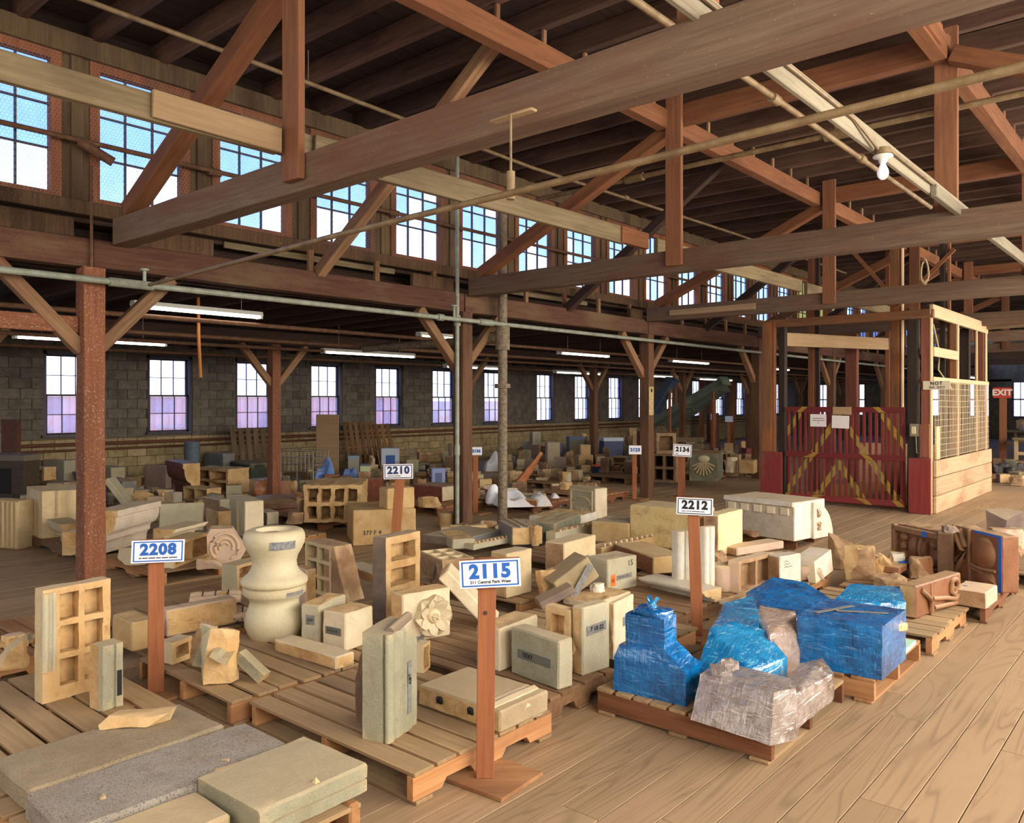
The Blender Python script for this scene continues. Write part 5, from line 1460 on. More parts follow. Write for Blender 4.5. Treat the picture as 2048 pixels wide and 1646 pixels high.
# ------------------------------------------------------------------ pallet right of the 2115 stake
a, w, d, h = B('moulded_block', 'buff block with a broken moulded end below the 2115 sign', (1014, 1200), (995, 1189), (1064, 1186), 1110, [BUFF, RAW], raw=('y-', 'z-'), raw_amp=.012)
SH('broken_lump', 'round-bottomed broken piece with an orange mark', (1094, 1196), 50, 56, [BUFF, RAW], .14, 40, 51)
bm = shard(.06, .03, .06, 4); link('orange_mark', mesh_of('orange_mark', bm, plain('orange_paint', (232, 96, 48), .6)), bpy.data.objects['broken_lump'], (.06, -.06, .12))
p = at(1112, 1212, .14)
put('wedge_slab', 'dark grey wedge slab tipped on its edge', 'slab', solid(.3, .2, .06, .05, .003, ('x-',), 8), [PURP, RAW], p, YAW + .2, tilt=('Y', R(-24)))
p = at(1152, 1196, .14)
a = put('tipped_block', 'tipped brown-grey block with a white broken end', 'stone block', solid(.36, .26, .2, .05, .003, ('x+', 'y+'), 9), [stone('brown_grey', (150, 132, 100), (166, 148, 114), speck=(120, 104, 76), speck_amt=.3, dust=.2), WHITEG], p, YAW + .35, tilt=('Y', R(-32)))
tape(a, (.3, .06), (-.02, -.16, .17), R(-58), M_TAPE, False, 'tape', 'y-')
SH('white_chunk', 'white broken chunk under the tipped block', (1196, 1200), 36, 30, [WHITEG, WHITEG], .14, 26, 55)
a, w, d, h = B('tagged_block', 'grey block with an orange tag and pen number 15', (1215, 1187), (1184, 1174), (1274, 1174), 1121, [GREYL, GREYL], raw=('z+',))
tape(a, (d * .16, h * .34), (w / 2 + .002, -d * .32, h * .36), 0, plain('orange_tag', (240, 116, 48), .6), True, 'tag', 'x+')
tape(a, (d * .5, h * .14), (w / 2 + .002, d * .06, h * .42), R(-3), M_TAPE, True, 'tape', 'x+')
text('lettering', '15', .07, M_BLACK, a, Matrix.Translation((w / 2 + .003, d * .26, h * .8)) @ Matrix.Rotation(R(90), 4, 'Z') @ Matrix.Rotation(R(90), 4, 'X'))
B('broad_slab', 'broad low buff slab in front of the tagged block', (1190, 1222), (1140, 1204), (1262, 1196), 1208, [CREAM, RAW])
a, w, d, h = B('moulded_block', 'upright grey-buff block with a tape strip behind the tipped block', (1128, 1152), (1110, 1140), (1192, 1130), 1088, [BUFF, RAWD], raw=('y-',))
tape(a, (d * .5, h * .16), (w / 2 + .002, 0, h * .35), 0, M_TAPE, True, 'tape', 'x+')
# cornice and dentil pieces beyond
def dentils(par, n, x0, x1, y, z, sz, m, axis='x'):
    for k in range(n):
        q = x0 + (x1 - x0) * (k + .5) / n
        bm = box_bm(sz, sz * .8, sz * 1.2, .003)
        link('dentil', mesh_of('dentil', bm, m), par, (q, y, z) if axis == 'x' else (y, q, z))
a, w, d, h = B('cornice_block', 'grey-green cornice block with a stepped top and broken front', (1024, 1092), (996, 1074), (1066, 1078), 1056, [GREYB, RAW], raw=('x+',))
for k in range(2):
    bm = box_bm(w * 1.05, .03, .015, .002); link('fillet', mesh_of('fillet', bm, GREYB), a, (0, -d * .2 + k * .09, h))
bm = shard(.2, .12, .22, 5); link('broken_front', mesh_of('broken_front', bm, [GREYL, RAW], 30), a, (w * .5, d * .2, 0))
B('speckled_slab', 'green speckled slab standing behind the cornice block', (1110, 1085), (1064, 1076), (1162, 1062), 1048, [MOSS, MOSS])
a, w, d, h = B('meander_slab', 'white slab with a squared pattern, behind the speckled slab', (1140, 1056), (1082, 1042), (1194, 1040), 1038, [WHITEG, RAW])
for i in range(5):
    for j in range(2):
        bm = box_bm(w * .13, d * .22, .006, .001); link('raised_square', mesh_of('raised_square', bm, GREYG), a, (-w * .4 + w * .2 * i, -d * .2 + d * .4 * j, h - .002))
a, w, d, h = B('dentil_wedge', 'grey wedge with a row of dentils along its top edge', (1112, 1090), (1104, 1084), (1198, 1068), 1066, [GREYL, RAW])
dentils(a, 7, -d * .45, d * .45, w * .42, h, .022, CREAM, 'y')
B('low_slab', 'low dark-edged slab lying behind the 2115 sign', (932, 1096), (876, 1079), (1002, 1076), 1078, [GREYB, PURP], raw=('y-',))
a, w, d, h = B('dentil_strip', 'dentil strip lying just above the 2115 sign', (948, 1102), (936, 1096), (1024, 1086), 1090, [GREYL, RAW])
dentils(a, 9, -d * .46, d * .46, w * .3, h, .02, CREAM, 'y')
a, w, d, h = B('dentil_beam', 'long carved beam with dentils, left of the fluted pilasters', (1204, 1120), (1190, 1112), (1318, 1094), 1096, [TAN, RAW])
dentils(a, 10, -d * .46, d * .46, w * .3, h, .026, CREAM, 'y')
B('brown_beam', 'brown-faced moulded beam in front of the dentil beam', (1306, 1150), (1226, 1118), (1352, 1136), 1116, [TAN, BROWN], raw=('y-',), raw_amp=.012)
B('flat_chest', 'brown box-like block with a pale flat lid', (1258, 1090), (1196, 1078), (1288, 1076), 1048, [TAN, CREAM])
a, w, d, h = B('carved_panel', 'upright carved panel with a square rosette, beyond the cornice pieces', (1190, 1046), (1138, 1037), (1204, 1041), 978, [GREYL, CREAM], .01, raw=('x+',))
for (x, z, sx_, sz) in ((0, .9, .84, .05), (-.4, .45, .05, .9), (.4, .45, .05, .9)):
    link('frame_ridge', mesh_of('frame_ridge', box_bm(w * sx_, .02, h * sz, .004, base=False), GREYL), a, (w * x, -d / 2 - .008, h * z))
bm = tube_bm([(w * .34 * math.cos(R(q)), -d / 2 - .005, h * .5 + h * .22 * math.sin(R(q))) for q in range(0, 181, 15)], .014, 8); link('arch_ridge', mesh_of('arch_ridge', bm, GREYL, 50), a)
link('rosette_square', mesh_of('rosette_square', box_bm(w * .46, .016, h * .34, .004, base=False), GREYG), a, (0, -d / 2 - .006, h * .24))
bm = lathe_bm([(0, 0), (.07, 0), (.06, .015), (.03, .012), (.025, .025), (0, .03)], 12); bm.transform(Matrix.Rotation(R(90), 4, 'X')); link('rosette', mesh_of('rosette', bm, GREYL, 40), a, (0, -d / 2 - .012, h * .24))
a, w, d, h = B('yellow_block', 'large yellow glazed block with dark stains behind the 2212 stake', (1388, 1106), (1258, 1089), (1436, 1093), 1022, [YELG, RAW], raw=('x+',), bev=.02)
a, w, d, h = B('yellow_slab', 'pale yellow slab standing on end, right of the 2212 stake', (1438, 1116), (1418, 1108), (1486, 1099), 1031, [stone('pale_yellow', (226, 204, 150), (236, 218, 168), stain=(206, 176, 116), stain_amt=.3, rgh=.45, dust=.2), RAWD], raw=('y-',), bev=.014)
a, w, d, h = B('white_glazed_block', 'big white glazed block with a rounded end on the pallet before the lift', (1588, 1084), (1450, 1063), (1622, 1068), 1006, [stone('dirty_white', (176, 164, 146), (196, 184, 166), stain=(140, 124, 104), stain_amt=.5, rgh=.6, dust=.6), WHITEG], raw=('x+',), raw_amp=.003)
for k in range(5):
    link('dentil', mesh_of('dentil', box_bm(w * .11, .03, h * .2, .005, base=False), WHITEG), a, (-w * .38 + w * .19 * k, -d / 2 - .01, h * .76))
link('cap_course', mesh_of('cap_course', rough(box_bm(w * 1.0, .05, h * .12, .006, base=False), .05, .006, .1, 3), [WHITEG]), a, (0, -d / 2 - .01, h * .95))
bm = shard(.26, .1, .06, 17); link('broken_bed', mesh_of('broken_bed', bm, RAWD, 30), a, (-w * .1, -d / 2 - .03, 0))
bm = prism(arc(0, 0, h * .95, 0, 90, 8) + [(0, 0)], .03, 'x', .05, .002, 1); link('rounded_end', mesh_of('rounded_end', bm, WHITEG, 40), a, (w / 2 + .015, d * .05, 0))
for k, z in enumerate((.68, .34)):
    bm = shard(.02, .1, .1, 30 + k); link('broken_cell', mesh_of('broken_cell', bm, RAWD, 30), a, (w / 2 + .028, d * .22, h * z - .06))
def rolls_prof(n, r):
    pts = [(-n * r, r * 1.2)]
    for k in range(n): pts += [(-n * r + r * (2 * k + 1) + r * math.cos(R(q)) * .96, -r * math.sin(R(180 - q)) ) for q in (180, 150, 120, 90, 60, 30, 0)]
    return pts + [(n * r, r * 1.2)]
a = PR('fluted_pilaster', 'white fluted pilaster standing left of the 2212 stake', (1367, 1168), rolls_prof(2, .042), .45, 'z', [WHITEG, RAW], .2, YAW + .5, cat='pilaster')
a = PR('fluted_pilaster', 'narrower white fluted pilaster standing right of the 2212 stake', (1417, 1172), rolls_prof(2, .03), .5, 'z', [WHITEG, RAW], .2, YAW + .5, cat='pilaster')
ctr, ang, w, d, h = foot((1405, 1212), (1277, 1181), (1424, 1198), 1184)
put('long_moulding', 'long white ogee moulding lying under the fluted pilasters', 'moulding', prism(corn(d, h), w, 'x', .05, .002, 4, True), [WHITEG, RAW], ctr, ang)
HB('hollow_block', 'two-celled grey-pink hollow block right of the 2212 stake', (1478, 1188), (1462, 1182), (1546, 1167), 1124, 2, 1, 'x+', [PINKT, RAWD], t=.03)
p = at(1443, 1180, .14); s_ = depth(p) / F_PX
a = put('drum_fragment', 'pinkish rounded drum fragment left of the two-celled block', 'fragment', rough(lathe_bm([(0, 0), (.09, 0), (.1, .02), (.1, .2), (.08, .22), (0, .22)], 20), .05, .006, .08, 4), [PINKT, RAWD], p, .2)
a, w, d, h = B('written_slab', 'white upright slab with handwriting, right of the two-celled block', (1560, 1176), (1540, 1169), (1603, 1168), 1114, [WHITEG, RAWD], raw=('y-',))
for k in range(3):
    bm = tube_bm([(w / 2 + .001, -d * .3 + .02 * i, h * (.82 - .09 * k) + (.008 if i % 2 else -.004)) for i in range(4 + k)], .002, 4); link('handwriting', mesh_of('handwriting', bm, M_BLACK), a)
PR('curved_moulding', 'white curved moulding leaning beyond the written slab', (1628, 1158), corn(.2, .2), .34, 'y', [WHITEG, RAWD], .14, -.1, tilt=('X', .2))
SH('pink_rubble', 'broken pinkish underside below the curved moulding', (1626, 1166), 66, 30, [PINKT, RAWD], .14, 40, 61)
B('broken_coping', 'long broken pinkish capping piece lying before the white glazed block', (1474, 1114), (1452, 1106), (1568, 1098), 1098, [PINKT, RAWD], raw=('y-', 'z-'), raw_amp=.012)
B('white_board', 'white flat slab on edge blocks, below the two-celled block', (1462, 1214), (1446, 1206), (1562, 1178), 1205, [WHITEG, RAW], .18)
B('marked_brick', 'small brick with a yellow mark by the blue sheet', (1556, 1184), (1548, 1180), (1602, 1170), 1174, [WHITEG, RAW])
SH('wood_offcut', 'small tan offcut beyond the knotted blue wrap', (1308, 1240), 28, 26, [W_TAN, W_TAN], .0, 20, 64, n=10, amp=.001)

# ------------------------------------------------------------------ wrapped blocks
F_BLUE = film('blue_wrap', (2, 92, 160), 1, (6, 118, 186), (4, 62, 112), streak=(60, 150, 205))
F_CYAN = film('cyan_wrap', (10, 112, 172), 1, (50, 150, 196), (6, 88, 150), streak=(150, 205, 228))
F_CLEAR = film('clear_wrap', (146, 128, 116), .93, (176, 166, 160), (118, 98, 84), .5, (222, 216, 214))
def bundle(name, label, px, pts, mats, z=.14, ang=0.0, amp=.009, cell=.028, seed=1, knot=None, km=None, sub=None):
    p = at(*px, z)
    bm = hull_bm([Vector(q) for q in pts], cell, 0, seed)
    for v in bm.verts:
        n = noise.noise_vector(v.co / .05 + Vector((seed, 3 * seed, 0))); m_ = noise.ridged_multi_fractal(v.co * 9 + Vector((seed, 0, 0)), .8, 2, 3, 1, 2)
        v.co += n * amp * .7 + v.normal * (m_ - 1.2) * amp * .6
        if v.co.z < .004: v.co.z = max(0, v.co.z)
    ob = put(name, label, 'wrapped block', bm, mats, p, ang, 60)
    return ob


def boxpts(x0, x1, y0, y1, z0, z1): return [(x, y, z) for x in (x0, x1) for y in (y0, y1) for z in (z0, z1)]
# 1 stepped blue block with the knot (front left)
c_, a_, w, d, h = foot((1372, 1414), (1228, 1380), (1408, 1391), 1337)
h0 = h; h1 = h * 2.12
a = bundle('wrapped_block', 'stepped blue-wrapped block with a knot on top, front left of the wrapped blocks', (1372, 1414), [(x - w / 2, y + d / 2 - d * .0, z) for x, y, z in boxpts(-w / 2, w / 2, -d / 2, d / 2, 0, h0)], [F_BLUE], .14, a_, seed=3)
a.location = c_
# rebuild its mesh as lower box + upper box, joined by sloping film
me_old = a.data
bm = bmesh.new()
for v in me_old.vertices: bm.verts.new(v.co)
bm.free()
bm = hull_bm(boxpts(-w / 2, w / 2, -d / 2, d / 2, 0, h0 * .92) + boxpts(-w * .45, w * .05, -d * .42, d * .42, h0 * .9, h0 * 1.25), .025, 0, 3)
b2 = hull_bm(boxpts(-w * .37, w * .18, -d * .36, d * .36, h0 * .8, h1), .025, 0, 4)
tmp = bpy.data.meshes.new('t'); b2.to_mesh(tmp); b2.free(); bm.from_mesh(tmp); bpy.data.meshes.remove(tmp)
b3 = hull_bm([(w * .1, -d * .4, h0 * 1.5), (w * .1, d * .4, h0 * 1.5), (w * .47, -d * .45, h0 * .9), (w * .47, d * .45, h0 * .9), (-w * .3, -d * .4, h0 * .9), (-w * .3, d * .4, h0 * .9)], .025, 0, 5)
tmp = bpy.data.meshes.new('t'); b3.to_mesh(tmp); b3.free(); bm.from_mesh(tmp); bpy.data.meshes.remove(tmp)
for v in bm.verts:
    n = noise.noise_vector(v.co / .07); v.co += n * .005
    v.co.z = max(v.co.z, 0.001)
a.data = mesh_of('wrapped_block', bm, F_BLUE, 60)
bm = bmesh.new(); bmesh.ops.create_icosphere(bm, subdivisions=3, radius=.03)
for v in bm.verts:
    v.co.z *= 1.3; v.co += noise.noise_vector(v.co * 40) * .012
bm.transform(Matrix.Translation((-w * .08, 0, h1 + .04)))
link('knot', mesh_of('knot', bm, F_CYAN, 60), a)
for k in range(3):
    bm = hull_bm([(-.01, -.01, 0), (.01, -.01, 0), (0, .012, 0), (.03 * math.cos(k * 2.1), .03 * math.sin(k * 2.1), .06), (.045 * math.cos(k * 2.1 + .4), .045 * math.sin(k * 2.1 + .4), .05)], .015, .004, k)
    bm.transform(Matrix.Translation((-w * .08, 0, h1 + .04))); link('knot_tail', mesh_of('knot_tail', bm, F_CYAN, 60), a)
bm = shard(.26, .2, .07, 3, 20); bm.transform(Matrix.Translation((-w * .08, 0, h1 - .035))); link('bunched_film', mesh_of('bunched_film', bm, F_BLUE, 60), a)
# 2 blue sheet-wrapped low block
p0 = at(1470, 1372, .14)
def bundle_at(name, label, pix, mats, z=.14, amp=.009, seed=1, base=None, cell=.028):
    """pix: (px, py_base, height) triples - floor points and the heights above them."""
    P = []
    for px, py, hh in pix:
        q = at(px, py, z); P.append(Vector((q.x, q.y, hh)))
    c0 = sum(P, Vector((0, 0, 0))) / len(P); c0.z = 0
    bm = hull_bm([q - c0 for q in P], cell, 0, seed)
    bm.normal_update()
    for v in bm.verts:
        n = noise.noise_vector(v.co / .06 + Vector((seed, 3 * seed, 0)))
        m_ = noise.noise(Vector((v.co.x * 6 + v.co.z * 14, v.co.y * 22, v.co.z * 20 + seed)))
        v.co += n * amp * .45 + v.normal * m_ * amp * .45
        v.co.z = max(v.co.z, 0.0)
    return put(name, label, 'wrapped block', bm, mats, Vector((c0.x, c0.y, z)), 0, 60)
q = .30
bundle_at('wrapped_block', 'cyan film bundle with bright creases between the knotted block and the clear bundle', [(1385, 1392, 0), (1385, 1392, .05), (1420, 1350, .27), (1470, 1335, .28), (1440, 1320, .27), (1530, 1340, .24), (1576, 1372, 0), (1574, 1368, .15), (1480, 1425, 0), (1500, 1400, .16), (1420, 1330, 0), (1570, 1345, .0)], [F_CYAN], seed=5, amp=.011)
SH('film_tail', 'clear bunched film tail on top of the cyan bundle', (1462, 1345), 40, 18, [F_CLEAR, F_CLEAR], .38, 30, 71, amp=.01)
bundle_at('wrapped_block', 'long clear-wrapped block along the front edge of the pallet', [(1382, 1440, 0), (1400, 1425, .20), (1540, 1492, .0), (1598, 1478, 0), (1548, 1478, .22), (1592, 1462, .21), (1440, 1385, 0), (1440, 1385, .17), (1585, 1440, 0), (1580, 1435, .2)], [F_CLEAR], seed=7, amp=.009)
SH('film_tail', 'clear film peak on the corner of the long clear-wrapped block', (1440, 1400), 66, 62, [F_CLEAR, F_CLEAR], .22, 40, 72, amp=.008, n=9)
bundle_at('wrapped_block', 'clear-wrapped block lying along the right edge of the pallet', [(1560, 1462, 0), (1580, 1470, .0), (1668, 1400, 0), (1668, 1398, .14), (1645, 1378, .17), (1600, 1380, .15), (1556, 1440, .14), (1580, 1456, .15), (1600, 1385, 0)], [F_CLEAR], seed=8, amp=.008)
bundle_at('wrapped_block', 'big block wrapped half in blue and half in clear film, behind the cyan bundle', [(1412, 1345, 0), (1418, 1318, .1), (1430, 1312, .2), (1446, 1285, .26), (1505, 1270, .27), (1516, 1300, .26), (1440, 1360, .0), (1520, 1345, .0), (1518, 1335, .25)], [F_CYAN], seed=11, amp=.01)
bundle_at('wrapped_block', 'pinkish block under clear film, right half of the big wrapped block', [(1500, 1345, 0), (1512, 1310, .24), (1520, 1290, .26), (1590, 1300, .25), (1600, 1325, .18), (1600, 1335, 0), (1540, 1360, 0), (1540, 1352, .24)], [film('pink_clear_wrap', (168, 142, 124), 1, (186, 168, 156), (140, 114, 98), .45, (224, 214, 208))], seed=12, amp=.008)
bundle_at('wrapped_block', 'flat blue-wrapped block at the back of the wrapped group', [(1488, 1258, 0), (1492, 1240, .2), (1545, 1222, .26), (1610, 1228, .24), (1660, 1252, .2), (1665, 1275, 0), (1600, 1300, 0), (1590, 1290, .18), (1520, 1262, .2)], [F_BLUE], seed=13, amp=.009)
c_, a_, w, d, h = foot((1764, 1362), (1594, 1329), (1813, 1312), 1262)
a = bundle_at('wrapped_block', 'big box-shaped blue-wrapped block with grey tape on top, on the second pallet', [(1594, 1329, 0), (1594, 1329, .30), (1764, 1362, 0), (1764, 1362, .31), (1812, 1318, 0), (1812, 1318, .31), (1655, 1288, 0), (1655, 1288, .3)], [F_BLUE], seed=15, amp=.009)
bb = max(v.co.z for v in a.data.vertices)
for k, (x, y, L, r_) in enumerate(((-.1, -.02, .34, 70), (.05, .02, .3, 28))):
    tape(a, (L, .035), (x, y, bb - .002), R(r_), M_TAPE, False, 'tape', 'z+')
bundle_at('wrapped_block', 'blue-wrapped block with a terracotta beam showing, behind the box-shaped one', [(1658, 1262, 0), (1662, 1258, .18), (1810, 1268, 0), (1812, 1262, .2), (1700, 1232, .24), (1800, 1232, .22), (1690, 1236, 0)], [F_CYAN], seed=16, amp=.01)
ob_, w, d, h = B('terracotta_beam', 'terracotta beam end lying in open film on the blue wrap', (1785, 1268), (1688, 1236), (1800, 1258), 1252, [PINKT, RAW], .34, raw=('x+',))
SH('film_tail', 'crumpled clear film beside the terracotta beam end', (1796, 1262), 26, 20, [F_CLEAR, F_CLEAR], .34, 20, 75)
slab_at('green_board', 'pale green foam board sticking out under the box-shaped wrap', -1.75, -1.44, 5.05, 5.75, .141, .03, [plain('pale_green', (168, 206, 180), .7), W_PAL], .02, 2, .001, 'board')
# ------------------------------------------------------------------ brown relief terracotta on the right row
def blob(par, name, loc, rad, m, seed=0, rot=None):
    bm = bmesh.new(); bmesh.ops.create_uvsphere(bm, u_segments=14, v_segments=9, radius=1)
    for v in bm.verts: v.co = Vector((v.co.x * rad[0], v.co.y * rad[1], v.co.z * rad[2]))
    if rot: bm.transform(Matrix.Rotation(rot, 4, 'Y'))
    return link(name, mesh_of(name, bm, m, 60), par, loc)
def ridge(par, name, pts, r, m): return link(name, mesh_of(name, tube_bm(pts, r, 8), m, 60), par)
a, w, d, h = B('relief_block', 'brown terracotta relief block with balls and a turned boss, left of the two', (1886, 1148), (1790, 1122), (1908, 1136), 1066, [BROWN, RAWD], .14, raw=('z+',))
y = -d / 2
link('top_rail', mesh_of('top_rail', box_bm(w, .06, h * .14, .006, base=False), BROWN), a, (0, y - .02, h * .9)); link('side_rail', mesh_of('side_rail', box_bm(w * .08, .06, h, .006), BROWN), a, (-w * .46, y - .02, 0))
for x, z, rx_, rz_ in ((-.06, .5, .10, .26), (.1, .5, .05, .3), (.18, .5, .06, .22)): blob(a, 'boss', (w * x, y, h * z), (w * rx_, .06, h * rz_), BROWN)
for x, z in ((-.27, .7), (-.27, .47), (-.27, .24), (.36, .66), (.34, .2)): blob(a, 'ball', (w * x, y, h * z), (w * .075, .05, w * .075), BROWN)
tape(a, (w * .1, h * .14), (w * .22, y - .055, h * .9), 0, M_BTAPE, False)
a, w, d, h = B('relief_block', 'brown terracotta relief panel edged with blue tape, right of the two', (2004, 1187), (1902, 1152), (2014, 1178), 1074, [BROWN, RAWD], .14)
y = -d / 2
ridge(a, 'relief_fold', [(-w * .45, y, h * .95), (-w * .3, y - .02, h * .75), (-w * .2, y - .02, h * .6), (-w * .36, y, h * .35)], .035, BROWN)
ridge(a, 'relief_fold', [(-w * .3, y, h * .95), (-w * .15, y - .02, h * .66), (-w * .22, y - .01, h * .4), (-w * .4, y, h * .15)], .028, BROWN)
ridge(a, 'relief_edge', [(-w * .1, y, 0), (-w * .1, y - .01, h)], .018, BROWN)
blob(a, 'urn', (w * .18, y, h * .62), (w * .22, .06, h * .3), BROWN); blob(a, 'urn', (w * .2, y, h * .18), (w * .2, .05, h * .16), BROWN)
ridge(a, 'relief_band', [(-w * .04, y - .02, h * .36), (w * .2, y - .04, h * .34), (w * .42, y - .02, h * .36)], .014, BROWN); ridge(a, 'relief_band', [(-w * .04, y - .02, h * .3), (w * .2, y - .03, h * .27), (w * .42, y - .02, h * .14)], .012, BROWN)
tape(a, (w * .06, h * .98), (w * .47, y - .004, h * .5), 0, M_BTAPE, False); tape(a, (w * .5, .02), (w * .22, y - .004, h * .985), 0, M_BTAPE, False)
B('relief_post', 'narrow dusty brown upright between the two relief blocks', (1906, 1160), (1880, 1150), (1916, 1150), 1068, [DKBR, DKBR], .14)
a, w, d, h = B('scroll_relief', 'brown relief block carved with curling scrolls in front of the two panels', (1832, 1241), (1812, 1229), (1922, 1208), 1176, [BROWN, RAW], .14, raw=('y-', 'z-'), raw_amp=.012)
x = w / 2
ridge(a, 'scroll', [(x + .01, d * .3 + .07 * math.cos(t_) * (1 - t_ / 9), h * .62 + .09 * math.sin(t_) * (1 - t_ / 9)) for t_ in [i * .5 for i in range(14)]], .022, BROWN)
ridge(a, 'scroll', [(x, -d * .4, h * .9), (x + .02, -d * .25, h * .55), (x + .01, -d * .2, h * .15)], .02, BROWN)
ridge(a, 'scroll', [(x, -d * .15, h * .5), (x + .02, d * .1, h * .42), (x + .02, d * .3, h * .28), (x, d * .45, h * .35)], .018, BROWN)
ridge(a, 'scroll', [(x, -d * .12, h * .2), (x + .02, d * .15, h * .18), (x, d * .4, h * .1)], .018, BROWN)
ridge(a, 'relief_edge', [(x, -d * .18, 0), (x, -d * .18, h)], .012, BROWN)
a, w, d, h = B('pink_topped_block', 'smooth pink-topped block with a blue tape strip at the pallet edge', (1973, 1220), (1916, 1203), (1995, 1203), 1186, [PINKT, RAWD], .14, raw=('y-',))
tape(a, (.12, .06), (-.05, .02, h + .002), R(60), M_BTAPE, False, 'tape', 'z+')
for px, wpx, hpx, m, lab, sd, dz in (((1690, 1140), 60, 70, [DKBR, RAWD], 'tall hollow-looking rough rock, leftmost of the brown rocks', 81, .0), ((1730, 1165), 64, 70, [RAWD, RAW], 'torn tan-brown rock beside the tall rough rock', 82, .14), ((1770, 1160), 56, 46, [BROWN, RAW], 'brown roll-edged fragment among the rocks', 83, .14),
                             ((1800, 1150), 40, 40, [WHITEG, RAW], 'white-ended fragment among the brown rocks', 84, .14), ((1850, 1160), 60, 40, [BROWN, RAWD], 'brown fragment under the left relief block', 85, .14), ((1790, 1180), 70, 26, [RAWD, RAWD], 'crumbling brown base of the rocks', 86, .14),
                             ((1720, 1188), 60, 18, [PINKT, RAW], 'pale pointed sliver before the rocks', 87, .0), ((2020, 1070), 80, 46, [PURP, RAWD], 'pointed grey-brown rock at the right edge', 88, .0), ((2025, 1100), 70, 40, [RAWD, PINKT], 'pinkish rubble below the pointed rock', 89, .0),
                             ((2030, 1140), 50, 50, [PINKT, RAWD], 'pale broken piece behind the taped panel', 90, .0), ((1985, 1100), 40, 30, [BROWN, RAWD], 'brown fragment behind the taped panel top', 91, .0), ((1905, 1068), 36, 12, [PURP, PURP], 'flat dusty piece on top of the relief blocks', 92, .6)):
    SH('rough_rock', lab, px, wpx, hpx, m, dz, wpx * .7, sd, amp=.02, n=20)
a, w, d, h = B('roll_fragment', 'brown half-round roll fragment among the rocks', (1800, 1150), (1755, 1140), (1818, 1140), 1136, [BROWN, RAW], .2)
SH('blue_taped_chip', 'small brown chip with a dab of blue tape', (1812, 1140), 34, 14, [BROWN, M_BTAPE], .2, 20, 95)

# ------------------------------------------------------------------ left middle ground
a, w, d, h = B('fluted_block', 'buff fluted block standing on the floor at the left edge', (37, 1100), (-40, 1095), (43, 1092), 1003, [BUFF, RAW], .0)
for k in range(9):
    link('flute', mesh_of('flute', tube_bm([(-w * .45 + w * .1125 * k, -d / 2, h * .04), (-w * .45 + w * .1125 * k, -d / 2, h * .98)], w * .04, 8), BUFF, 60), a)
ctr, ang, w, d, h = foot((80, 1078), (53, 1062), (160, 1058), 984)
pf = [(-w / 2, -d / 2), (w * .4, -d / 2), (w * .5, -d * .46), (w * .5, -d * .2)] + [(w * .5 + .03 * math.sin(R(q)), -d * .2 + d * .08 * (1 - math.cos(R(q))) / 2) for q in (30, 90, 150)] + [(w * .5, -d * .1)] + [(w * .5 + .07 * math.sin(R(q)), -d * .08 + d * .46 * q / 180) for q in range(20, 181, 20)] + [(w * .44, d * .42), (w * .5, d * .5), (-w / 2, d / 2)]
put('curved_block', 'big buff block with swelling curved mouldings, left of the near post', 'moulding', prism(pf, h, 'z', .06, .003, 7), [BUFF, RAW], ctr, ang)
def CM(name, label, c, l, r, top, mats, axis='x', z=.14, ends=True, cat='moulding', flip=False, amp=.003):
    ctr, ang, w, d, h = foot(c, l, r, top, z)
    pf = corn(d, h) if axis == 'x' else [(-a_, b_) for a_, b_ in corn(w, h)]
    return put(name, label, cat, prism(pf, w if axis == 'x' else d, axis, .05, amp, len(bpy.data.meshes), ends), mats, ctr, ang)
CM('cornice_piece', 'small dark-shaded cornice piece in front of the curved block', (122, 1099), (93, 1086), (148, 1086), 1050, [BUFF, RAW])
CM('cornice_piece', 'layered cream moulding half hidden by the near post', (176, 1113), (148, 1105), (232, 1096), 1066, [CREAM, RAW], 'y')
CM('cornice_piece', 'large whitish cornice length right of the near post', (236, 1110), (213, 1101), (322, 1082), 1022, [stone('rosy_white', (200, 184, 164), (214, 198, 180), stain=(170, 146, 118), stain_amt=.3), RAW], 'y')
SH('leaf_fragment', 'pale carved leaf fragment at the front of the pallet behind the 2208 sign', (262, 1132), 78, 34, [CREAM, RAW], .14, 40, 101, amp=.014)
HB('hollow_block', 'buff two-celled hollow block behind the 2208 sign', (347, 1138), (330, 1128), (418, 1112), 1088, 2, 1, 'x+', [CREAM, RAW], t=.03, amp=.006)
CM('cornice_piece', 'cream cornice strip on the hollow block behind the 2208 sign', (350, 1084), (322, 1078), (416, 1066), 1060, [CREAM, RAW], 'y', .36)
p = at(455, 1126, .14); s_ = depth(p) / F_PX
pf = [(-26, 0), (24, 8), (36, 30), (20, 52), (10, 70), (-30, 72), (-38, 60), (-38, 30)]
put('scroll_bracket', 'pinkish carved scroll bracket right of the 2208 sign', 'carved block', prism([(a_ * s_, b_ * s_) for a_, b_ in pf], .22, 'y', .03, .006, 9, False), [PINKT, RAW], p, YAW + .35)
a = bpy.data.objects['scroll_bracket']
for k, rad in enumerate((26, 17, 9)):
    ridge(a, 'scroll_line', [((-6 + rad * math.cos(R(q))) * s_, -.112, (36 + rad * 1.05 * math.sin(R(q))) * s_) for q in range(-60 + 40 * k, 230, 24)], 3.2 * s_, PINKT)
SH('pink_chip', 'pink chips under the scroll bracket', (420, 1140), 60, 20, [PINKT, RAW], .14, 30, 103)
put('leaning_slab', 'grey leaning slab with a white torn strip, behind the cornice length', 'slab', solid(.5, .1, .36, .05, .004, ('x+',), 4), [GREYL, RAW], at(362, 1068, .14), YAW + .3, tilt=('X', R(-28)))
a, w, d, h = B('tall_block', 'tall pale-grey moulded block with an orange stain, beside the baluster', (489, 1078), (461, 1062), (519, 1070), 1004, [GREYL, CREAM], raw=('x+',), raw_amp=.003)
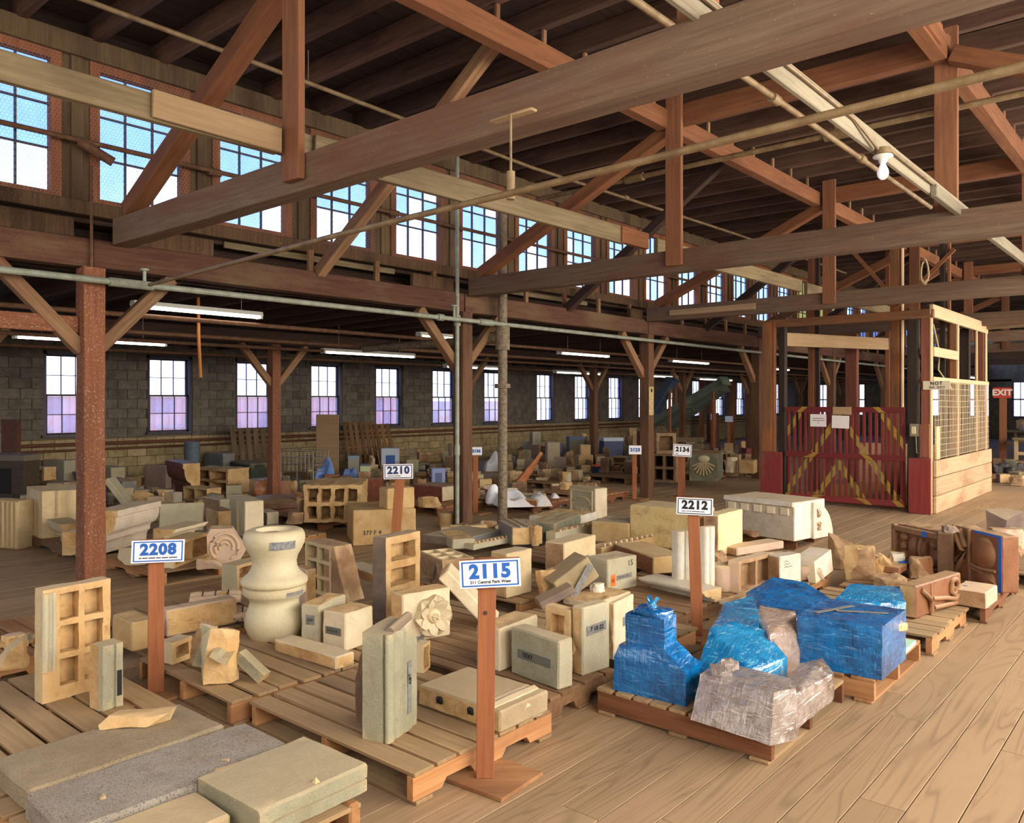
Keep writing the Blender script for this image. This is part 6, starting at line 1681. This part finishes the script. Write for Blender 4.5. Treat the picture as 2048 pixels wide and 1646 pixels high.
link('rebate', mesh_of('rebate', box_bm(.02, .03, h * .96, .003), GREYG), a, (w * .1, -d / 2 - .008, 0))
B('small_block', 'small white-sided block right of the tall grey block', (534, 1066), (516, 1058), (551, 1061), 1026, [CREAM, PURP], z=0, raw=('y-',))
B('cracked_block', 'pale block with a dark underside left of the tall grey block', (440, 1050), (404, 1042), (452, 1046), 1000, [GREYL, RAWD], z=0, raw=('y-',))
B('cracked_block', 'rough tan block below the pale one, left of the tall grey block', (436, 1070), (412, 1060), (462, 1064), 1024, [RAW, RAWD], z=0)
put('plank_slab', 'slanting grey plank-like slab behind the near post', 'slab', solid(.62, .26, .09, .06, .003, (), 4), [GREYL, RAW], at(238, 1022, .0), YAW, tilt=('Y', R(52)))
SH('rough_lump', 'tan lump with a jagged side, right of the slanting slab', (282, 1018), 44, 32, [TAN, RAW], .0, 30, 105)
B('dark_slab', 'dark grey slab lying flat at the left edge behind the fluted block', (52, 1010), (2, 996), (70, 1000), 996, [GREYB, GREYB], .0)
# back row under the windows, left
HB('hollow_block', 'buff hollow block with two open cells at far left under the windows', (88, 1002), (20, 998), (96, 998), 936, 2, 1, 'y-', [RAW, RAW], .0, t=.05, amp=.01)
a = B('round_fronted_block', 'grey round-fronted block behind the hollow one at far left', (128, 990), (86, 986), (134, 986), 922, [GREYL, CREAM], .0)
CM('half_pipe', 'long tan half-round piece at far left', (124, 1008), (62, 1000), (132, 1002), 966, [RAWD, RAWD], 'x', .0)
CM('cornice_piece', 'blue-grey cornice end left of the near post, back row', (160, 992), (128, 984), (170, 984), 946, [GREYB, RAW], 'x', .0)
B('pale_block', 'pale square block close behind the near post', (222, 985), (196, 980), (236, 980), 936, [CREAM, GREYL], .0)
B('grey_coping', 'small blue-grey cap block right of the near post, back row', (244, 1002), (212, 992), (254, 994), 964, [GREYB, RAW], .0)
B('pink_tile', 'flat pinkish panel standing against the window wall', (332, 978), (287, 974), (334, 976), 932, [PINKT, PINKT], .0)
CM('red_cornice', 'upright red-brown and white broken cornice under the third window', (366, 1000), (330, 988), (376, 990), 928, [BROWNR, RAW], 'x', .0)
HB('hollow_block', 'four-celled buff hollow block in the back row, right of the red cornice', (456, 990), (382, 984), (464, 982), 940, 2, 2, 'y-', [RAW, RAW], .0, t=.05, amp=.012)
HB('hollow_block', 'yellow two-celled brick in front of the four-celled block', (414, 1006), (366, 1000), (420, 1000), 978, 2, 1, 'y-', [TAN, TAN], .0, t=.03)
B('grey_slab', 'grey slab leaning back beside the blue drum under the wall', (446, 966), (408, 962), (452, 962), 908, [GREYB, GREYB], .0)
B('dark_block', 'dark green rounded block left of the aisle post', (500, 972), (455, 964), (506, 964), 928, [stone('dark_green', (58, 64, 52), (76, 82, 66)), DKBR], .0, bev=.03)
B('tan_slab', 'tan upright slab with a pale blue edge beside the aisle post', (538, 962), (497, 958), (541, 960), 918, [stone('ochre_slab', (168, 146, 104), (184, 164, 122), stain=(146, 122, 84)), GREYB], .0)
t = thing('floor_drum', 'tall blue-grey drum against the wall under the third window', 'drum', at(384, 968, 0))
link('body', mesh_of('body', lathe_bm([(0, 0), (.16, 0), (.16, .9), (0, .9)], 20), plain('drum_blue', (108, 122, 134), .6, noise_c=(86, 96, 108)), 40), t)
a, w, d, h = B('bowl_block', 'red-brown block holding a glossy round ball, right of the aisle post', (545, 1002), (498, 994), (556, 994), 964, [BROWN, RAW], .0, raw=('y-',))
blob(a, 'glazed_ball', (w * .1, -d * .5, h * .5), (.19, .17, .19), stone('orange_glaze', (178, 98, 58), (196, 116, 72), rgh=.2, spec=.6, dust=.2))
SH('yellow_chunk', 'jagged yellow chunk right of the glossy ball', (560, 998), 22, 32, [TAN, RAW], .0, 20, 107)
p = at(556, 1022, .0); s_ = depth(p) / F_PX
bm = lathe_bm([(0, 0), (60 * s_, 0), (62 * s_, 4 * s_), (60 * s_, 10 * s_), (63 * s_, 12 * s_), (62 * s_, 22 * s_), (50 * s_, 28 * s_), (0, 30 * s_)], 36)
put('drum_block', 'low round red-brown drum base below the glossy ball', 'drum', rough(bm, .09, .003, .1, 1), [BROWN, RAW], p, 0, 50)
blob(bpy.data.objects['drum_block'], 'knob', (1.0 * 62 * s_ * .8, .1, 30 * s_), (.1, .1, .09), BROWN)
a, w, d, h = HB('hollow_block', 'very large honeycomb terracotta block with eight broken cells in mid-room', (722, 1046), (612, 1043), (735, 1026), 972, 4, 2, 'y-', [RAW, RAW], .14, t=.05, dep=.3, amp=.018)
SH('brown_lump', 'big dark brown lump at the left end of the honeycomb block', (606, 1044), 44, 46, [DKBR, RAWD], .14, 36, 109, amp=.03)
SH('brown_lump', 'low rough brown pieces in front of the honeycomb block', (588, 1050), 40, 22, [BROWN, RAWD], .14, 30, 110)
a, w, d, h = B('tan_box', 'big plain tan terracotta block on the floor behind the 2210 stake', (706, 1093), (694, 1071), (833, 1088), 1022, [TAN, RAW], .0)
text('stamp', '377 F 4', .075, M_BLACK, a, Matrix.Translation((w / 2 + .004, -d * .2, h * .36)) @ Matrix.Rotation(R(90), 4, 'Z') @ Matrix.Rotation(R(90), 4, 'X'))
B('tan_box', 'smaller tan terracotta block stacked on the big one behind the 2210 stake', (774, 1020), (758, 1015), (829, 1016), 978, [TAN, RAW], h)
p = at(893, 1054, 0)
put('round_stump', 'short tan round stump left of the standpipe', 'drum', rough(lathe_bm([(0, 0), (.11, 0), (.115, .1), (.12, .2), (0, .21)], 24), .05, .006, .08, 3), [TAN, TAN], p, 0, 40)
a, w, d, h = B('channel_block', 'dark brown channel-shaped block with a pale end, left of the standpipe', (884, 1004), (826, 998), (908, 996), 974, [BROWNR, CREAM], .14, raw=('x+',), raw_amp=.006)
SH('pink_slab', 'rough pink slab in front of the channel block', (858, 1016), 52, 22, [PINKT, RAW], .14, 26, 112)
for k, (x0, x1, lab) in enumerate(((722, 744, 'tall brown pier block behind the big tan block'), (744, 763, 'second tall brown pier block behind the big tan block'))):
    B('pier_block', lab, (x1, 1006), (x0, 1004), (x1 + 4, 1002), 958, [BROWNR, DKBR], .0)
# wire basket with blue cloth
p = at(610, 975, 0)
t = thing('wire_basket', 'wire basket cart with papers among the blue things by the aisle post', 'basket', p, .3)
bm = bmesh.new()
for k in range(9):
    x = -.4 + .1 * k; tube_bm([(x, -.25, .35), (x, -.25, .75)], .006, 4, bm); tube_bm([(x, .25, .35), (x, .25, .75)], .006, 4, bm)
for z in (.35, .48, .62, .75): tube_bm([(-.4, -.25, z), (.4, -.25, z), (.4, .25, z), (-.4, .25, z), (-.4, -.25, z)], .008, 4, bm)
for x in (-.4, .4): tube_bm([(x, -.25, 0), (x, -.25, .35)], .012, 4, bm); tube_bm([(x, .25, 0), (x, .25, .35)], .012, 4, bm)
link('wire_cage', mesh_of('wire_cage', bm, M_WIRE), t)
M_CLOTH = stone('blue_cloth', (96, 134, 206), (130, 160, 222), rgh=.9, dust=0)
M_WCLOTH = stone('white_plastic', (222, 224, 234), (238, 238, 244), rgh=.5, dust=0)
def drape(name, label, px, wpx, hpx, m, z=0, seed=1, cat='cloth', d=None):
    p = at(*px, z); s_ = depth(p) / F_PX; w, h = wpx * s_, hpx * s_; d = d or w * .6
    bm = bmesh.new(); n = 16; g = []
    for i in range(n + 1):
        row = []
        for j in range(n + 1):
            x = (i / n - .5) * w; y = (j / n - .5) * d
            q = max(abs(i / n - .5), abs(j / n - .5)) * 2
            zz = h * (1 - q ** 5) * (.7 + .75 * noise.noise(Vector((x * 4.5, y * 4.5, seed)))) + .05 * h * noise.noise(Vector((x * 12, y * 12, seed)))
            row.append(bm.verts.new((x * (1 + .12 * noise.noise(Vector((y * 5, seed, 0)))), y, max(.004, zz))))
        g.append(row)
    for i in range(n):
        for j in range(n): bm.faces.new((g[i][j], g[i + 1][j], g[i + 1][j + 1], g[i][j + 1]))
    r_ = bmesh.ops.extrude_face_region(bm, geom=bm.faces[:])
    for v in [x for x in r_['geom'] if isinstance(x, bmesh.types.BMVert)]: v.co.z = max(0, v.co.z - .02)
    return put(name, label, cat, bm, [m], p, YAW + .2, 60)
drape('blue_cloth', 'blue cloth hanging over the brown crates right of the aisle post', (650, 975), 46, 58, M_CLOTH, 0, 3)
drape('blue_cloth', 'smaller blue cloth heap further right of the aisle post', (700, 966), 34, 34, M_CLOTH, 0, 5)
drape('white_sheet', 'crumpled white plastic sheet on the pallet right of the riser pipe', (1045, 1010), 110, 30, M_WCLOTH, .14, 7)
drape('white_sheet', 'white plastic sheet edge at the right of that pallet', (1118, 1012), 44, 26, M_WCLOTH, .0, 9)
drape('white_sheet', 'white bag of rubble left of the riser pipe', (992, 1006), 40, 40, M_WCLOTH, .14, 11)
drape('white_bag', 'round white plastic bag by the 2136 sign', (985, 942), 34, 38, M_WCLOTH, .0, 13)
a, w, d, h = B('taped_slab', 'buff slab with a blue tape square in front of the white sheet', (1075, 1014), (1026, 1006), (1092, 1000), 1000, [BUFF, BROWN], .14, raw=('y-', 'x+'))
tape(a, (.13, .1), (0, .0, h + .003), .5, plain('dark_blue_tape', (52, 78, 128), .6), False, 'tape', 'z+')
put('orange_tile', 'orange broken tile leaning on end behind the riser pipe', 'fragment', hull_bm([(-.3, -.05, 0), (.12, -.05, .45), (.3, -.05, .75), (.34, .05, .7), (.0, .05, .1), (-.3, .05, .05), (-.1, -.05, 0)], .06, .012, 3), [stone('orange_clay', (186, 112, 74), (204, 136, 98), stain=(166, 96, 64)), RAW], at(1052, 978, .0), YAW)
# boxes, cans, odds and ends
def box_thing(name, label, cat, px, wpx, hpx, m, z=0, lid=None, panel=None, dscale=.8, yaw=.2):
    p = at(*px, z); s_ = depth(p) / F_PX; w, h = wpx * s_, hpx * s_
    t = thing(name, label, cat, p, YAW + yaw)
    link('body', mesh_of('body', box_bm(w, w * dscale, h, .008), m), t)
    if lid: link('lid', mesh_of('lid', box_bm(w * 1.04, w * dscale * 1.04, h * .12, .006), lid), t, (0, 0, h * .9))
    if panel: link('front_panel', mesh_of('front_panel', box_bm(w * .5, .006, h * .5, 0), panel), t, (0, -w * dscale / 2 - .003, h * .25))
    return t
M_CARTON = plain('carton_white', (196, 204, 220), .8); M_PRINT = plain('print_grey_blue', (96, 112, 140), .7); M_LAV = plain('lavender_box', (150, 160, 208), .8)
box_thing('carton', 'white and blue printed carton on top of the heap by the wall', 'carton', (780, 950), 36, 54, M_CARTON, .0, None, plain('print_blue', (60, 96, 170), .7))
box_thing('carton', 'lavender box with a small picture, left of the standpipe', 'carton', (876, 972), 27, 36, M_LAV, .0, None, M_PRINT)
box_thing('carton', 'green-fronted box near the 2210 sign', 'carton', (730, 966), 20, 38, plain('pale_green_box', (186, 196, 150), .7), .0, plain('grey_lid', (90, 96, 104), .6))
box_thing('cabinet', 'slim grey cabinet right of the blue cloth', 'cabinet', (707, 958), 22, 46, plain('cabinet_grey', (150, 150, 136), .6), .0, plain('teal_top', (130, 158, 176), .6))
box_thing('crate', 'brown perforated brick crate under the blue cloth', 'crate', (664, 976), 30, 28, BROWNR)
box_thing('crate', 'dark crate beside the perforated one', 'crate', (692, 978), 24, 26, DKBR)
box_thing('power_tool_bag', 'black and blue bag with an orange rim on the far pallets', 'bag', (1200, 956), 26, 26, plain('navy_bag', (26, 40, 66), .7), .0, plain('orange_rim', (236, 92, 44), .6), plain('blue_patch', (70, 110, 170), .6))
box_thing('cabinet', 'tall wooden cabinet leaning behind the third post', 'cabinet', (1292, 952), 34, 90, wood('cabinet_wood', (88, 58, 44), (112, 78, 58), axis=2), 0, None, None, .5, .5)
box_thing('cabinet', 'red-brown cabinet between the sloping ducts', 'cabinet', (1428, 886), 16, 60, BROWNR, 0)
box_thing('crate', 'red crate right of the far rubble, by the lift corner', 'crate', (1500, 930), 28, 34, plain('crate_red', (116, 42, 46), .7))
box_thing('blue_cabinet', 'dark blue metal unit standing behind the third aisle post', 'cabinet', (1222, 932), 40, 56, plain('unit_blue', (62, 74, 112), .5), .0, M_CARTON)
box_thing('shelf_unit', 'open metal shelf unit with papers near the third aisle post', 'shelf', (1150, 930), 30, 56, plain('unit_grey', (108, 104, 96), .6), .0, M_PRINT, DKBR)
box_thing('carton', 'small lavender unit on the left of the metal shelf', 'carton', (1114, 926), 20, 40, M_LAV)
box_thing('bundle_block', 'stack of grey upright boards left of the shelf', 'boards', (1105, 944), 26, 60, GREYB)
box_thing('work_bench', 'dark bench with shelves against the wall at far left', 'bench', (14, 1010), 116, 100, wood('bench_dark', (70, 60, 48), (96, 82, 64)), .0, plain('bench_top', (120, 110, 92), .7), plain('bench_shade', (34, 28, 24), .9), .35, -.2)  # near-black front panel paints in the shade between the shelves
box_thing('notice_board', 'pale board lying on the bench at far left', 'board', (20, 906), 46, 40, plain('board_pale', (190, 186, 172), .8), .8, None, None, .06, -.2)
box_thing('wall_cabinet', 'rusty cabinet on the wall at the left edge', 'cabinet', (22, 905), 36, 66, plain('rust_box', (96, 56, 40), .8, noise_c=(70, 44, 36)), .95, None, None, .3, -.1)
box_thing('plywood_panel', 'tan plywood panel leaning on the wall above the brown pallets', 'panel', (655, 958), 46, 129, W_TAN, .0, None, None, .06, -.05)
# shell relief, hollow cubes behind the third post
a, w, d, h = B('shell_relief', 'grey relief block carved with a fan shell, right of the 2134 stake', (1436, 964), (1384, 958), (1446, 954), 908, [MOSS, RAWD], .14)
for k in range(9):
    t_ = R(20 + 140 * k / 8); ridge(a, 'shell_rib', [(0, -d / 2 - .01, h * .72), (-w * .42 * math.cos(t_), -d / 2 - .02, h * .72 - h * .5 * math.sin(t_))], .022, MOSS)
blob(a, 'oval_boss', (0, -d / 2, h * .82), (w * .22, .05, h * .13), GREYL)
_o, _w, _d, hcube = HB('hollow_block', 'dark four-celled hollow cube behind the third post', (1352, 966), (1308, 962), (1362, 958), 908, 2, 2, 'y-', [RAWD, DKBR], .14, t=.05)
put('hollow_block', 'hollow cube on top of the dark four-celled one', 'hollow block', hollow(_w * .8, _d * .9, hcube * .7, 1, 1, .06, .2, 'y-', .08, .006, 77), [DKBR, RAWD], _o.location + Vector((0, 0, hcube)), _o.rotation_euler.z + .1)
SH('pale_wedge', 'cream pointed wedge right of the shell relief', (1464, 946), 26, 30, [CREAM, CREAM], .14, 14, 121)
B('pale_block', 'smooth tan block on the pale pallet left of the lift', (1508, 948), (1484, 944), (1516, 944), 922, [TAN, TAN], .14)
# sloping ducts and orange props at the far aisle
M_DUCT = plain('duct_grey_green', (112, 124, 108), .6, noise_c=(92, 104, 92), nsc=3); M_DUCTB = plain('duct_blue', (58, 72, 92), .6)
def duct(label, p0, p1, w, h, m):
    t = thing('conveyor_duct', label, 'duct', ((Vector(p0) + Vector(p1)) / 2).to_tuple()[:2] + (0,))
    beam('trough', p0, p1, w, h, m, t, rgh=0)
    d_ = (Vector(p1) - Vector(p0))
    for k in (0.0, .5, 1.0):
        q = Vector(p0) + d_ * k; beam('flange', q - d_.normalized() * .03, q + d_.normalized() * .03, w + .06, h + .06, m, t, rgh=0)
    q = Vector(p0) + d_ * .85; beam('prop', (q.x, q.y, 0), (q.x, q.y, q.z - h / 2), .07, .07, W_STAKEZ, t, rgh=0)
def wp(px, py, y):
    u = (px - 1024) / F_PX; t_ = y / (CS + u * SN); return Vector(((-SN + u * CS) * t_, y, CAM_H + (HORIZON - py) / F_PX * t_))
duct('upper grey-green sloping duct past the third post', wp(1300, 850, 23.0), wp(1450, 762, 23.0), .5, .22, M_DUCT)
duct('lower grey sloping duct past the third post', wp(1340, 850, 25.0), wp(1446, 774, 25.0), .6, .3, plain('duct_grey', (96, 104, 96), .6))
duct('dark blue sloping duct behind the third post', wp(1308, 822, 20.6), wp(1345, 760, 20.6), .4, .2, M_DUCTB)
for k, (px, py, top) in enumerate(((1349, 896, 756), (1403, 885, 756), (1418, 885, 760), (1465, 890, 758))):
    p = at(px, py); t = thing('prop_post', ['orange prop post left of the ducts', 'orange prop post under the upper duct', 'second orange prop post under the upper duct', 'orange prop post right of the ducts'][k], 'post', p)
    link('shaft', mesh_of('shaft', box_bm(.14, .14, CAM_H + (HORIZON - top) / F_PX * depth(p), .005), W_STAKEZ), t)
# benches and rubble at the right edge behind the lift
for k, (px, lab) in enumerate((((2045, 905), 'long plank bench of fragments at the right edge'), ((2075, 930), 'second plank bench at the right edge'))):
    p = at(*px); t = thing('trestle_bench', lab, 'bench', p, 0)
    link('top', mesh_of('top', box_bm(.9, 5.0, .05, .005), W_GREY), t, (0, 1.5, .72))
    for y in (-.8, 1.2, 3.4):
        for x in (-.38, .38): link('leg', mesh_of('leg', box_bm(.09, .09, .72, .004), W_LIGHT), t, (x, y, 0))
        link('brace', mesh_of('brace', box_bm(.7, .04, .09, .003), W_LIGHT), t, (0, y, .3))
    for j in range(5):
        q = Vector((p.x + random.uniform(-.25, .25), p.y - .6 + j * .85, .771)); rr = random.Random(300 + k * 9 + j)
        put('bench_fragment', 'pale carved fragment on the ' + ('long' if k == 0 else 'second') + ' plank bench at the right edge', 'fragment', shard(rr.uniform(.3, .6), rr.uniform(.3, .5), rr.uniform(.2, .45), 300 + k * 9 + j), [(WHITEG, GREYL, CREAM)[j % 3], RAW], q, rr.uniform(0, 6), group='fragments on the %s bench' % ('long' if k == 0 else 'second'))
for k in range(8):
    rr = random.Random(400 + k)
    SH('iron_part', 'dark iron part on the floor right of the lift', (1990 + 8 * k + rr.uniform(-3, 3), 948 + rr.uniform(-6, 6)), rr.uniform(16, 26), rr.uniform(10, 20), [plain('dark_iron', (62, 58, 58), .5, .3, noise_c=(90, 84, 84)), plain('dark_iron', (0, 0, 0))], 0, 16, 400 + k)
for o_ in [x for x in COL.objects if x.name.startswith('iron_part')]: o_['group'] = 'iron parts right of the lift'
beam_t = thing('timber_bundle', 'orange timber lying on the floor just right of the lift', 'timber', at(1990, 958))
for k in range(3): link('batten', mesh_of('batten', box_bm(.09, 1.6, .06, .003), W_PALO), beam_t, (k * .11 - .1, 0, .001))

# ------------------------------------------------------------------ heaps of rubble across the aisle
KIND = {'chunk': 'broken chunk', 'block': 'block', 'hollow': 'hollow block', 'slab': 'slab', 'mould': 'moulding piece'}
CN = {BUFF.name: 'buff', CREAM.name: 'cream', GREYL.name: 'pale grey', GREYG.name: 'grey-green', GREYB.name: 'blue-grey', BROWN.name: 'brown', BROWNR.name: 'red-brown', DKBR.name: 'dark brown', RAW.name: 'tan', RAWD.name: 'dusty brown', PURP.name: 'purple-grey', WHITEG.name: 'white', PINKT.name: 'pinkish', MOSS.name: 'mossy grey', TAN.name: 'ochre'}
seen = {}
bpy.context.view_layer.update()
BOXES = []
def bbox(o_):
    P = [o_.matrix_world @ Vector(q) for q in o_.bound_box] if o_.type == 'MESH' else []
    for ch in o_.children: P += bbox(ch)
    return P
for o_ in list(COL.objects):
    if o_.parent is None and o_.get('category') and o_.get('category') not in ('truss', 'beam', 'pipe', 'light fixture', 'brace', 'lamp', 'duct'):
        P = bbox(o_)
        if not P: continue
        if o_.get('category') == 'post': BOXES.append((o_.location.x - .12, o_.location.x + .12, o_.location.y - .12, o_.location.y + .12, 'x')); continue
        BOXES.append((min(q.x for q in P), max(q.x for q in P), min(q.y for q in P), max(q.y for q in P), 'p' if o_['category'] == 'pallet' and max(q.z for q in P) < .2 else 'x'))
def heap(phrase, x0, x1, y0, y1, n, wr, hr, mats, kinds, z=0.0, seed=0, stack=.3):
    rr = random.Random(seed)
    placed = []
    def one(p, w, h, z, tag_=''):
        kd = rr.choice(kinds); m = rr.choice(mats); raw = rr.choice((RAW, RAWD, RAWD, DKBR))
        d = w * rr.uniform(.5, .9); sd = rr.randrange(9999)
        if kd == 'chunk': bm = shard(w, d, h, sd)
        elif kd == 'block': bm = solid(w, d, h, .09, .005, rr.sample(('x+', 'y-', 'z+'), 1), sd)
        elif kd == 'slab': h = h * .45; bm = solid(w * 1.2, d, h, .1, .004, ('x+',), sd)
        elif kd == 'hollow': bm = hollow(w, d, h, rr.choice((1, 2)), rr.choice((1, 2)), w * .1, d * .6, rr.choice(('y-', 'x+', 'y-')), .09, .006, sd)
        else: bm = prism(corn(d, h), w, 'x', .09, .003, sd, True)
        lab = '%s %s %s' % (CN[m.name], KIND[kd], phrase)
        ob = put(('rubble_' + {'chunk': 'chunk', 'block': 'block', 'slab': 'slab', 'hollow': 'tile', 'mould': 'moulding'}[kd]), lab, 'fragment', bm, [m, raw], Vector((p.x, p.y, z)), YAW + rr.uniform(-.6, .6), 30, group='rubble ' + phrase)
        seen.setdefault(lab, []).append(ob)
        return kd, h, w
    tries = 0
    while len(placed) < n and tries < n * 40:
        tries += 1
        p = at(rr.uniform(x0, x1), rr.uniform(y0, y1), z)
        if p.x < WX + .45: continue
        s_ = depth(p) / F_PX
        w, h = rr.uniform(*wr) * s_, rr.uniform(*hr) * s_
        if any((q - p).length < (w + w2) * .46 for q, w2 in placed): continue
        if any((Vector((px_, py_, 0)) - Vector((p.x, p.y, 0))).length < .2 + w / 2 for px_ in (RX - .1, R2) for py_ in PY): continue
        m_ = w * .5; bad = False; zz = z
        for bx in BOXES:
            if p.x + m_ > bx[0] and p.x - m_ < bx[1] and p.y + m_ > bx[2] and p.y - m_ < bx[3]:
                if bx[4] == 'p' and bx[0] < p.x < bx[1] and bx[2] < p.y < bx[3]: zz = .142
                elif bx[4] == 'p' and zz > .1: pass
                else: bad = True; break
        if bad: continue
        placed.append((p, w)); z0_ = z; z = zz
        kd, hh, _ = one(p, w, h, z)
        if kd != 'chunk' and rr.random() < stack: one(p, w * .7, h * .7, z + hh * .98)
        z = z0_
        BOXES.append((p.x - w * .4, p.x + w * .4, p.y - w * .4, p.y + w * .4, 'x'))
GY = [BUFF, GREYL, GREYG, CREAM, RAW, PINKT]; DK = [BROWN, DKBR, GREYB, RAWD, PURP, GREYG, TAN, MOSS]; MX = GY + DK
heap('in the heap behind the near post', 206, 330, 975, 1010, 10, (24, 46), (18, 36), MX, ('block', 'mould', 'chunk', 'slab'), 0, 11)
heap('at the far left under the windows', 0, 165, 1000, 1045, 9, (30, 52), (20, 40), MX, ('block', 'mould', 'slab', 'hollow'), 0, 12)
heap('on the floor right of the red cornice', 300, 480, 995, 1052, 15, (24, 46), (16, 32), MX, ('block', 'mould', 'chunk', 'hollow', 'slab'), 0, 13)
heap('beside the long pallet left of the near post', 10, 150, 1085, 1100, 3, (30, 44), (18, 30), GY, ('block', 'chunk'), .0, 14)
heap('right of the aisle post', 570, 700, 962, 998, 18, (16, 34), (14, 30), DK, ('block', 'hollow', 'chunk', 'slab'), 0, 15)
heap('in the heap behind the 2210 sign', 700, 920, 952, 985, 34, (14, 32), (10, 26), MX, ('chunk', 'block', 'slab', 'mould', 'chunk'), 0, 16)
heap('in the wall-side heap past the pallets', 720, 920, 938, 954, 14, (22, 46), (18, 40), [GREYB, PURP, GREYG, DKBR, RAWD], ('block', 'mould', 'chunk'), 0, 17)
heap('on the pallets behind the white sheet', 945, 1215, 962, 1000, 44, (14, 34), (8, 24), MX + [WHITEG, PINKT], ('chunk', 'chunk', 'slab', 'block'), .0, 18)
heap('in the dark heap left of the third post', 1015, 1290, 932, 962, 52, (14, 34), (14, 34), DK + [BUFF], ('block', 'chunk', 'hollow', 'mould', 'slab'), 0, 19, .45)
heap('along the wall past the riser pipe', 1030, 1300, 915, 932, 26, (14, 30), (18, 40), [GREYB, PURP, DKBR, RAWD, GREYG], ('block', 'hollow', 'chunk'), 0, 20, .4)
heap('behind the 2134 sign', 1300, 1510, 925, 955, 24, (16, 34), (12, 30), DK + [CREAM, BUFF], ('block', 'chunk', 'hollow', 'slab', 'mould'), 0, 21)
heap('in the far heap below the ducts', 1330, 1515, 896, 922, 34, (12, 26), (8, 22), MX, ('block', 'chunk', 'slab'), 0, 22)
heap('among the cornices behind the 2115 sign', 880, 1190, 1062, 1105, 12, (26, 50), (14, 28), [GREYL, CREAM, BUFF, GREYG], ('block', 'slab', 'mould', 'chunk'), .0, 23, 0)
heap('before the carved panel', 1080, 1260, 1050, 1066, 7, (22, 44), (10, 20), [GREYL, CREAM, RAW, PURP], ('slab', 'chunk', 'mould'), .0, 24, 0)
heap('beside the white mouldings', 1420, 1600, 1110, 1160, 8, (24, 46), (10, 22), [PINKT, WHITEG, RAW, RAWD], ('chunk', 'slab'), .0, 25, 0)
heap('on the pallet left of the baluster', 225, 330, 1290, 1310, 3, (26, 44), (16, 26), [BUFF, TAN], ('chunk', 'slab'), .0, 26, 0)
heap('right of the lift by the benches', 1985, 2048, 935, 975, 8, (16, 30), (10, 22), DK, ('chunk', 'block'), 0, 27, 0)
ORD = ['leftmost', 'second', 'third', 'fourth', 'fifth', 'sixth', 'seventh', 'eighth', 'ninth', 'tenth', 'eleventh', 'twelfth', 'thirteenth', 'fourteenth']
for nm in ('iron_part', 'bench_fragment'):
    for o_ in [x for x in COL.objects if x.name.startswith(nm)]: seen.setdefault(o_['label'], []).append(o_)
for lab, obs in seen.items():
    if len(obs) > 1:
        obs.sort(key=lambda o_: (CS * o_.location.x + SN * o_.location.y) / depth(o_.location))
        for k, ob in enumerate(obs):
            ob['label'] = lab + ', ' + (ORD[k] if k == 0 else ORD[min(k, 13)] + ' from left')
